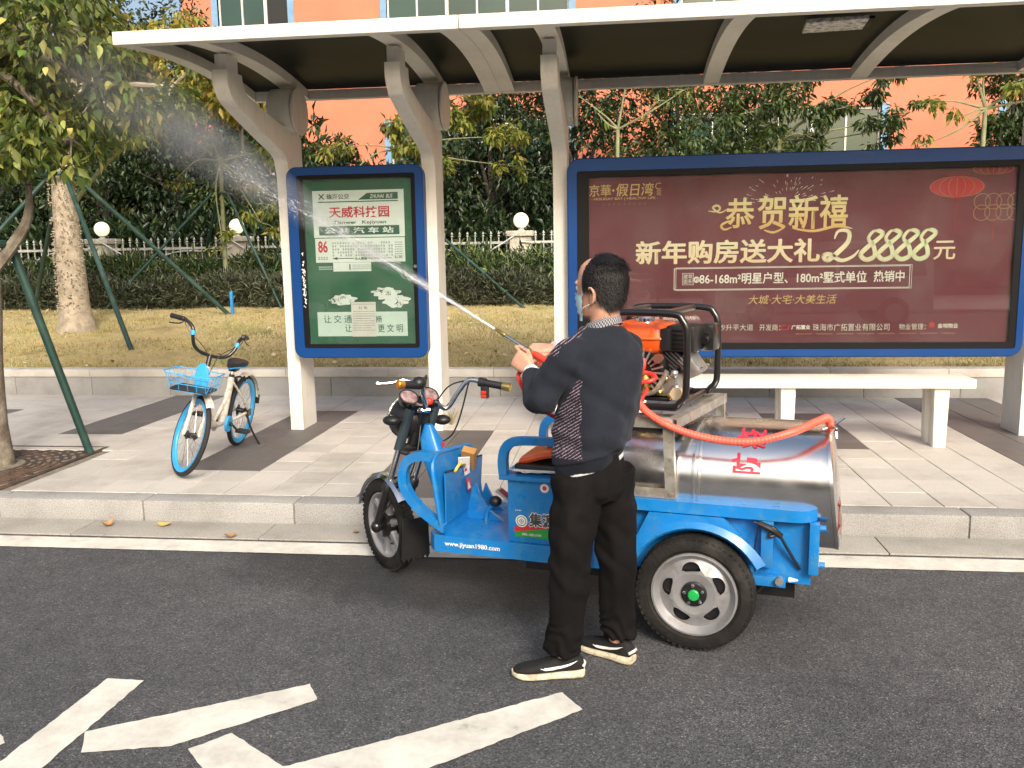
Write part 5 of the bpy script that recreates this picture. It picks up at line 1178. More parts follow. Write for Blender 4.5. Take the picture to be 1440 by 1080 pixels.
T(MB().box(1.56, 1.60, -.418, -.40, .60, .63).box(1.70, 2.18, -.30, .30, .326, .36), 'bed_cross_beam', M_BM)
# --- water tank of stainless steel, its own thing
TK = empty('water_tank', (0, 0, 0), 0, 'big shiny stainless steel water tank lying in the bed of the blue tricycle', 'tank')
TK.location = TR.location; TK.rotation_euler = TR.rotation_euler
CZ, HW, HH = .660, .352, .272
def tring(x, k=1.0, e=2.5, n=64): return ring((x, 0, CZ), (0, 1, 0), (0, 0, 1), HW*k, HH*k, n, e)
def slant(x, k=1.0): return [p+Vector(((CZ-p.z)*.11, 0, 0)) for p in tring(x, k)]
b = MB(); b.loft([tring(1.15, .93), tring(1.16, .985), tring(1.172, 1)]+[tring(1.172+i*.13, 1) for i in range(1, 4)]+[tring(1.700, 1)], cap=True)
T(b, 'tank_body', M_STL, TK, 50)
b = MB(); b.loft([tring(1.7445, 1)]+[tring(1.76+i*.16, 1) for i in range(0, 4)]+[slant(2.268, 1), slant(2.285, 1.004)], cap=False); T(b, 'tank_body', M_STL, TK, 50)
b = MB(); b.loft([tring(1.70, .995), tring(1.701, 1.02), tring(1.713, 1.022), tring(1.716, 1.006), tring(1.728, 1.006), tring(1.731, 1.022), tring(1.743, 1.02), tring(1.744, .995)], cap=False); T(b, 'seam_band', M_STL, TK, 25)
b = MB(); b.loft([slant(2.286, 1.012), slant(2.300, 1.012), slant(2.303, .99), slant(2.312, .93), slant(2.322, .6), slant(2.325, .1)], cap=True); T(b, 'end_cap', M_STL, TK, 50)
b = MB(); b.tube([(2.24, -.12, .935), (2.29, -.12, .955), (2.33, -.12, .99)], .006, 6).tube([(2.285, -.17, .95), (2.285, -.07, .95)], .008, 6).tube([(2.30, -.14, .94), (2.305, -.14, .90)], .008, 6).tube([(2.30, -.10, .94), (2.305, -.10, .90)], .008, 6); T(b, 'latch', M_CHR, TK)
def on_tank(u, v, x0, x1, s0, s1, off=.0028):
    """wrap flat artwork on the near side of the tank: u along x, v up the curved side (height z)"""
    z = s0+(s1-s0)*v; k = max(0, 1-abs((z-CZ)/HH)**2.5)**(1/2.5); return (x0+(x1-x0)*u, -(HW*k+off), z+off*.8)
def tank_text(ch, x0, x1, z0, z1, rot=True):
    me = text_mesh(ch, .018); bm = bmesh.new(); bm.from_mesh(me); bmesh.ops.subdivide_edges(bm, edges=[e for e in bm.edges if e.calc_length() > .04], cuts=4); bm.to_mesh(me); bm.free()
    co = np.zeros(len(me.vertices)*3); me.vertices.foreach_get('co', co); co = co.reshape(-1, 3); lo = co.min(0); hi = co.max(0)
    u = (co[:, 0]-lo[0])/(hi[0]-lo[0]); v = (co[:, 1]-lo[1])/(hi[1]-lo[1])
    P_ = np.array([on_tank(1-b_, a_, x0, x1, z0, z1) for a_, b_ in zip(u, v)], dtype=np.float32)
    me.vertices.foreach_set('co', P_.ravel()); me.materials.clear(); me.materials.append(M_TR); me.update(); link('lettering', me, TK)
tank_text('防', 1.872, 1.995, .762, .842); tank_text('疫', 1.885, 2.01, .862, .922)
def end_text(ch, y0, y1, z0, z1):
    me = text_mesh(ch, .018); co = np.zeros(len(me.vertices)*3); me.vertices.foreach_get('co', co); co = co.reshape(-1, 3); lo = co.min(0); hi = co.max(0)
    u = (co[:, 0]-lo[0])/(hi[0]-lo[0]); v = (co[:, 1]-lo[1])/(hi[1]-lo[1]); z = z0+(z1-z0)*v
    out = np.stack([2.3195+(CZ-z)*.11+.003, y0+(y1-y0)*u, z], 1).astype(np.float32)
    me.vertices.foreach_set('co', out.ravel()); me.materials.clear(); me.materials.append(M_TR); me.update(); link('lettering', me, TK)
for i, ch in enumerate('防疫消毒'): end_text(ch, -.31+i*.16, -.17+i*.16, .50, .66)
# --- steel stand over the tank
SF = empty('steel_stand', (0, 0, 0), 0, 'welded angle steel stand straddling the front half of the tank and carrying the engine', 'stand'); SF.location = TR.location; SF.rotation_euler = TR.rotation_euler
def G(mb, nm, sm=35): return T(mb, nm, M_GAL, SF, sm)
def angle_bar(p0, p1, wa, wb, t_=.004):
    """L-section between two points: wa sideways leg, wb second leg vectors"""
    p0, p1, wa, wb = map(Vector, (p0, p1, wa, wb)); a, c = wa.normalized()*t_, wb.normalized()*t_
    sec = [Vector((0, 0, 0)), wa, wa+c, a+c, a+wb, wb]; vs = [p0+q for q in sec]+[p1+q for q in sec]
    return MB().add(vs, [(0, 1, 2, 3), (0, 3, 4, 5), (6, 9, 8, 7), (6, 11, 10, 9)]+[(i, (i+1) % 6, 6+(i+1) % 6, 6+i) for i in range(6)])
YN, YF, KX = -.395, .355, .13
G(angle_bar((1.642, YN, .638), (1.625, YN, .995), (-.045, 0, 0), (0, .04, 0)), 'leg')
G(angle_bar((1.10, YN, .638), (1.10, YN, .995), (.045, 0, 0), (0, .04, 0)), 'leg')
G(angle_bar((1.642+KX, YF, .638), (1.642+KX, YF, .995), (-.045, 0, 0), (0, -.04, 0)), 'leg'); G(angle_bar((1.10+KX, YF, .638), (1.10+KX, YF, .995), (.045, 0, 0), (0, -.04, 0)), 'leg')
G(angle_bar((1.10, YN-.001, 1.0), (1.622, YN-.001, 1.0), (0, 0, -.045), (0, .04, 0)), 'top_rail'); G(angle_bar((1.10+KX, YF+.001, 1.0), (1.64+KX, YF+.001, 1.0), (0, 0, -.045), (0, -.04, 0)), 'top_rail')
G(angle_bar((1.647, YN, 1.001), (1.647+KX, YF, 1.001), (-.045, 0, 0), (0, 0, -.045)), 'cross_rail'); G(angle_bar((1.10, YN, 1.001), (1.10+KX, YF, 1.001), (.045, 0, 0), (0, 0, -.045)), 'cross_rail')
G(angle_bar((1.10, YN-.001, .639), (1.595, YN-.001, .639), (0, 0, .045), (0, .04, 0)), 'bottom_rail')
for z in (.66, .82): G(MB().cyl((1.62, YN-.001, z), (1.62, YN-.008, z), .009, 6), 'bolt')
# --- petrol pump set in its tubular cage
EG = empty('pump_engine', (0, 0, 0), 0, 'orange and black petrol engine pump in a black tubular cage on the steel stand', 'pump engine')
Me = TR.matrix_basis.copy(); piv = Vector((1.66, -.25, 1.0)); EG.location = TR.matrix_basis @ piv; EG.rotation_euler = (0, 0, rad(-13-9))
# local frame: origin at near rear bottom corner of the cage, x rearward, y away, z up
def E_(mb, nm, m, par=None, sm=35): return mb.build(nm, m, par or EG, sm)
LX, WY, HZ = .47, .50, .445
for yy in (0, WY):
    E_(MB().tube(spline([(-.03, yy, .045), (-.008, yy, .07), (0, yy, .12), (0, yy, HZ-.10), (-.02, yy, HZ-.03), (-.08, yy, HZ), (-LX+.08, yy, HZ), (-LX+.02, yy, HZ-.03), (-LX, yy, HZ-.10), (-LX, yy, .12), (-LX+.02, yy, .045), (-LX+.08, yy, .022), (-.08, yy, .022)], 5, closed=True), .0165, 12, closed=True), 'cage_loop', M_BM)
for x in (-.06, -LX+.06): E_(MB().tube([(x, 0, .022), (x, WY, .022)], .015, 10), 'cross_tube', M_BM)
for x, z in ((-.12, HZ), (-LX+.12, HZ)): E_(MB().tube([(x, 0, z), (x, WY, z)], .0145, 10), 'cross_tube', M_BM)
E_(MB().box(-.42, -.10, .06, .44, .036, .050, .003), 'base_plate', M_BM)
for x in (-.07, -.40):
    for y in (.03, .47): E_(MB().cyl((x, y, .002), (x, y, .02), .018, 10), 'rubber_foot', M_BP)
def shifted(dx):
    def g_(mb, nm, m, par=None, sm=35):
        mb.v = [(v[0]+dx, v[1], v[2]) for v in mb.v]; return T(mb, nm, m, par or EG, sm)
    return g_
E2_, E3_ = shifted(.05), shifted(.145)
# fuel tank
b = MB(); c0 = (-.325, .21)
def fr_(z, a, c_, e=4.5): return ring((c0[0], c0[1], z), (1, 0, 0), (0, 1, 0), a, c_, 40, e)
b.loft([fr_(.245, .10, .10), fr_(.252, .125, .125), fr_(.275, .142, .145), fr_(.318, .150, .152)]); ft = E2_(b, 'fuel_tank', M_OR)
b = MB(); b.loft([fr_(.318, .155, .157), fr_(.324, .158, .160), fr_(.330, .155, .157)]); E2_(b, 'seam', M_OR, ft)
b = MB(); b.loft([fr_(.330, .150, .152), fr_(.365, .145, .147), fr_(.385, .128, .13, 3.5), fr_(.396, .09, .09, 3), fr_(.399, .04, .04, 2)]); E2_(b, 'tank_top', M_OR, ft)
E2_(MB().lathe([(.045, .392), (.045, .412), (.040, .418), (0, .420)], (-.305, .17, 0), 'z', 24), 'filler_cap', M_CHR, ft)
E2_(MB().box(-.415, -.335, .035, .055, .235, .325, .006).box(-.40, -.35, .03, .052, .325, .335, .003), 'red_bracket', M_RED, ft)
# muffler / shroud, black with slots
mf = E2_(MB().box(-.185, -.045, .10, .26, .262, .385, .018), 'air_cleaner', M_BP)
for i in range(5): E2_(MB().box(-.165, -.09, .0965, .105, .278+i*.020, .286+i*.020), 'slot', M_ALU if i > 9 else M_BM, mf)
E2_(MB().box(-.20, -.150, .07, .30, .268, .372, .012), 'shroud', M_BP)
ex = E2_(MB().box(-.075, .005, .24, .36, .255, .385, .02), 'muffler', M_BM); E2_(MB().lathe([(.026, .03), (.026, 0), (.016, 0), (.016, .03)], (-.035, .235, .325), 'y', 18), 'exhaust_hole', M_BP, ex)
E2_(MB().tube([(-.03, .245, .315), (-.03, .20, .31)], .018, 12), 'exhaust_pipe', M_BM)
# cylinder with fins, slanted
for i in range(9):
    M_ = Matrix.Translation((-.225+i*.012, .20, .175+i*.010)) @ Matrix.Rotation(rad(40), 4, 'Y'); E2_(MB().box(-.07, .07, -.08, .08, -.003, .003, M=M_), 'fin', M_BM, sm=0)
M_ = Matrix.Translation((-.19, .20, .205)) @ Matrix.Rotation(rad(40), 4, 'Y'); E2_(MB().box(-.055, .055, -.065, .065, -.07, .07, .008, M=M_), 'cylinder', M_ALU)
M_ = Matrix.Translation((-.085, .19, .195)) @ Matrix.Rotation(rad(52), 4, 'Y'); vc = E2_(MB().box(-.055, .055, -.07, .07, -.03, .042, .016, M=M_), 'valve_cover', M_ALU)
for dx in (-.04, .04):
    for dy in (-.05, .05): E2_(MB().cyl(M_ @ Vector((dx, dy, .042)), M_ @ Vector((dx, dy, .053)), .007, 6), 'bolt', M_CHR, vc)
E2_(MB().lathe([(0, -.06), (.10, -.055), (.118, -.02), (.118, .02), (.10, .05), (0, .055)], (-.29, .13, .165), 'y', 36), 'flywheel_housing', M_BM)
b = MB()
for k in range(22):
    a = 2*PI*k/22; M_ = Matrix.Translation((-.29, .068, .165)) @ Matrix.Rotation(a, 4, 'Y'); b.box(.055, .112, -.004, .004, -.004, .004, M=M_)
E2_(b, 'cooling_ribs', M_ALU, sm=0)
E2_(MB().box(-.31, -.12, .09, .30, .052, .16, .02), 'crankcase', M_ALU); E2_(MB().tube(spline([(-.33, .06, .06), (-.22, .055, .08), (-.16, .06, .18)], 5), .012, 8), 'bracket', M_ALU)
for i, (x, z) in enumerate(((-.15, .06), (-.12, .10), (-.17, .14), (-.13, .165), (-.20, .075))): E2_(MB().sphere((x, .075, z), .016+.004*(i % 2), 10), 'casting', M_ALU if i % 2 else M_GOLD)
E2_(MB().cyl((-.115, .08, .075), (-.115, .055, .075), .032, 6), 'oil_plug', mat('plug_cream', (.62, .52, .36), .5)); E2_(MB().cyl((-.20, .07, .235), (-.20, .04, .235), .022, 14), 'choke_knob', mat('knob_brown', (.15, .06, .04), .5))
# brass pump head and red hoses at the front
E3_(MB().lathe([(0, -.03), (.055, -.025), (.068, 0), (.066, .04), (.03, .06), (0, .06)], (-.40, .03, .115), 'y', 30), 'pump_head', M_GOLD)
E3_(MB().tube([(-.40, .03, .06), (-.40, -.01, .115), (-.40, .03, .17)], .014, 8).cyl((-.44, 0, .115), (-.36, 0, .115), .012, 8), 'pump_yoke', M_GOLD)
E3_(MB().cyl((-.415, .03, .19), (-.415, .03, .25), .014, 10).cyl((-.44, .03, .225), (-.38, .03, .225), .010, 8), 'valve', M_GOLD)
hp = [[(-.43, .0, .24), (-.42, -.01, .18), (-.38, -.02, .14), (-.34, -.02, .20), (-.345, -.01, .24)], [(-.46, 0, .25), (-.45, -.02, .17), (-.41, -.03, .13), (-.37, -.03, .18), (-.36, -.01, .23)],
      [(-.44, -.02, .16), (-.38, -.04, .135), (-.31, -.03, .14), (-.29, 0, .155), (-.33, .02, .17), (-.40, 0, .175), (-.44, -.01, .155)], [(-.47, -.02, .19), (-.44, -.04, .13), (-.42, -.04, .20), (-.40, -.02, .235)]]
for p in hp: E3_(MB().tube(spline(p, 8), .0105, 10), 'red_hose', M_RED)
E3_(MB().tube(spline([(-.45, -.02, .075), (-.38, -.03, .06), (-.335, -.02, .055)], 6), .012, 8), 'red_hose', M_RED)
# --- suction hose from the pump to the rear of the tank: ribbed
HS = empty('suction_hose', (0, 0, 0), 0, 'thick pinkish red ribbed hose sagging from the pump across the side of the steel tank', 'hose'); HS.location = TR.location; HS.rotation_euler = TR.rotation_euler
P = spline([(1.36, -.30, 1.08), (1.425, -.40, 1.17), (1.455, -.43, 1.12), (1.51, -.42, 1.035), (1.62, -.41, .968), (1.775, -.405, .925), (1.955, -.40, .918), (2.115, -.355, .957), (2.215, -.23, .985), (2.262, -.14, .985), (2.275, -.10, .93)], 34)
n = len(P); T(MB().tube(P, [.0165+.0016*(1 if i % 3 == 0 else -.5) for i in range(n)], 14), 'hose', M_COR, HS, 60)
# ============================================================ THE MAN
PM = empty('person', (-.16, 3.45, 0), 0, 'man in navy sweater, black trousers and light blue face mask spraying with a lance', 'person')
pinv = PM.matrix_basis.inverted()
def V3(*a): return Vector(a)
def fr(phi):
    p = rad(phi); return V3(-math.cos(p), math.sin(p), 0), V3(-math.sin(p), -math.cos(p), 0)      # forward, left
def remeshed(mb, voxel, smooth_it=4, disp=None, name='m', fac=.5):
    """closed overlapping shapes fused into one skin, smoothed, then displaced with cloth folds"""
    me = bpy.data.meshes.new(name); me.from_pydata(mb.v, [], mb.f)
    bm = bmesh.new(); bm.from_mesh(me); bmesh.ops.recalc_face_normals(bm, faces=bm.faces); bm.to_mesh(me); bm.free()
    o = bpy.data.objects.new(name, me); COL.objects.link(o)
    r_ = o.modifiers.new('r', 'REMESH'); r_.mode = 'VOXEL'; r_.voxel_size = voxel
    s_ = o.modifiers.new('s', 'SMOOTH'); s_.factor = fac; s_.iterations = smooth_it
    dg = bpy.context.evaluated_depsgraph_get(); dg.update(); out = bpy.data.meshes.new_from_object(o.evaluated_get(dg)); bpy.data.objects.remove(o)
    if disp:
        n = len(out.vertices); co = np.zeros(n*3); no = np.zeros(n*3); out.vertices.foreach_get('co', co); out.vertices.foreach_get('normal', no); co = co.reshape(-1, 3); no = no.reshape(-1, 3)
        dd = np.array([disp(Vector(c), Vector(q)) for c, q in zip(co, no)]); out.vertices.foreach_set('co', (co+no*dd[:, None]).ravel().astype(np.float32))
    out.shade_smooth(); out.update(); return out
def person_part(me, name, m):
    me.materials.clear()
    for x in (m if isinstance(m, (list, tuple)) else [m]): me.materials.append(x)
    o = link(name, me, PM); o.matrix_parent_inverse = pinv; return o
def skinmat():
    m = mat('skin', (.56, .33, .23), .5, var=.10, vs=25, bump=.08, bs=180, col2=(.52, .26, .18), mix=.35, ms=14, sharp=.15)
    P = m.node_tree.nodes['Principled BSDF']; P.inputs['Subsurface Weight'].default_value = .12; P.inputs['Subsurface Scale'].default_value = .01; return m
M_SKIN = skinmat()
def limb(mb, pts, rs_, n=20, k=4):
    P = spline(pts, k); R = []
    for i in range(len(P)):
        t_ = i/k; j = min(int(t_), len(rs_)-2); f_ = t_-j; R.append(rs_[j]*(1-f_)+rs_[j+1]*f_)
    mb.tube(P, R, n)
HD = V3(-.060, 3.45, 1.462); HF, HL = fr(30); UP = V3(0, 0, 1)      # head: chin level, facing, left
def hp(f, l, z): return HD+HF*f+HL*l+UP*z
HR = [(0, .047, .022, .026), (.012, .040, .042, .046), (.035, .024, .056, .068), (.065, .012, .066, .086), (.10, .004, .073, .096), (.14, 0, .077, .100), (.18, -.004, .077, .099), (.21, -.006, .069, .088), (.232, -.008, .050, .064), (.243, -.008, .020, .026)]
def hring(z, grow=0, n=40):
    for (a, b) in zip(HR, HR[1:]):
        if a[0] <= z <= b[0]:
            t_ = (z-a[0])/(b[0]-a[0]); f, w_, d_ = [a[i]*(1-t_)+b[i]*t_ for i in (1, 2, 3)]; return f, w_+grow, d_+grow
    return HR[-1][1], HR[-1][2]+grow, HR[-1][3]+grow
b = MB()
b.loft([[hp(c+d_*math.cos(t_), w_*math.sin(t_), z) for t_ in [2*PI*i/32 for i in range(32)]] for z, c, w_, d_ in HR])
b.tube([HD+V3(.02, 0, -.10), HD+V3(.014, 0, -.03), hp(-.02, 0, .03), hp(-.02, 0, .09)], [.072, .058, .057, .055], 24)
b.loft([ring(hp(.092, 0, .125), HL, HF, .008, .008, 12), ring(hp(.102, 0, .10), HL, HF, .012, .010, 12), ring(hp(.108, 0, .078), HL, HF, .017, .013, 12), ring(hp(.098, 0, .066), HL, HF, .012, .010, 12)])      # nose
b.tube([hp(.084, -.05, .142), hp(.097, -.02, .146), hp(.097, .02, .146), hp(.084, .05, .142)], .007, 8)      # brow
b.tube([hp(.086, -.022, .046), hp(.097, 0, .046), hp(.086, .022, .046)], .007, 8)      # lips
for s in (1, -1):
    base = lambda f, l, z: hp(f, s*l, z)
    P = [base(.008, .076, .108), base(.002, .087, .122), base(-.012, .093, .123), base(-.023, .094, .108), base(-.021, .090, .085), base(-.010, .084, .066), base(.002, .078, .062)]
    b.tube(spline(P, 4), .0058, 8)
    b.loft([ring(base(-.008, .070, .092), HF, UP, .014, .028, 14), ring(base(-.012, .084, .094), HF, UP, .015, .028, 14)])
torso_c = [(.80, -.10, 3.455, .150, .105, 18), (.92, -.092, 3.455, .150, .105, 22), (1.05, -.075, 3.455, .155, .11, 30), (1.20, -.060, 3.46, .17, .115, 36), (1.33, -.060, 3.455, .19, .10, 38), (1.395, -.058, 3.452, .12, .075, 38), (1.42, -.055, 3.45, .06, .06, 38)]
def tor(z, x, y, a, c_, ph, n=32, e=2.3): f_, l_ = fr(ph); return ring((x, y, z), l_, f_, a, c_, n, e)
b.loft([tor(*t_) for t_ in torso_c])
LSH, LEL, LWR = V3(-.176, 3.318, 1.340), V3(-.292, 3.325, 1.158), V3(-.342, 3.485, 1.240)
RSH, REL, RWR = V3(.055, 3.600, 1.350), V3(-.03, 3.80, 1.17), V3(-.262, 3.655, 1.318)
limb(b, [LSH, LEL, LWR], [.045, .036, .026]); limb(b, [RSH, REL, RWR], [.045, .036, .026])
H1, K1, A1 = V3(-.155, 3.375, .84), V3(-.180, 3.345, .47), V3(-.212, 3.360, .085)
H2, K2, A2 = V3(-.030, 3.515, .84), V3(.005, 3.505, .47), V3(.006, 3.525, .085)
for h_, k_, a_ in ((H1, K1, A1), (H2, K2, A2)): limb(b, [h_, k_, a_], [.075, .052, .036])
body = remeshed(b, .0045, 3, name='body')
def hand(mb, wr, X_, Z_, mirror, curl, thumb, spread=.0):
    """five-fingered hand; X_ from the wrist to the knuckles, Z_ out of its back; mirror -1 for a left hand"""
    X_ = X_.normalized(); Z_ = (Z_-X_*Z_.dot(X_)).normalized(); Y_ = Z_.cross(X_)*mirror
    def q(x, y, z): return wr+X_*x+Y_*y+Z_*z
    rings = []
    for x, w_, h_, y in ((-.03, .025, .019, 0), (0, .027, .020, 0), (.03, .036, .019, .002), (.06, .041, .016, .001), (.085, .040, .013, 0), (.094, .034, .010, 0)): rings.append(ring(q(x, y, 0), Y_, Z_, w_, h_, 20, 2.6))
    mb.loft(rings); mb.loft([ring(q(.012, .018, -.008), Y_, Z_, .012, .012, 12), ring(q(.035, .028, -.010), Y_, Z_, .014, .013, 12), ring(q(.055, .027, -.008), Y_, Z_, .008, .008, 12)])
    for i, (y, x0, L_) in enumerate(((.0295, .085, (.042, .025, .020)), (.0100, .090, (.046, .029, .021)), (-.0095, .087, (.043, .027, .020)), (-.0280, .078, (.034, .021, .018)))):
        a = 0; p = (x0-.012, y, -.001); P = [q(*p)]; p = (x0, y*1.02, .001); P.append(q(*p)); cv = curl[i] if isinstance(curl[0], (list, tuple)) else curl
        for L2, c_ in zip(L_, cv):
            a += rad(c_); p = (p[0]+L2*math.cos(a), p[1]+spread*y, p[2]-L2*math.sin(a)); P.append(q(*p))
        R_ = [.0088, .0092, .0086, .0080, .0068]; mb.tube(P, R_, 12); mb.sphere(P[-1], .0068, 10); [mb.sphere(P[k], R_[k]*1.03, 10) for k in (1, 2, 3)]
    P = [q(.018, .022, -.006)]+[q(*t_) for t_ in thumb]; mb.tube(P, [.013, .0115, .0098, .0075][:len(P)], 12); mb.sphere(P[-1], .0076, 10); mb.sphere(P[-2], .0100, 10)
GD = (V3(-.523, 3.73, 1.40)-V3(-.27, 3.58, 1.265)).normalized(); G0 = V3(-.27, 3.58, 1.265)
hb = MB(); hand(hb, RWR+V3(-.01, -.005, .0), V3(-.80, .08, .02), V3(.05, -.45, .9), 1, (52, 70, 40), [(.045, .046, -.014), (.070, .050, -.030), (.088, .040, -.040)])
hb2 = MB(); hand(hb2, LWR+V3(-.004, .012, .01), V3(-.62, .35, .45), V3(-.42, -.88, .1), -1, [(28, 50, 40), (62, 70, 45), (66, 72, 45), (70, 75, 45)], [(.045, .040, -.012), (.070, .046, -.024), (.090, .040, -.030)])
bm = bmesh.new(); bm.from_mesh(body)
for x in (hb, hb2): bm.from_mesh(remeshed(x, .0019, 2, name='hand'))
for s in (-1, 1):
    e_ = MB().sphere(hp(.084, s*.031, .122), .0125, 14)
bm.to_mesh(body); bm.free(); body.shade_smooth()
person_part(body, 'body', M_SKIN)
for s in (-1, 1):
    o = MB().sphere(hp(.083, s*.031, .122), .0122, 16).build('eye', mat('eye_white', (.7, .68, .65), .2), PM); o.matrix_parent_inverse = pinv
    o2 = MB().sphere(hp(.0895, s*.031, .122), .0065, 12).build('iris', mat('iris_dark', (.03, .015, .01), .15), o)
# sweater: torso and sleeves in one skin, with folds
b = MB()
sw = [(.868, -.106, 3.455, .168, .132, 20), (.90, -.106, 3.455, .176, .142, 20), (.98, -.090, 3.455, .186, .150, 24), (1.08, -.074, 3.457, .186, .150, 31), (1.20, -.062, 3.458, .193, .146, 36), (1.29, -.058, 3.456, .198, .135, 38), (1.35, -.058, 3.453, .182, .120, 38), (1.395, -.057, 3.452, .138, .096, 38), (1.432, -.052, 3.450, .085, .072, 38)]
def rollring(t_, drop=0):
    z, x, y, a, c_, ph = t_; return tor(z, x, y, a, c_, ph, 40, 2.3)
R_ = [rollring(t_) for t_ in sw]
# hem dips in front and rises behind, as the sweater rides up over the hip
hemf, heml = fr(20)
for ri, amt in ((0, 1), (1, .7), (2, .2)): R_[ri] = [p+V3(0, 0, amt*(.040*((p.x+.10)/.16))) for p in R_[ri]]
b.loft(R_)
limb(b, [LSH+V3(.04, .035, .006), LSH+V3(-.008, -.004, -.012), LSH.lerp(LEL, .55)+V3(-.005, 0, 0), LEL+V3(-.008, -.004, -.006), LEL.lerp(LWR, .5)+V3(-.008, 0, -.004), LWR+V3(.004, -.006, -.006)], [.056, .064, .061, .057, .049, .038], 28, 6)
limb(b, [RSH+V3(-.045, -.03, .004), RSH+V3(-.004, .004, -.018), RSH.lerp(REL, .55)+V3(.01, 0, 0), REL, REL.lerp(RWR, .55), RWR+V3(.018, .01, -.004)], [.054, .060, .060, .057, .050, .040], 28, 6)
def seg_t(p, a, c_): v = c_-a; return max(0, min(1, (p-a).dot(v)/v.length_squared))
def sw_disp(p, n):
    d_ = .0035*noise.noise(p*9)+.002*noise.noise(p*22)
    dE = (p-LEL).length; d_ += .0065*math.exp(-(dE/.10)**2)*math.sin(75*((p-LEL).dot((LSH-LWR).normalized()))+4*noise.noise(p*8))
    # slack folds running down the back to the waist, soft rolls above the hem
    u = p.x*.8+p.y*.6
    w_ = max(0, min(1, (1.24-p.z)/.2))*max(0, min(1, (p.z-.90)/.06)); d_ += w_*.020*noise.noise(V3(p.x*5, p.y*5, (p.z+.55*u)*17))+.010*noise.noise(V3((p.x-.4*p.z)*13, p.y*9, p.z*5))
    if p.z < .925+.04*((p.x+.10)/.16): d_ -= .007
    d_ += .006*math.exp(-((p-V3(-.15, 3.33, 1.27)).length/.09)**2)*math.sin(60*(p.z+p.x*.7))
    return d_
swm = remeshed(b, .0055, 4, sw_disp, 'sweater')
def knit(name, c1, c2=None):
    m = bpy.data.materials.new(name); m.use_nodes = True; t = m.node_tree; N = t.nodes; L = t.links; P = N['Principled BSDF']; P.inputs['Roughness'].default_value = .95; P.inputs['Specular IOR Level'].default_value = .2
    P.inputs['Sheen Weight'].default_value = .08; P.inputs['Sheen Roughness'].default_value = .5; P.inputs['Sheen Tint'].default_value = (.5, .55, .65, 1)
    g = N.new('ShaderNodeNewGeometry'); mp = N.new('ShaderNodeMapping'); L.new(g.outputs['Position'], mp.inputs[0])
    n = N.new('ShaderNodeTexNoise'); n.inputs['Scale'].default_value = 500; L.new(g.outputs['Position'], n.inputs['Vector'])
    n2 = N.new('ShaderNodeTexNoise'); n2.inputs['Scale'].default_value = 12; n2.inputs['Detail'].default_value = 5; L.new(g.outputs['Position'], n2.inputs['Vector'])
    r = ramp(N, [(.25, tuple(x*.6 for x in c1)), (.75, tuple(x*1.5 for x in c1))]); ad = N.new('ShaderNodeMath'); ad.operation = 'MULTIPLY_ADD'; ad.inputs[1].default_value = .5; L.new(n.outputs[0], ad.inputs[0]); hf = N.new('ShaderNodeMath'); hf.operation = 'MULTIPLY'; hf.inputs[1].default_value = .5; L.new(n2.outputs[0], hf.inputs[0]); L.new(hf.outputs[0], ad.inputs[2]); L.new(ad.outputs[0], r.inputs[0])
    out = r.outputs[0]
    wv = N.new('ShaderNodeTexWave'); wv.inputs['Scale'].default_value = 90; wv.bands_direction = 'X'; wv.inputs['Distortion'].default_value = 1.2; mp.inputs['Rotation'].default_value = (0, 0, rad(40)); L.new(mp.outputs[0], wv.inputs['Vector'])
    if c2:
        mp2 = N.new('ShaderNodeMapping'); L.new(g.outputs['Position'], mp2.inputs[0]); mp2.inputs['Rotation'].default_value = (0, rad(35), 0)
        w2 = N.new('ShaderNodeTexWave'); w2.bands_direction = 'Z'; w2.inputs['Scale'].default_value = 30; w2.inputs['Distortion'].default_value = 3; w2.inputs['Detail'].default_value = 3; w2.inputs['Detail Scale'].default_value = 6; L.new(mp2.outputs[0], w2.inputs['Vector'])
        w3 = N.new('ShaderNodeTexNoise'); w3.inputs['Scale'].default_value = 160; L.new(g.outputs['Position'], w3.inputs['Vector'])
        r3 = ramp(N, [(.80, (0, 0, 0)), (.90, (1, 1, 1))]); L.new(w2.outputs[0], r3.inputs[0]); r4 = ramp(N, [(.36, (0, 0, 0)), (.46, (1, 1, 1))]); L.new(w3.outputs[0], r4.inputs[0])
        mu = N.new('ShaderNodeMix'); mu.data_type = 'RGBA'; mu.blend_type = 'MULTIPLY'; mu.inputs[0].default_value = 1; L.new(r3.outputs[0], mu.inputs[6]); L.new(r4.outputs[0], mu.inputs[7])
        mx = N.new('ShaderNodeMix'); mx.data_type = 'RGBA'; L.new(mu.outputs[2], mx.inputs[0]); L.new(out, mx.inputs[6]); mx.inputs[7].default_value = (*c2, 1); out = mx.outputs[2]
    L.new(out, P.inputs['Base Color']); bp = N.new('ShaderNodeBump'); bp.inputs['Strength'].default_value = .25; bp.inputs['Distance'].default_value = .002; L.new(wv.outputs[0], bp.inputs['Height']); L.new(bp.outputs[0], P.inputs['Normal'])
    return m
M_NAVY = knit('navy_knit', (.0135, .0165, .025)); M_PAT = knit('patterned_knit', (.014, .012, .021), (.30, .24, .29)); M_RIB = knit('rib_knit', (.008, .010, .016))
cen = np.zeros(len(swm.polygons)*3); swm.polygons.foreach_get('center', cen); cen = cen.reshape(-1, 3); idx = np.zeros(len(cen), dtype=np.int32)
f38, l38 = fr(36)
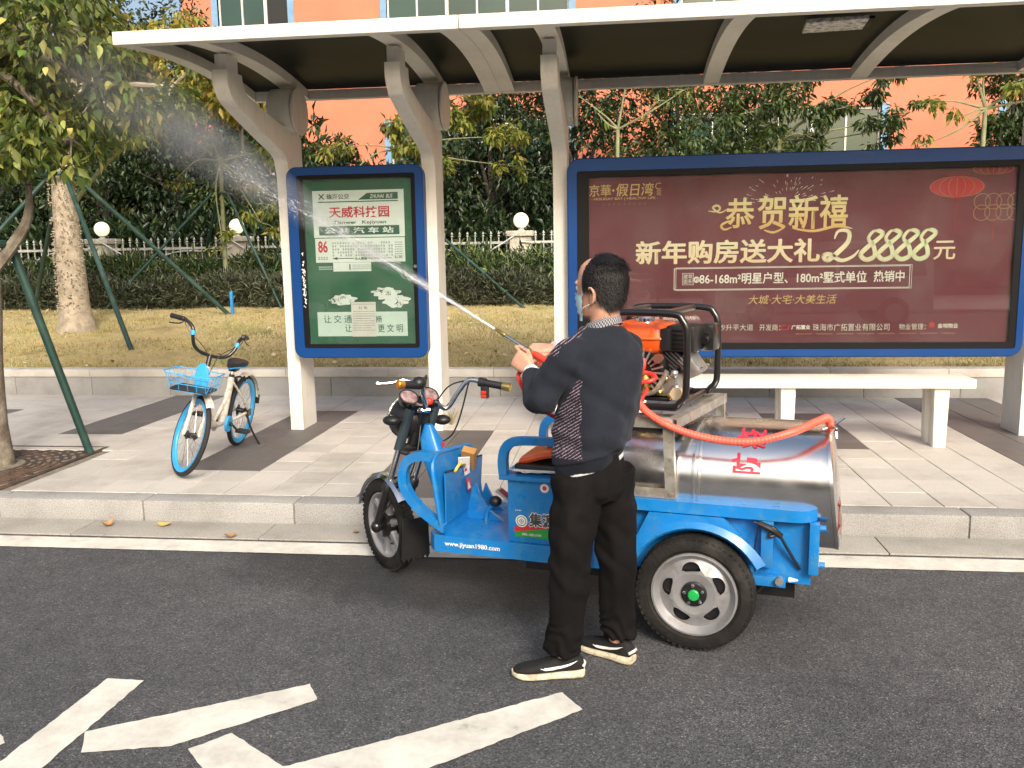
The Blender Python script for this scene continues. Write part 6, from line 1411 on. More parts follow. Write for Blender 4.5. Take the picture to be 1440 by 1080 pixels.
for i, c in enumerate(cen):
    p = Vector(c); rel = p-V3(-.065, 3.456, 0); ff = rel.dot(f38)+.02*noise.noise(p*14)+.10*max(0, 1.06-p.z); ll = rel.dot(l38); dS = (p-LSH).length
    arm = min((p-(LSH.lerp(LEL, t_))).length for t_ in (.25, .5, .75, 1)) < .085 or (p-LEL.lerp(LWR, .5)).length < .085
    if .925 < p.z < 1.24 and not arm and ff > -.045 and ll > 0: idx[i] = 1
    if p.z > 1.335 and ff > -.005 and not (p-RSH).length < .09 and p.z < 1.44 and ll > .02: idx[i] = 1
    if p.z < .925+.04*((p.x+.10)/.16): idx[i] = 2
so_ = link('sweater', swm, PM); so_.matrix_parent_inverse = pinv; swm.materials.clear(); [swm.materials.append(x) for x in (M_NAVY, M_PAT, M_RIB)]
swm.polygons.foreach_set('material_index', idx); swm.update()
# white shirt hem below the sweater, cuffs, checked collar
def hemr(dz, g_): return [p+V3(0, 0, .040*((p.x+.10)/.16)) for p in tor(.868+dz, -.104, 3.455, .158+g_, .124+g_, 20, 40, 2.3)]
b = MB(); b.loft([hemr(.02, 0), hemr(.003, .002), hemr(.001, .001), hemr(.001, -.02)], cap=False)
M_SHW = mat('white_shirt', (.62, .63, .66), .8)
o = b.build('shirt_hem', M_SHW, PM); o.matrix_parent_inverse = pinv
for wr, dd in ((LWR, (LWR-LEL).normalized()), (RWR, (RWR-REL).normalized())):
    o = MB().tube([wr-dd*.02, wr+dd*.001, wr+dd*.014], [.034, .035, .033], 20).build('shirt_cuff', M_SHW, PM); o.matrix_parent_inverse = pinv
def check():
    m = bpy.data.materials.new('checked_shirt'); m.use_nodes = True; t = m.node_tree; N = t.nodes; L = t.links; P = N['Principled BSDF']; P.inputs['Roughness'].default_value = .85
    tc = N.new('ShaderNodeTexCoord'); mp = N.new('ShaderNodeMapping'); mp.inputs['Scale'].default_value = (80, 12, 1); L.new(tc.outputs['UV'], mp.inputs[0])
    ck = N.new('ShaderNodeTexChecker'); ck.inputs['Scale'].default_value = 1; ck.inputs[1].default_value = (.03, .033, .05, 1); ck.inputs[2].default_value = (.33, .33, .34, 1); L.new(mp.outputs[0], ck.inputs[0]); L.new(ck.outputs[0], P.inputs['Base Color']); return m
M_CHK = check()
def cring(z, a, c_, tilt=0):
    cc = V3(-.052, 3.452, z); f_, l_ = fr(32); return [p+V3(0, 0, tilt*((p-cc).dot(f_))) for p in ring(cc, l_, f_, a, c_, 48, 2.1)]
rg = [cring(1.418, .073, .077, -.38), cring(1.446, .067, .071, -.36), cring(1.458, .064, .067, -.34), cring(1.4585, .0615, .0645, -.34), cring(1.44, .059, .063, -.34)]
b = MB(); b.loft(rg, cap=False); me = b.mesh('shirt_collar', M_CHK, 60); uv = me.uv_layers.new(name='UVMap'); n = 48
for p in me.polygons:
    for li in p.loop_indices:
        vi = me.loops[li].vertex_index; j = vi % n; r0 = vi//n
        js = [me.loops[q].vertex_index % n for q in p.loop_indices]; jj = j+n if (max(js)-min(js) > 2 and j < 5) else j
        uv.data[li].uv = (jj/n, r0/4)
o = link('shirt_collar', me, PM); o.matrix_parent_inverse = pinv
# trousers
b = MB()
b.loft([tor(.955, -.100, 3.455, .150, .112, 18, 32, 2.3), tor(.90, -.100, 3.455, .158, .122, 16, 32, 2.3), tor(.83, -.095, 3.452, .163, .130, 14, 32, 2.3), tor(.775, -.092, 3.448, .160, .125, 12, 32, 2.4), tor(.735, -.09, 3.445, .13, .10, 12, 32, 2.4)])
limb(b, [H1+V3(0, .01, .0), H1.lerp(K1, .35)+V3(.006, 0, 0), K1+V3(-.004, 0, 0), K1.lerp(A1, .5)+V3(0, 0, 0), A1+V3(-.005, .003, .08), A1+V3(-.006, .0, .015)], [.110, .102, .084, .072, .072, .069], 28, 6)
limb(b, [H2+V3(0, -.01, .0), H2.lerp(K2, .35), K2+V3(0, 0, 0), K2.lerp(A2, .5), A2+V3(.002, 0, .08), A2+V3(.002, 0, .020)], [.110, .100, .080, .067, .068, .064], 28, 6)
def tr_disp(p, n):
    d_ = .004*noise.noise(p*8)+.0018*noise.noise(p*24)
    k = max(0, min(1, (.30-p.z)/.22)); d_ += k*.0075*math.sin(p.z*105+11*noise.noise(p*8)+3*p.x*8)+k*.009*noise.noise(p*17)
    kn = math.exp(-((p.z-.50)/.13)**2); d_ += kn*.020*noise.noise(V3(p.x*6, p.y*6, (p.z+p.x*.9)*17))+.011*noise.noise(V3(p.x*17, p.y*17, p.z*3.5+p.x*3))
    up_ = math.exp(-((p.z-.74)/.12)**2); d_ += up_*.020*noise.noise(V3((p.x-p.z*.5)*13, p.y*6, (p.z+p.x*.7)*11))
    return d_
M_TRO = mat('black_cloth', (.0052, .0048, .005), .92, var=.3, vs=7, bump=.2, bs=350, col2=(.008, .007, .0075), mix=.3, ms=5, spec=.15)
person_part(remeshed(b, .0058, 4, tr_disp, 'trousers'), 'trousers', M_TRO)
o = MB().loft([tor(.935, -.100, 3.455, .156, .118, 18, 32, 2.3), tor(.962, -.100, 3.455, .155, .117, 18, 32, 2.3)]).build('belt', mat('belt_leather', (.015, .012, .010), .4), PM); o.matrix_parent_inverse = pinv
# shoes
M_SOLE = mat('cream_sole', (.60, .54, .40), .7, var=.12, vs=25, col2=(.35, .30, .22), mix=.25, ms=30); M_SHOE = mat('black_mesh_shoe', (.005, .005, .005), .75, var=.3, vs=60, bump=.5, bs=300); M_LOGO = mat('logo_white', (.75, .75, .74), .5)
def shoe(heel, toe, lbl=None, side=-1):
    d_ = (toe-heel); L_ = d_.length; d_.normalize(); yaw = math.atan2(d_.y, d_.x); M_ = Matrix.Translation(heel) @ Matrix.Rotation(yaw, 4, 'Z')
    W = [(0, .020), (.012, .032), (.05, .038), (.11, .035), (.17, .043), (.22, .048), (.255, .042), (.28, .028), (.292, .010)]; k_ = L_/.292
    def wd(x):
        for a, c_ in zip(W, W[1:]):
            if a[0] <= x <= c_[0]: t_ = (x-a[0])/(c_[0]-a[0]); return a[1]*(1-t_)+c_[1]*t_
        return .01
    def xf(v): return tuple(M_ @ Vector((v[0]*k_, v[1], v[2])))
    xs_ = [.0, .006, .02, .05, .09, .13, .17, .21, .245, .27, .285, .292]
    def lay_ring(x, z0, z1, g_, e=3.2): return ring((x, 0, (z0+z1)/2), (0, 1, 0), (0, 0, 1), wd(x)+g_, (z1-z0)/2, 20, e)
    sole_top = lambda x: .040-.10*max(0, min(x, .12))*.9+.0 if x < .12 else .0292+.10*max(0, x-.22)**1.0*.9
    b = MB(); b.loft([lay_ring(x, .0+(.012*max(0, (x-.235)/.057)**1.5)+(.008 if x < .004 else 0), sole_top(x), .004) for x in xs_]); b.v = [xf(v) for v in b.v]
    s_ = b.build('shoe', M_SHOE, PM); s_.matrix_parent_inverse = pinv
    top_h = lambda x: (.090 if x < .05 else .094-.02*((x-.05)/.05) if x < .10 else .082-.30*(x-.10) if x < .25 else .037)
    me = s_.data; 
    bs_ = MB(); hs = [(.004, .075), (.02, .092), (.05, .098), (.09, .094), (.12, .086), (.16, .074), (.20, .064), (.24, .056), (.27, .048), (.286, .038)]
    bs_.loft([ring((x, 0, (.022+h)/2), (0, 1, 0), (0, 0, 1), max(wd(x)-.002, .006)*(1 if h < .09 else .92), (h-.022)/2, 20, 2.5) for x, h in hs]); bs_.v = [xf(v) for v in bs_.v]
    me2 = bs_.mesh('shoe', M_SHOE, 60); old = s_.data; s_.data = me2; s_.data.name = 'shoe'
    old.materials.clear(); old.materials.append(M_SOLE); so2 = link('sole', old, s_)
    lg = []
    for (x, z) in ((.030, .080), (.060, .062), (.095, .050), (.130, .044), (.160, .044), (.178, .052), (.180, .062), (.172, .068), (.166, .064), (.168, .058), (.158, .055), (.135, .056), (.100, .060), (.065, .069)): lg.append((x, z))
    b = MB(); bmq = bmesh.new(); vs = [bmq.verts.new(Vector((x, 0, z))) for x, z in lg]; bmq.faces.new(vs); bmesh.ops.triangulate(bmq, faces=bmq.faces[:]); bmesh.ops.subdivide_edges(bmq, edges=bmq.edges[:], cuts=2)
    for v in bmq.verts:
        x, z = v.co.x, v.co.z; h = [q[1] for q in hs if q[0] >= x][0]; hh = (h-.022)/2; cz = (.022+h)/2; kk = max(0.05, 1-min(1, abs((z-cz)/hh))**2.5)**(1/2.5); v.co.y = side*((wd(x)-.002)*kk+.0022)
    b.bm(bmq); b.v = [xf(v) for v in b.v]; b.build('logo', M_LOGO, s_)
    q = MB().tube(spline([(.006, -.028, .055), (-.001, 0, .058), (.006, .028, .055)], 4), .006, 6); q.v = [xf(v) for v in q.v]; q.build('heel_tab', M_LOGO, s_)
    for i in range(5):
        q = MB().tube([(.115+i*.018, -.022, .0875-i*.0062), (.118+i*.018, 0, .0925-i*.0062), (.115+i*.018, .022, .0875-i*.0062)], .0028, 6); q.v = [xf(v) for v in q.v]; q.build('lace', M_SHOE, s_)
shoe(V3(-.128, 3.368, 0), V3(-.424, 3.322, 0), None, 1); shoe(V3(.074, 3.480, 0), V3(-.170, 3.640, 0), None, 1)
# hair: a cap of hair with many loose strands
def keep_hair(f, l, z):
    if z > .125: return f < .040-.030*max(0, (z-.17)/.07)-.018*max(0, .05-abs(l))/.05*max(0, min(1, (z-.15)/.05))
    if z > .075: return f < -.024 and True
    return f < -.045+(.06-z)*-.35 and z > .022
M_HAIR = mat('black_hair', (.008, .007, .007), .42, var=.5, vs=40, bump=.6, bs=160, spec=.4)
b = MB(); nz = 44; na = 72; grid = {}
for i in range(nz):
    z = .02+(.2445-.02)*i/(nz-1)*1.0; 
    for j in range(na):
        t_ = 2*PI*j/na; f, w_, d_ = hring(min(z, .243), .003+.004*math.sin(min(1, max(0, (z-.03)/.06))*PI/2)); 
        pf, pl = f+d_*math.cos(t_), w_*math.sin(t_); zz = z+.003*max(0, (z-.15)/.1); nn = .0025*noise.noise(V3(pf*60, pl*60, z*40)); grid[i, j] = (pf*(1+nn*8), pl*(1+nn*8), zz)
idxm = {}
def gv(i, j):
    if (i, j) not in idxm: idxm[i, j] = len(b.v); b.v.append(tuple(hp(*grid[i, j])))
    return idxm[i, j]
for i in range(nz-1):
    for j in range(na):
        j2 = (j+1) % na; c_ = [grid[q] for q in ((i, j), (i, j2), (i+1, j2), (i+1, j))]
        if all(keep_hair(*q) for q in c_): b.f.append((gv(i, j), gv(i, j2), gv(i+1, j2), gv(i+1, j))); b.mi.append(0)
tp = [gv(nz-1, j) for j in range(na)]; b.f.append(tuple(tp)); b.mi.append(0)
hr = b.build('hair', M_HAIR, PM, 80); hr.matrix_parent_inverse = pinv
rs = random.Random(17); b = MB(); cnt = 0
while cnt < 8000:
    z = .025+.225*rs.random()**.8; t_ = rs.uniform(0, 2*PI); f, w_, d_ = hring(min(z, .243), .0075)
    if z > .24: f, w_, d_ = f, w_*rs.random()+.03*rs.random(), d_*rs.random()+.03*rs.random()
    pf, pl = f+d_*math.cos(t_), w_*math.sin(t_)
    if not keep_hair(pf, pl, z): continue
    cnt += 1; n_ = V3(math.cos(t_)*.8, math.sin(t_), .25 if z < .2 else 1.2); n_.normalize(); N_ = (HF*n_.x+HL*n_.y+UP*n_.z)
    dn = (HF*(-.45+rs.gauss(0, .10))+HL*rs.gauss(0, .10)-UP*1.0) if z < .215 else (HF*rs.gauss(-.8, .4)+HL*rs.gauss(0, .4)+UP*rs.uniform(-.15, .12))
    dn = (dn-N_*dn.dot(N_)*.8).normalized(); p0 = hp(pf, pl, z+.003*max(0, (z-.15)/.1)); l = rs.uniform(.02, .045); s_ = dn.cross(N_).normalized()*rs.uniform(.0005, .0011)
    p1 = p0+dn*l*.5+N_*rs.uniform(.0, .0015); p2 = p0+dn*l+N_*(rs.uniform(-.004, .001) if z < .2 or rs.random() < .85 else rs.uniform(0, .012))
    b.add([p0-s_, p0+s_, p1+s_, p1-s_, p2], [(0, 1, 2, 3), (3, 2, 4)])
o = b.build('loose_hair', M_HAIR, hr, 0); tag(o, kind='stuff')
# face mask with ear loops
M_MASK = mat('mask_blue', (.50, .72, .80), .85, var=.05, vs=30); b = MB(); rr = []
for i, z in enumerate([-.008, .0, .012, .026, .040, .054, .068, .082, .094, .100]):
    f, w_, d_ = hring(max(z, 0), .004+(.004 if i % 2 else 0)); 
    if z < .02: d_ = max(d_, .052); w_ = max(w_, .046); f = .036
    row = [hp(f+d_*math.cos(t_)*(1.0)+(.010*math.exp(-(t_/.35)**2) if z > .03 else .004), w_*math.sin(t_), z) for t_ in [rad(-68+136*j/20) for j in range(21)]]; rr.append(row)
n = 21; vs = [p for r0 in rr for p in r0]; b.add(vs, [(i*n+j, i*n+j+1, (i+1)*n+j+1, (i+1)*n+j) for i in range(len(rr)-1) for j in range(n-1)])
mk = b.build('face_mask', M_MASK, PM, 60); mk.matrix_parent_inverse = pinv
for s in (-1, 1):
    for (za, zb, i0) in ((.092, .121, 8), (.012, .060, 2)):
        a = rr[i0][20 if s > 0 else 0]; MB().tube(spline([a, hp(.040, s*.0745, (za+zb)/2+.006), hp(.004, s*.083, zb)], 5), .0018, 6).build('ear_loop', mat('loop_white', (.75, .75, .75), .6), mk)
# ------------------------------------------------------------ spray lance held in both hands
LN = empty('spray_lance', tuple(G0), 0, 'metal spray lance with red handle held by the man', 'spray lance'); linv = LN.matrix_basis.inverted()
def LP(mb, nm, m): o = mb.build(nm, m, LN); o.matrix_parent_inverse = linv; return o
def ga(t_): return G0+GD*t_
LP(MB().tube([ga(-.03), ga(.0), ga(.04), ga(.085), ga(.10)], [.012, .0165, .0155, .0145, .010], 14), 'handle', mat('handle_red', (.70, .05, .03), .4))
LP(MB().tube(spline([ga(.0)+V3(0, 0, -.015), ga(.03)+V3(-.006, 0, -.030), ga(.075)+V3(-.004, 0, -.026)], 4), .0045, 8), 'trigger', mat('trigger_red', (.6, .04, .03), .4))
LP(MB().tube([ga(.10), ga(.125)], .010, 10), 'collar', M_GOLD); LP(MB().tube([ga(.12), ga(.27)], [.0062, .0058], 10), 'tube', M_CHR)
LP(MB().tube([ga(.262), ga(.27), ga(.285), ga(.315), ga(.322)], [.008, .0105, .0095, .0075, .004], 12), 'nozzle', M_GOLD)
vb = ga(.13)+V3(-.01, -.01, -.01); LP(MB().tube([vb+V3(.008, .0, .004), vb+V3(-.002, -.01, -.025), vb+V3(-.002, -.02, -.055), vb+V3(-.002, -.022, -.075)], [.007, .0085, .0075, .009], 10), 'valve', M_GOLD)
LP(MB().tube([vb+V3(-.02, -.02, -.06), vb+V3(.015, -.02, -.058)], .003, 6), 'valve_lever', M_GOLD)
PH = spline([vb+V3(-.002, -.022, -.07), LWR+V3(-.06, .06, -.03), V3(-.33, 3.60, 1.08), V3(-.16, 3.72, .98), V3(.03, 3.75, .99), Vector((.14, 3.95, 1.10))], 10)
tag(MB().tube(PH, .0085, 10).build('pressure_hose', M_RED), 'thin red pressure hose running from the lance behind the man to the pump', 'hose')
# ============================================================ SHARED BICYCLE
M_BW = mat('bike_white', (.66, .63, .57), .4, var=.06, vs=10, col2=(.45, .32, .22), mix=.12, ms=22, coat=.3); M_BB = mat('bike_blue', (.04, .34, .68), .45, var=.06, vs=10)
M_BT = mat('bike_tyre', (.016, .016, .016), .8, var=.2, vs=40)
BK = empty('bicycle', (-3.225, 6.955, .14), 0, 'white and blue shared bicycle with front basket standing on its kickstand', 'bicycle')
BK.rotation_euler = (-rad(10), 0, rad(-86))
def K(mb, nm, m, par=None, sm=35): return mb.build(nm, m, par or BK, sm)
WB, R0 = 1.04, .305
_h0, _h1 = Vector((WB-.125, 0, .66)), Vector((WB-.175, 0, .80))
st_ = Matrix.Translation(_h0) @ Matrix.Rotation(rad(42), 4, (_h1-_h0).normalized()) @ Matrix.Translation(-_h0)
def FK(mb): mb.v = [tuple(st_ @ Vector(v)) for v in mb.v]; return mb
for x, F_ in ((0, False), (WB, True)):
    tf = FK if F_ else (lambda m: m)
    wl = K(tf(MB().lathe([(R0-.038+.018*math.cos(a)*1.0+.018, .019*math.sin(a)) for a in [2*PI*i/14 for i in range(15)]], (x, 0, R0), 'y', 56)), 'front_wheel' if F_ else 'rear_wheel', M_BT)
    K(tf(MB().lathe([(R0-.040, -.014), (R0-.030, -.017), (R0-.026, 0), (R0-.030, .017), (R0-.040, .014), (R0-.062, .010), (R0-.066, 0), (R0-.062, -.010), (R0-.040, -.014)], (x, 0, R0), 'y', 56)), 'rim', M_BB, wl)
    b = MB()
    for k in range(28):
        a = 2*PI*k/28; s = 1 if k % 2 else -1; a2 = a+.35*(1 if k % 4 < 2 else -1); b.tube([(x+.022*math.cos(a2), s*.026, R0+.022*math.sin(a2)), (x+(R0-.06)*math.cos(a), 0, R0+(R0-.06)*math.sin(a))], .0013, 4)
    tag(K(tf(b), 'spokes', M_CHR, wl, 0), kind='stuff'); K(tf(MB().lathe([(0, -.05), (.012, -.05), (.024, -.035), (.035, -.03) if F_ else (.05, -.03), (.022, -.02), (.022, .02), (.032, .03), (.012, .05), (0, .05)], (x, 0, R0), 'y', 20)), 'hub', M_BM, wl)
for s in (-1, 1):
    K(FK(MB().tube(spline([(WB, s*.055, R0), (WB-.025, s*.056, R0+.15), (WB-.07, s*.05, R0+.30), (WB-.10, s*.02, R0+.335)], 5), [.013]*6+[.016]*5+[.018]*5, 10)), 'fork_blade', M_BW)
b = MB(); rg = []
for i in range(12):
    a = rad(120-i*62/11); rg.append([(WB-(R0+.028-dd)*math.cos(a)*-1, yy, R0+(R0+.028-dd)*math.sin(a)) for yy, dd in ((-.032, .02), (-.02, .003), (0, 0), (.02, .003), (.032, .02), (.02, .007), (0, .004), (-.02, .007))])
b.loft(rg); K(FK(b), 'front_mudguard', M_BW)
b = MB(); rg = []
for i in range(14):
    a = rad(168-i*92/13); rg.append([((R0+.028-dd)*math.cos(a), yy, R0+(R0+.028-dd)*math.sin(a)) for yy, dd in ((-.034, .022), (-.02, .003), (0, 0), (.02, .003), (.034, .022), (.02, .007), (0, .004), (-.02, .007))])
b.loft(rg); K(b, 'rear_mudguard', M_BW)
a = rad(170); K(MB().box(-.012, .012, -.034, .034, -.05, .03, .004, M=Matrix.Translation(((R0+.03)*math.cos(a)-.004, 0, R0+(R0+.03)*math.sin(a)))).sphere(((R0+.03)*math.cos(rad(158))-.02, 0, R0+(R0+.04)*math.sin(rad(158))), .022, 10), 'rear_flap', M_BP)
HT0, HT1 = V3(WB-.125, 0, .66), V3(WB-.175, 0, .80)
K(MB().tube([HT0, HT1], .022, 14), 'head_tube', M_BW)
K(MB().tube(spline([HT0+V3(.0, 0, .03), V3(.80, 0, .50), V3(.66, 0, .33), V3(.50, 0, .285), V3(.42, 0, .30)], 6), [.026]*8+[.024]*17, 14), 'down_tube', M_BW)
K(MB().tube([V3(.44, 0, .27), V3(.33, 0, .64)], [.030, .024], 14, flat=1.5), 'seat_tube', M_BW); K(MB().tube([V3(.335, 0, .62), V3(.325, 0, .665)], .022, 12), 'seat_clamp', M_BM); K(MB().tube([V3(.33, 0, .66), V3(.312, 0, .735)], .013, 12), 'seat_post', M_CHR)
K(MB().tube([V3(.62, 0, .33), V3(.365, 0, .50)], .014, 10), 'brace', M_BW)
for s in (-1, 1):
    K(MB().tube(spline([V3(0, s*.062, R0), V3(.12, s*.055, .42), V3(.33, s*.02, .60)], 5), .009, 8), 'seat_stay', M_BW); K(MB().tube([V3(0, s*.062, R0), V3(.44, s*.03, .285)], .012, 8), 'chain_stay', M_BW)
K(MB().lathe([(0, -.035), (.075, -.032), (.08, -.025), (.075, -.018), (0, -.018)], (.44, -.03, .285), 'y', 24), 'chain_guard', M_BW)
K(MB().lathe([(0, -.01), (.065, -.01), (.065, .01), (0, .01)], (.44, .055, .285), 'y', 24), 'chainring_cover', M_BB)
for s in (-1, 1):
    e = V3(.44-s*.13, s*.085, .285-s*.075); K(MB().tube([V3(.44, s*.085, .285), e], .009, 8), 'crank_arm', M_BM); K(MB().box(e.x-.045, e.x+.045, e.y if s > 0 else e.y-.10, e.y+.10 if s > 0 else e.y, e.z-.012, e.z+.012, .004), 'pedal', M_BP)
K(MB().tube([V3(.44, -.085, .285), V3(.44, .085, .285)], .016, 10), 'bottom_bracket', M_BM)
# saddle
b = MB(); b.loft([ring((x, 0, z), (0, 1, 0), (0, 0, 1), w_, h_, 20, 2.6) for x, w_, h_, z in ((.165, .03, .012, .752), (.175, .075, .026, .752), (.21, .085, .034, .752), (.26, .075, .030, .750), (.33, .042, .024, .750), (.40, .024, .018, .748), (.425, .010, .008, .745))]); sd_ = K(b, 'saddle', M_BP)
b = MB(); b.loft([ring((x, 0, z), (0, 1, 0), (0, 0, 1), w_, h_, 20, 2.6) for x, w_, h_, z in ((.170, .06, .010, .728), (.21, .078, .014, .726), (.26, .068, .012, .724), (.33, .036, .010, .724), (.40, .020, .008, .726))]); K(b, 'saddle_base', M_BB, sd_)
K(MB().box(.24, .34, -.03, .03, .69, .722, .006), 'saddle_spring', M_BM)
K(MB().box(.115, .215, -.055, -.015, .46, .60, .015).tube([(.17, -.06, .60), (.13, .0, .62), (.17, .06, .60)], .009, 8), 'wheel_lock', M_BP)
# stem, bar, grips
K(FK(MB().tube([HT1+V3(.005, 0, -.02), HT1+V3(-.03, 0, .09)], [.020, .017], 12)), 'stem', M_BM)
c0_ = HT1+V3(-.03, 0, .085); bar = [c0_+V3(-.17, -.285, .18), c0_+V3(-.10, -.235, .19), c0_+V3(-.03, -.185, .16), c0_+V3(-.005, -.165, .09), c0_+V3(0, -.13, .03), c0_+V3(.005, -.06, .0), c0_+V3(.005, .06, .0), c0_+V3(0, .13, .03), c0_+V3(-.005, .165, .09), c0_+V3(-.03, .185, .16), c0_+V3(-.10, .235, .19), c0_+V3(-.17, .285, .18)]
K(FK(MB().tube(spline(bar, 6), .0135, 12)), 'handlebar', M_BM)
for s in (-1, 1):
    g0, g1 = c0_+V3(-.10, s*.235, .19), c0_+V3(-.20, s*.305, .172); K(FK(MB().tube([g0, g0.lerp(g1, .05), g1.lerp(g0, .03), g1], [.014, .0185, .0185, .014], 12)), 'grip', M_BP)
    K(FK(MB().tube(spline([g0+V3(.01, 0, -.01), g0+V3(.01, s*.03, -.04), g1+V3(.055, s*.012, -.045)], 5), .005, 6)), 'brake_lever', M_BM); K(FK(MB().tube([c0_+V3(-.010, s*.170, .108), c0_+V3(-.020, s*.178, .140)], .0175, 12)), 'blue_sleeve', M_BB)
    K(FK(MB().tube(spline([g0, g0+V3(.06, -s*.03, -.06), c0_+V3(.05, s*.05, .02), HT1+V3(.03, s*.02, -.06)], 6), .003, 5)), 'cable', M_BM)
# basket of blue wire
b = MB(); x0, x1, y0, y1, zb, zt = .965, 1.20, -.15, .15, .655, .765
for z, g_ in ((zb, -.02), (zb+.055, 0), (zt, .03)):
    rr_ = rrect(x0-g_*.3, x1+g_, y0-g_, y1+g_, .04, 4); b.tube([(p[0], p[1], z+(.02*abs(p[1])/.15 if z == zt else 0)) for p in rr_], .003 if z != zt else .0042, 6, closed=True)
for k in range(5):
    y = y0+.02+(y1-y0-.04)*k/4; b.tube([(x1+.03, y, zt+.02), (x1-.02, y, zb), (x0+.02, y, zb), (x0, y, zt)], .0024, 5)
for k in range(4):
    x = x0+.02+(x1-x0-.04)*k/3
    for s in (-1, 1): b.tube([(x, s*(.15+.03), zt+.03), (x, s*(.15-.02), zb)], .0024, 5)
K(b, 'basket', M_BB); K(MB().box(x0+.01, x1-.015, -.135, .135, zb+.002, zb+.018, .006), 'basket_floor', M_BP)
b = MB(); b.loft([ring((x0-.012, 0, z), (0, 1, 0), (1, 0, 0), w_, .010, 16, 3) for z, w_ in ((.58, .035), (.66, .05), (.74, .055), (.80, .045), (.835, .02))]); K(b, 'blue_shield', M_BB)
K(MB().tube(spline([V3(.06, .07, .29), V3(.02, .11, .16), V3(-.03, .19, .012)], 4), .0095, 8), 'kickstand', M_BM)
K(MB().box(-.035, .06, .058, .075, .27, .33, .006), 'stand_bracket', M_BM)

# ============================================================ ACROSS THE ROAD (seen only as reflections in the panes and the tank)
far = MB().box(-60, 60, -16, -9.0, -.2, .10).build('far_pavement', M_TILE); tag(far, kind='structure')
VN = empty('white_van', (4.6, -5.6, 0), 0, 'white minivan waiting on the far lane of the road behind the camera', 'van')
M_VW = mat('van_white', (.68, .68, .67), .25, var=.03, vs=2, coat=.5); M_VG = mat('van_glass', (.02, .022, .024), .06, spec=.8)
side = [(-2.2, .35), (-2.25, .75), (-2.1, .98), (-1.35, 1.10), (-.55, 1.78), (-.2, 1.88), (1.9, 1.88), (2.15, 1.7), (2.2, 1.0), (2.22, .4)]
b = MB(); b.prism(side, -.86, .86, 'y'); VN_b = b.build('body', M_VW, VN)
for s in (-1, 1):
    y = s*.864
    b = MB(); b.prism([(-1.15, 1.12), (-.55, 1.68), (.15, 1.72), (.15, 1.12)], min(y, y+s*.01), max(y, y+s*.01), 'y').prism([(.22, 1.12), (.22, 1.72), (1.1, 1.72), (1.1, 1.12)], min(y, y+s*.01), max(y, y+s*.01), 'y').prism([(1.17, 1.12), (1.17, 1.72), (1.95, 1.70), (2.05, 1.12)], min(y, y+s*.01), max(y, y+s*.01), 'y'); b.build('side_window', M_VG, VN)
    for x in (-1.45, 1.4):
        w0 = MB().lathe([(0, -.1), (.30, -.1), (.33, -.06), (.33, .06), (.30, .1), (0, .1)], (x, s*.80, .33), 'y', 28).build('wheel', M_RUB, VN); MB().lathe([(.20, s*.10), (.19, s*.105), (0, s*.115)], (x, s*.80, .33), 'y', 24).build('rim', M_RIM, w0)
    MB().box(-2.22, -2.12, min(s*.5, s*.8), max(s*.5, s*.8), .78, .93, .02).build('headlight', M_CHR, VN)
b = MB(); b.add([(-1.37, -.75, 1.12), (-1.37, .75, 1.12), (-.58, .68, 1.77), (-.58, -.68, 1.77)], [(0, 1, 2, 3)]); b.v = [(v[0]-.012, v[1], v[2]+.014) for v in b.v]; b.build('windscreen', M_VG, VN)
for i, (x, y, h) in enumerate(((-9, -12, 5.5), (-3.2, -12.5, 6), (2.8, -12, 5.2), (8.5, -12.4, 6), (14, -12, 5.4))):
    tree('street_tree', 'tall tree of the row across the road, number of trees unseen to its '+['left none', 'left one', 'left two', 'left three', 'left four'][i] if False else ['street tree across the road, far left of the row', 'street tree across the road, left of the middle', 'middle street tree across the road', 'street tree across the road, right of the middle', 'street tree across the road, far right of the row'][i], (x, y, .1),
         [(x, y, 0), (x+.1, y, 1.6), (x, y, 2.8)], .16, .1, [(x, y, 3.6, 1.3), (x-1.2, y, 4.2, 1.1), (x+1.2, y, 4.1, 1.1), (x, y+.5, h, 1.3)], 1500, .34, LF_MID, M_BARK, seed=80+i, twigs=False, group='street trees across the road')
fb = MB().box(-45, 45, -32, -24, 0, 7).build('far_building', mat('far_render', (.16, .145, .125), .85, var=.3, vs=.4)); tag(fb, 'long low beige building on the far side of the road', 'building')

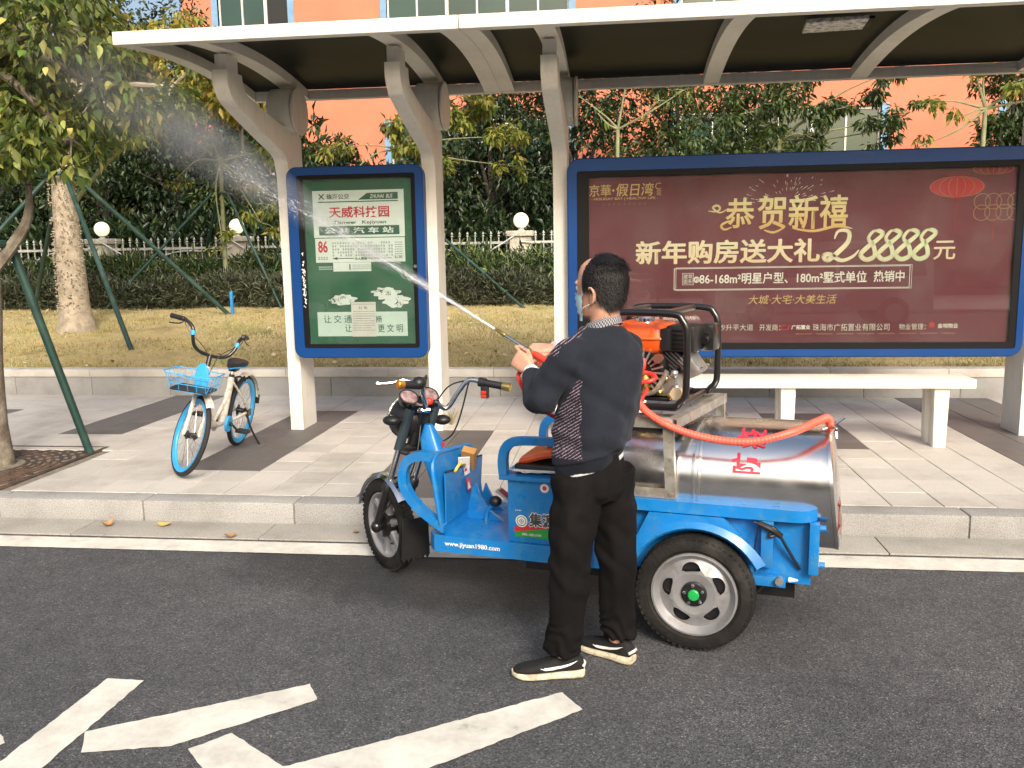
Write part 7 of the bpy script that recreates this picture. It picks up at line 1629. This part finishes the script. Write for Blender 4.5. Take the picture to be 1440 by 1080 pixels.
# ============================================================ THE SPRAY: a drifting cone of fine droplets
def mist():
    tip = V3(-.555, 3.75, 1.416); end = V3(-3.72, 5.6, 3.12); d_ = (end-tip); L_ = d_.length; dn = d_.normalized()
    a = dn.cross(V3(0, 0, 1)).normalized(); c_ = a.cross(dn); b = MB(); rg = []
    for i in range(15):
        t_ = i/14; r_ = .008+.46*t_**1.35; sag = V3(0, 0, -.10*t_*t_); rg.append([tip+d_*t_+sag+(a*math.cos(q)+c_*math.sin(q))*r_ for q in [2*PI*j/20 for j in range(20)]])
    b.loft(rg); m = bpy.data.materials.new('mist'); m.use_nodes = True; t = m.node_tree; N = t.nodes; L = t.links; N.remove(N['Principled BSDF'])
    v = N.new('ShaderNodeVolumePrincipled'); v.inputs['Color'].default_value = (.95, .97, 1, 1); v.inputs['Anisotropy'].default_value = .2
    g = N.new('ShaderNodeTexCoord'); dist = N.new('ShaderNodeVectorMath'); dist.operation = 'DISTANCE'; dist.inputs[1].default_value = tip; L.new(g.outputs['Object'], dist.inputs[0])
    # radial distance from the axis
    sb = N.new('ShaderNodeVectorMath'); sb.operation = 'SUBTRACT'; sb.inputs[1].default_value = tip; L.new(g.outputs['Object'], sb.inputs[0])
    cr = N.new('ShaderNodeVectorMath'); cr.operation = 'CROSS_PRODUCT'; cr.inputs[1].default_value = dn; L.new(sb.outputs[0], cr.inputs[0]); ln = N.new('ShaderNodeVectorMath'); ln.operation = 'LENGTH'; L.new(cr.outputs[0], ln.inputs[0])
    def mth(op, a_, b_=None):
        q = N.new('ShaderNodeMath'); q.operation = op; q.use_clamp = False
        for k_, x in enumerate((a_, b_)):
            if x is None: continue
            if isinstance(x, (int, float)): q.inputs[k_].default_value = x
            else: L.new(x, q.inputs[k_])
        return q.outputs[0]
    D = dist.outputs['Value']; rr_ = mth('ADD', mth('MULTIPLY', mth('POWER', mth('DIVIDE', D, L_), 1.35), .46), .012)
    core = mth('MAXIMUM', mth('SUBTRACT', 1, mth('DIVIDE', ln.outputs['Value'], rr_)), 0); core = mth('POWER', core, 1.3)
    fade = mth('MAXIMUM', mth('SUBTRACT', 1, mth('POWER', mth('DIVIDE', D, L_*.97), 2.2)), 0)
    n = N.new('ShaderNodeTexNoise'); n.inputs['Scale'].default_value = 3.2; n.inputs['Detail'].default_value = 5; L.new(g.outputs['Object'], n.inputs['Vector']); nz_ = mth('MAXIMUM', mth('MULTIPLY', mth('SUBTRACT', n.outputs[0], .34), 3.4), .04)
    den = mth('DIVIDE', .65, mth('ADD', mth('POWER', rr_, 1.25), .006)); tot = mth('MULTIPLY', mth('MULTIPLY', mth('MULTIPLY', core, fade), nz_), den)
    L.new(tot, v.inputs['Density']); L.new(v.outputs[0], N['Material Output'].inputs['Volume'])
    o = b.build('spray_mist', m); tag(o, 'faint white cone of spray drifting from the lance to the trees at the left', 'spray', kind='stuff')
mist()

def jet():
    # the stream close to the nozzle: streaks of water breaking into drops
    rs = random.Random(44); b = MB(); tip = V3(-.555, 3.75, 1.416); end = V3(-3.72, 5.6, 3.12); dn = (end-tip).normalized(); a = dn.cross(V3(0, 0, 1)).normalized(); c_ = a.cross(dn)
    for i in range(3600):
        t_ = rs.random()**3.0*2.0; r_ = (.0022+.030*t_**1.5)*abs(rs.gauss(0, .75)); q = rs.uniform(0, 2*PI); p = tip-dn*.02+dn*t_+(a*math.cos(q)+c_*math.sin(q))*r_+V3(0, 0, -.02*t_*t_/2)
        l = rs.uniform(.006, .020)*(1.4 if t_ < .5 else 1); w_ = rs.uniform(.0003, .0008)*(1 if t_ < .35 else .75); d2 = (dn+a*rs.gauss(0, .05)+c_*rs.gauss(0, .05)).normalized(); n_ = a*math.cos(q)+c_*math.sin(q); m_ = d2.cross(n_)
        b.add([p-d2*l, p+n_*w_, p-n_*w_*.5+m_*w_, p-n_*w_*.5-m_*w_, p+d2*l], [(0, 1, 2), (0, 2, 3), (0, 3, 1), (4, 2, 1), (4, 3, 2), (4, 1, 3)])
    o = b.build('spray_jet', mat('water_drops', (.92, .94, .96), .2, var=0), None, 0); tag(o, 'thin bright jet of water drops leaving the nozzle of the lance', 'spray', kind='stuff')
jet()
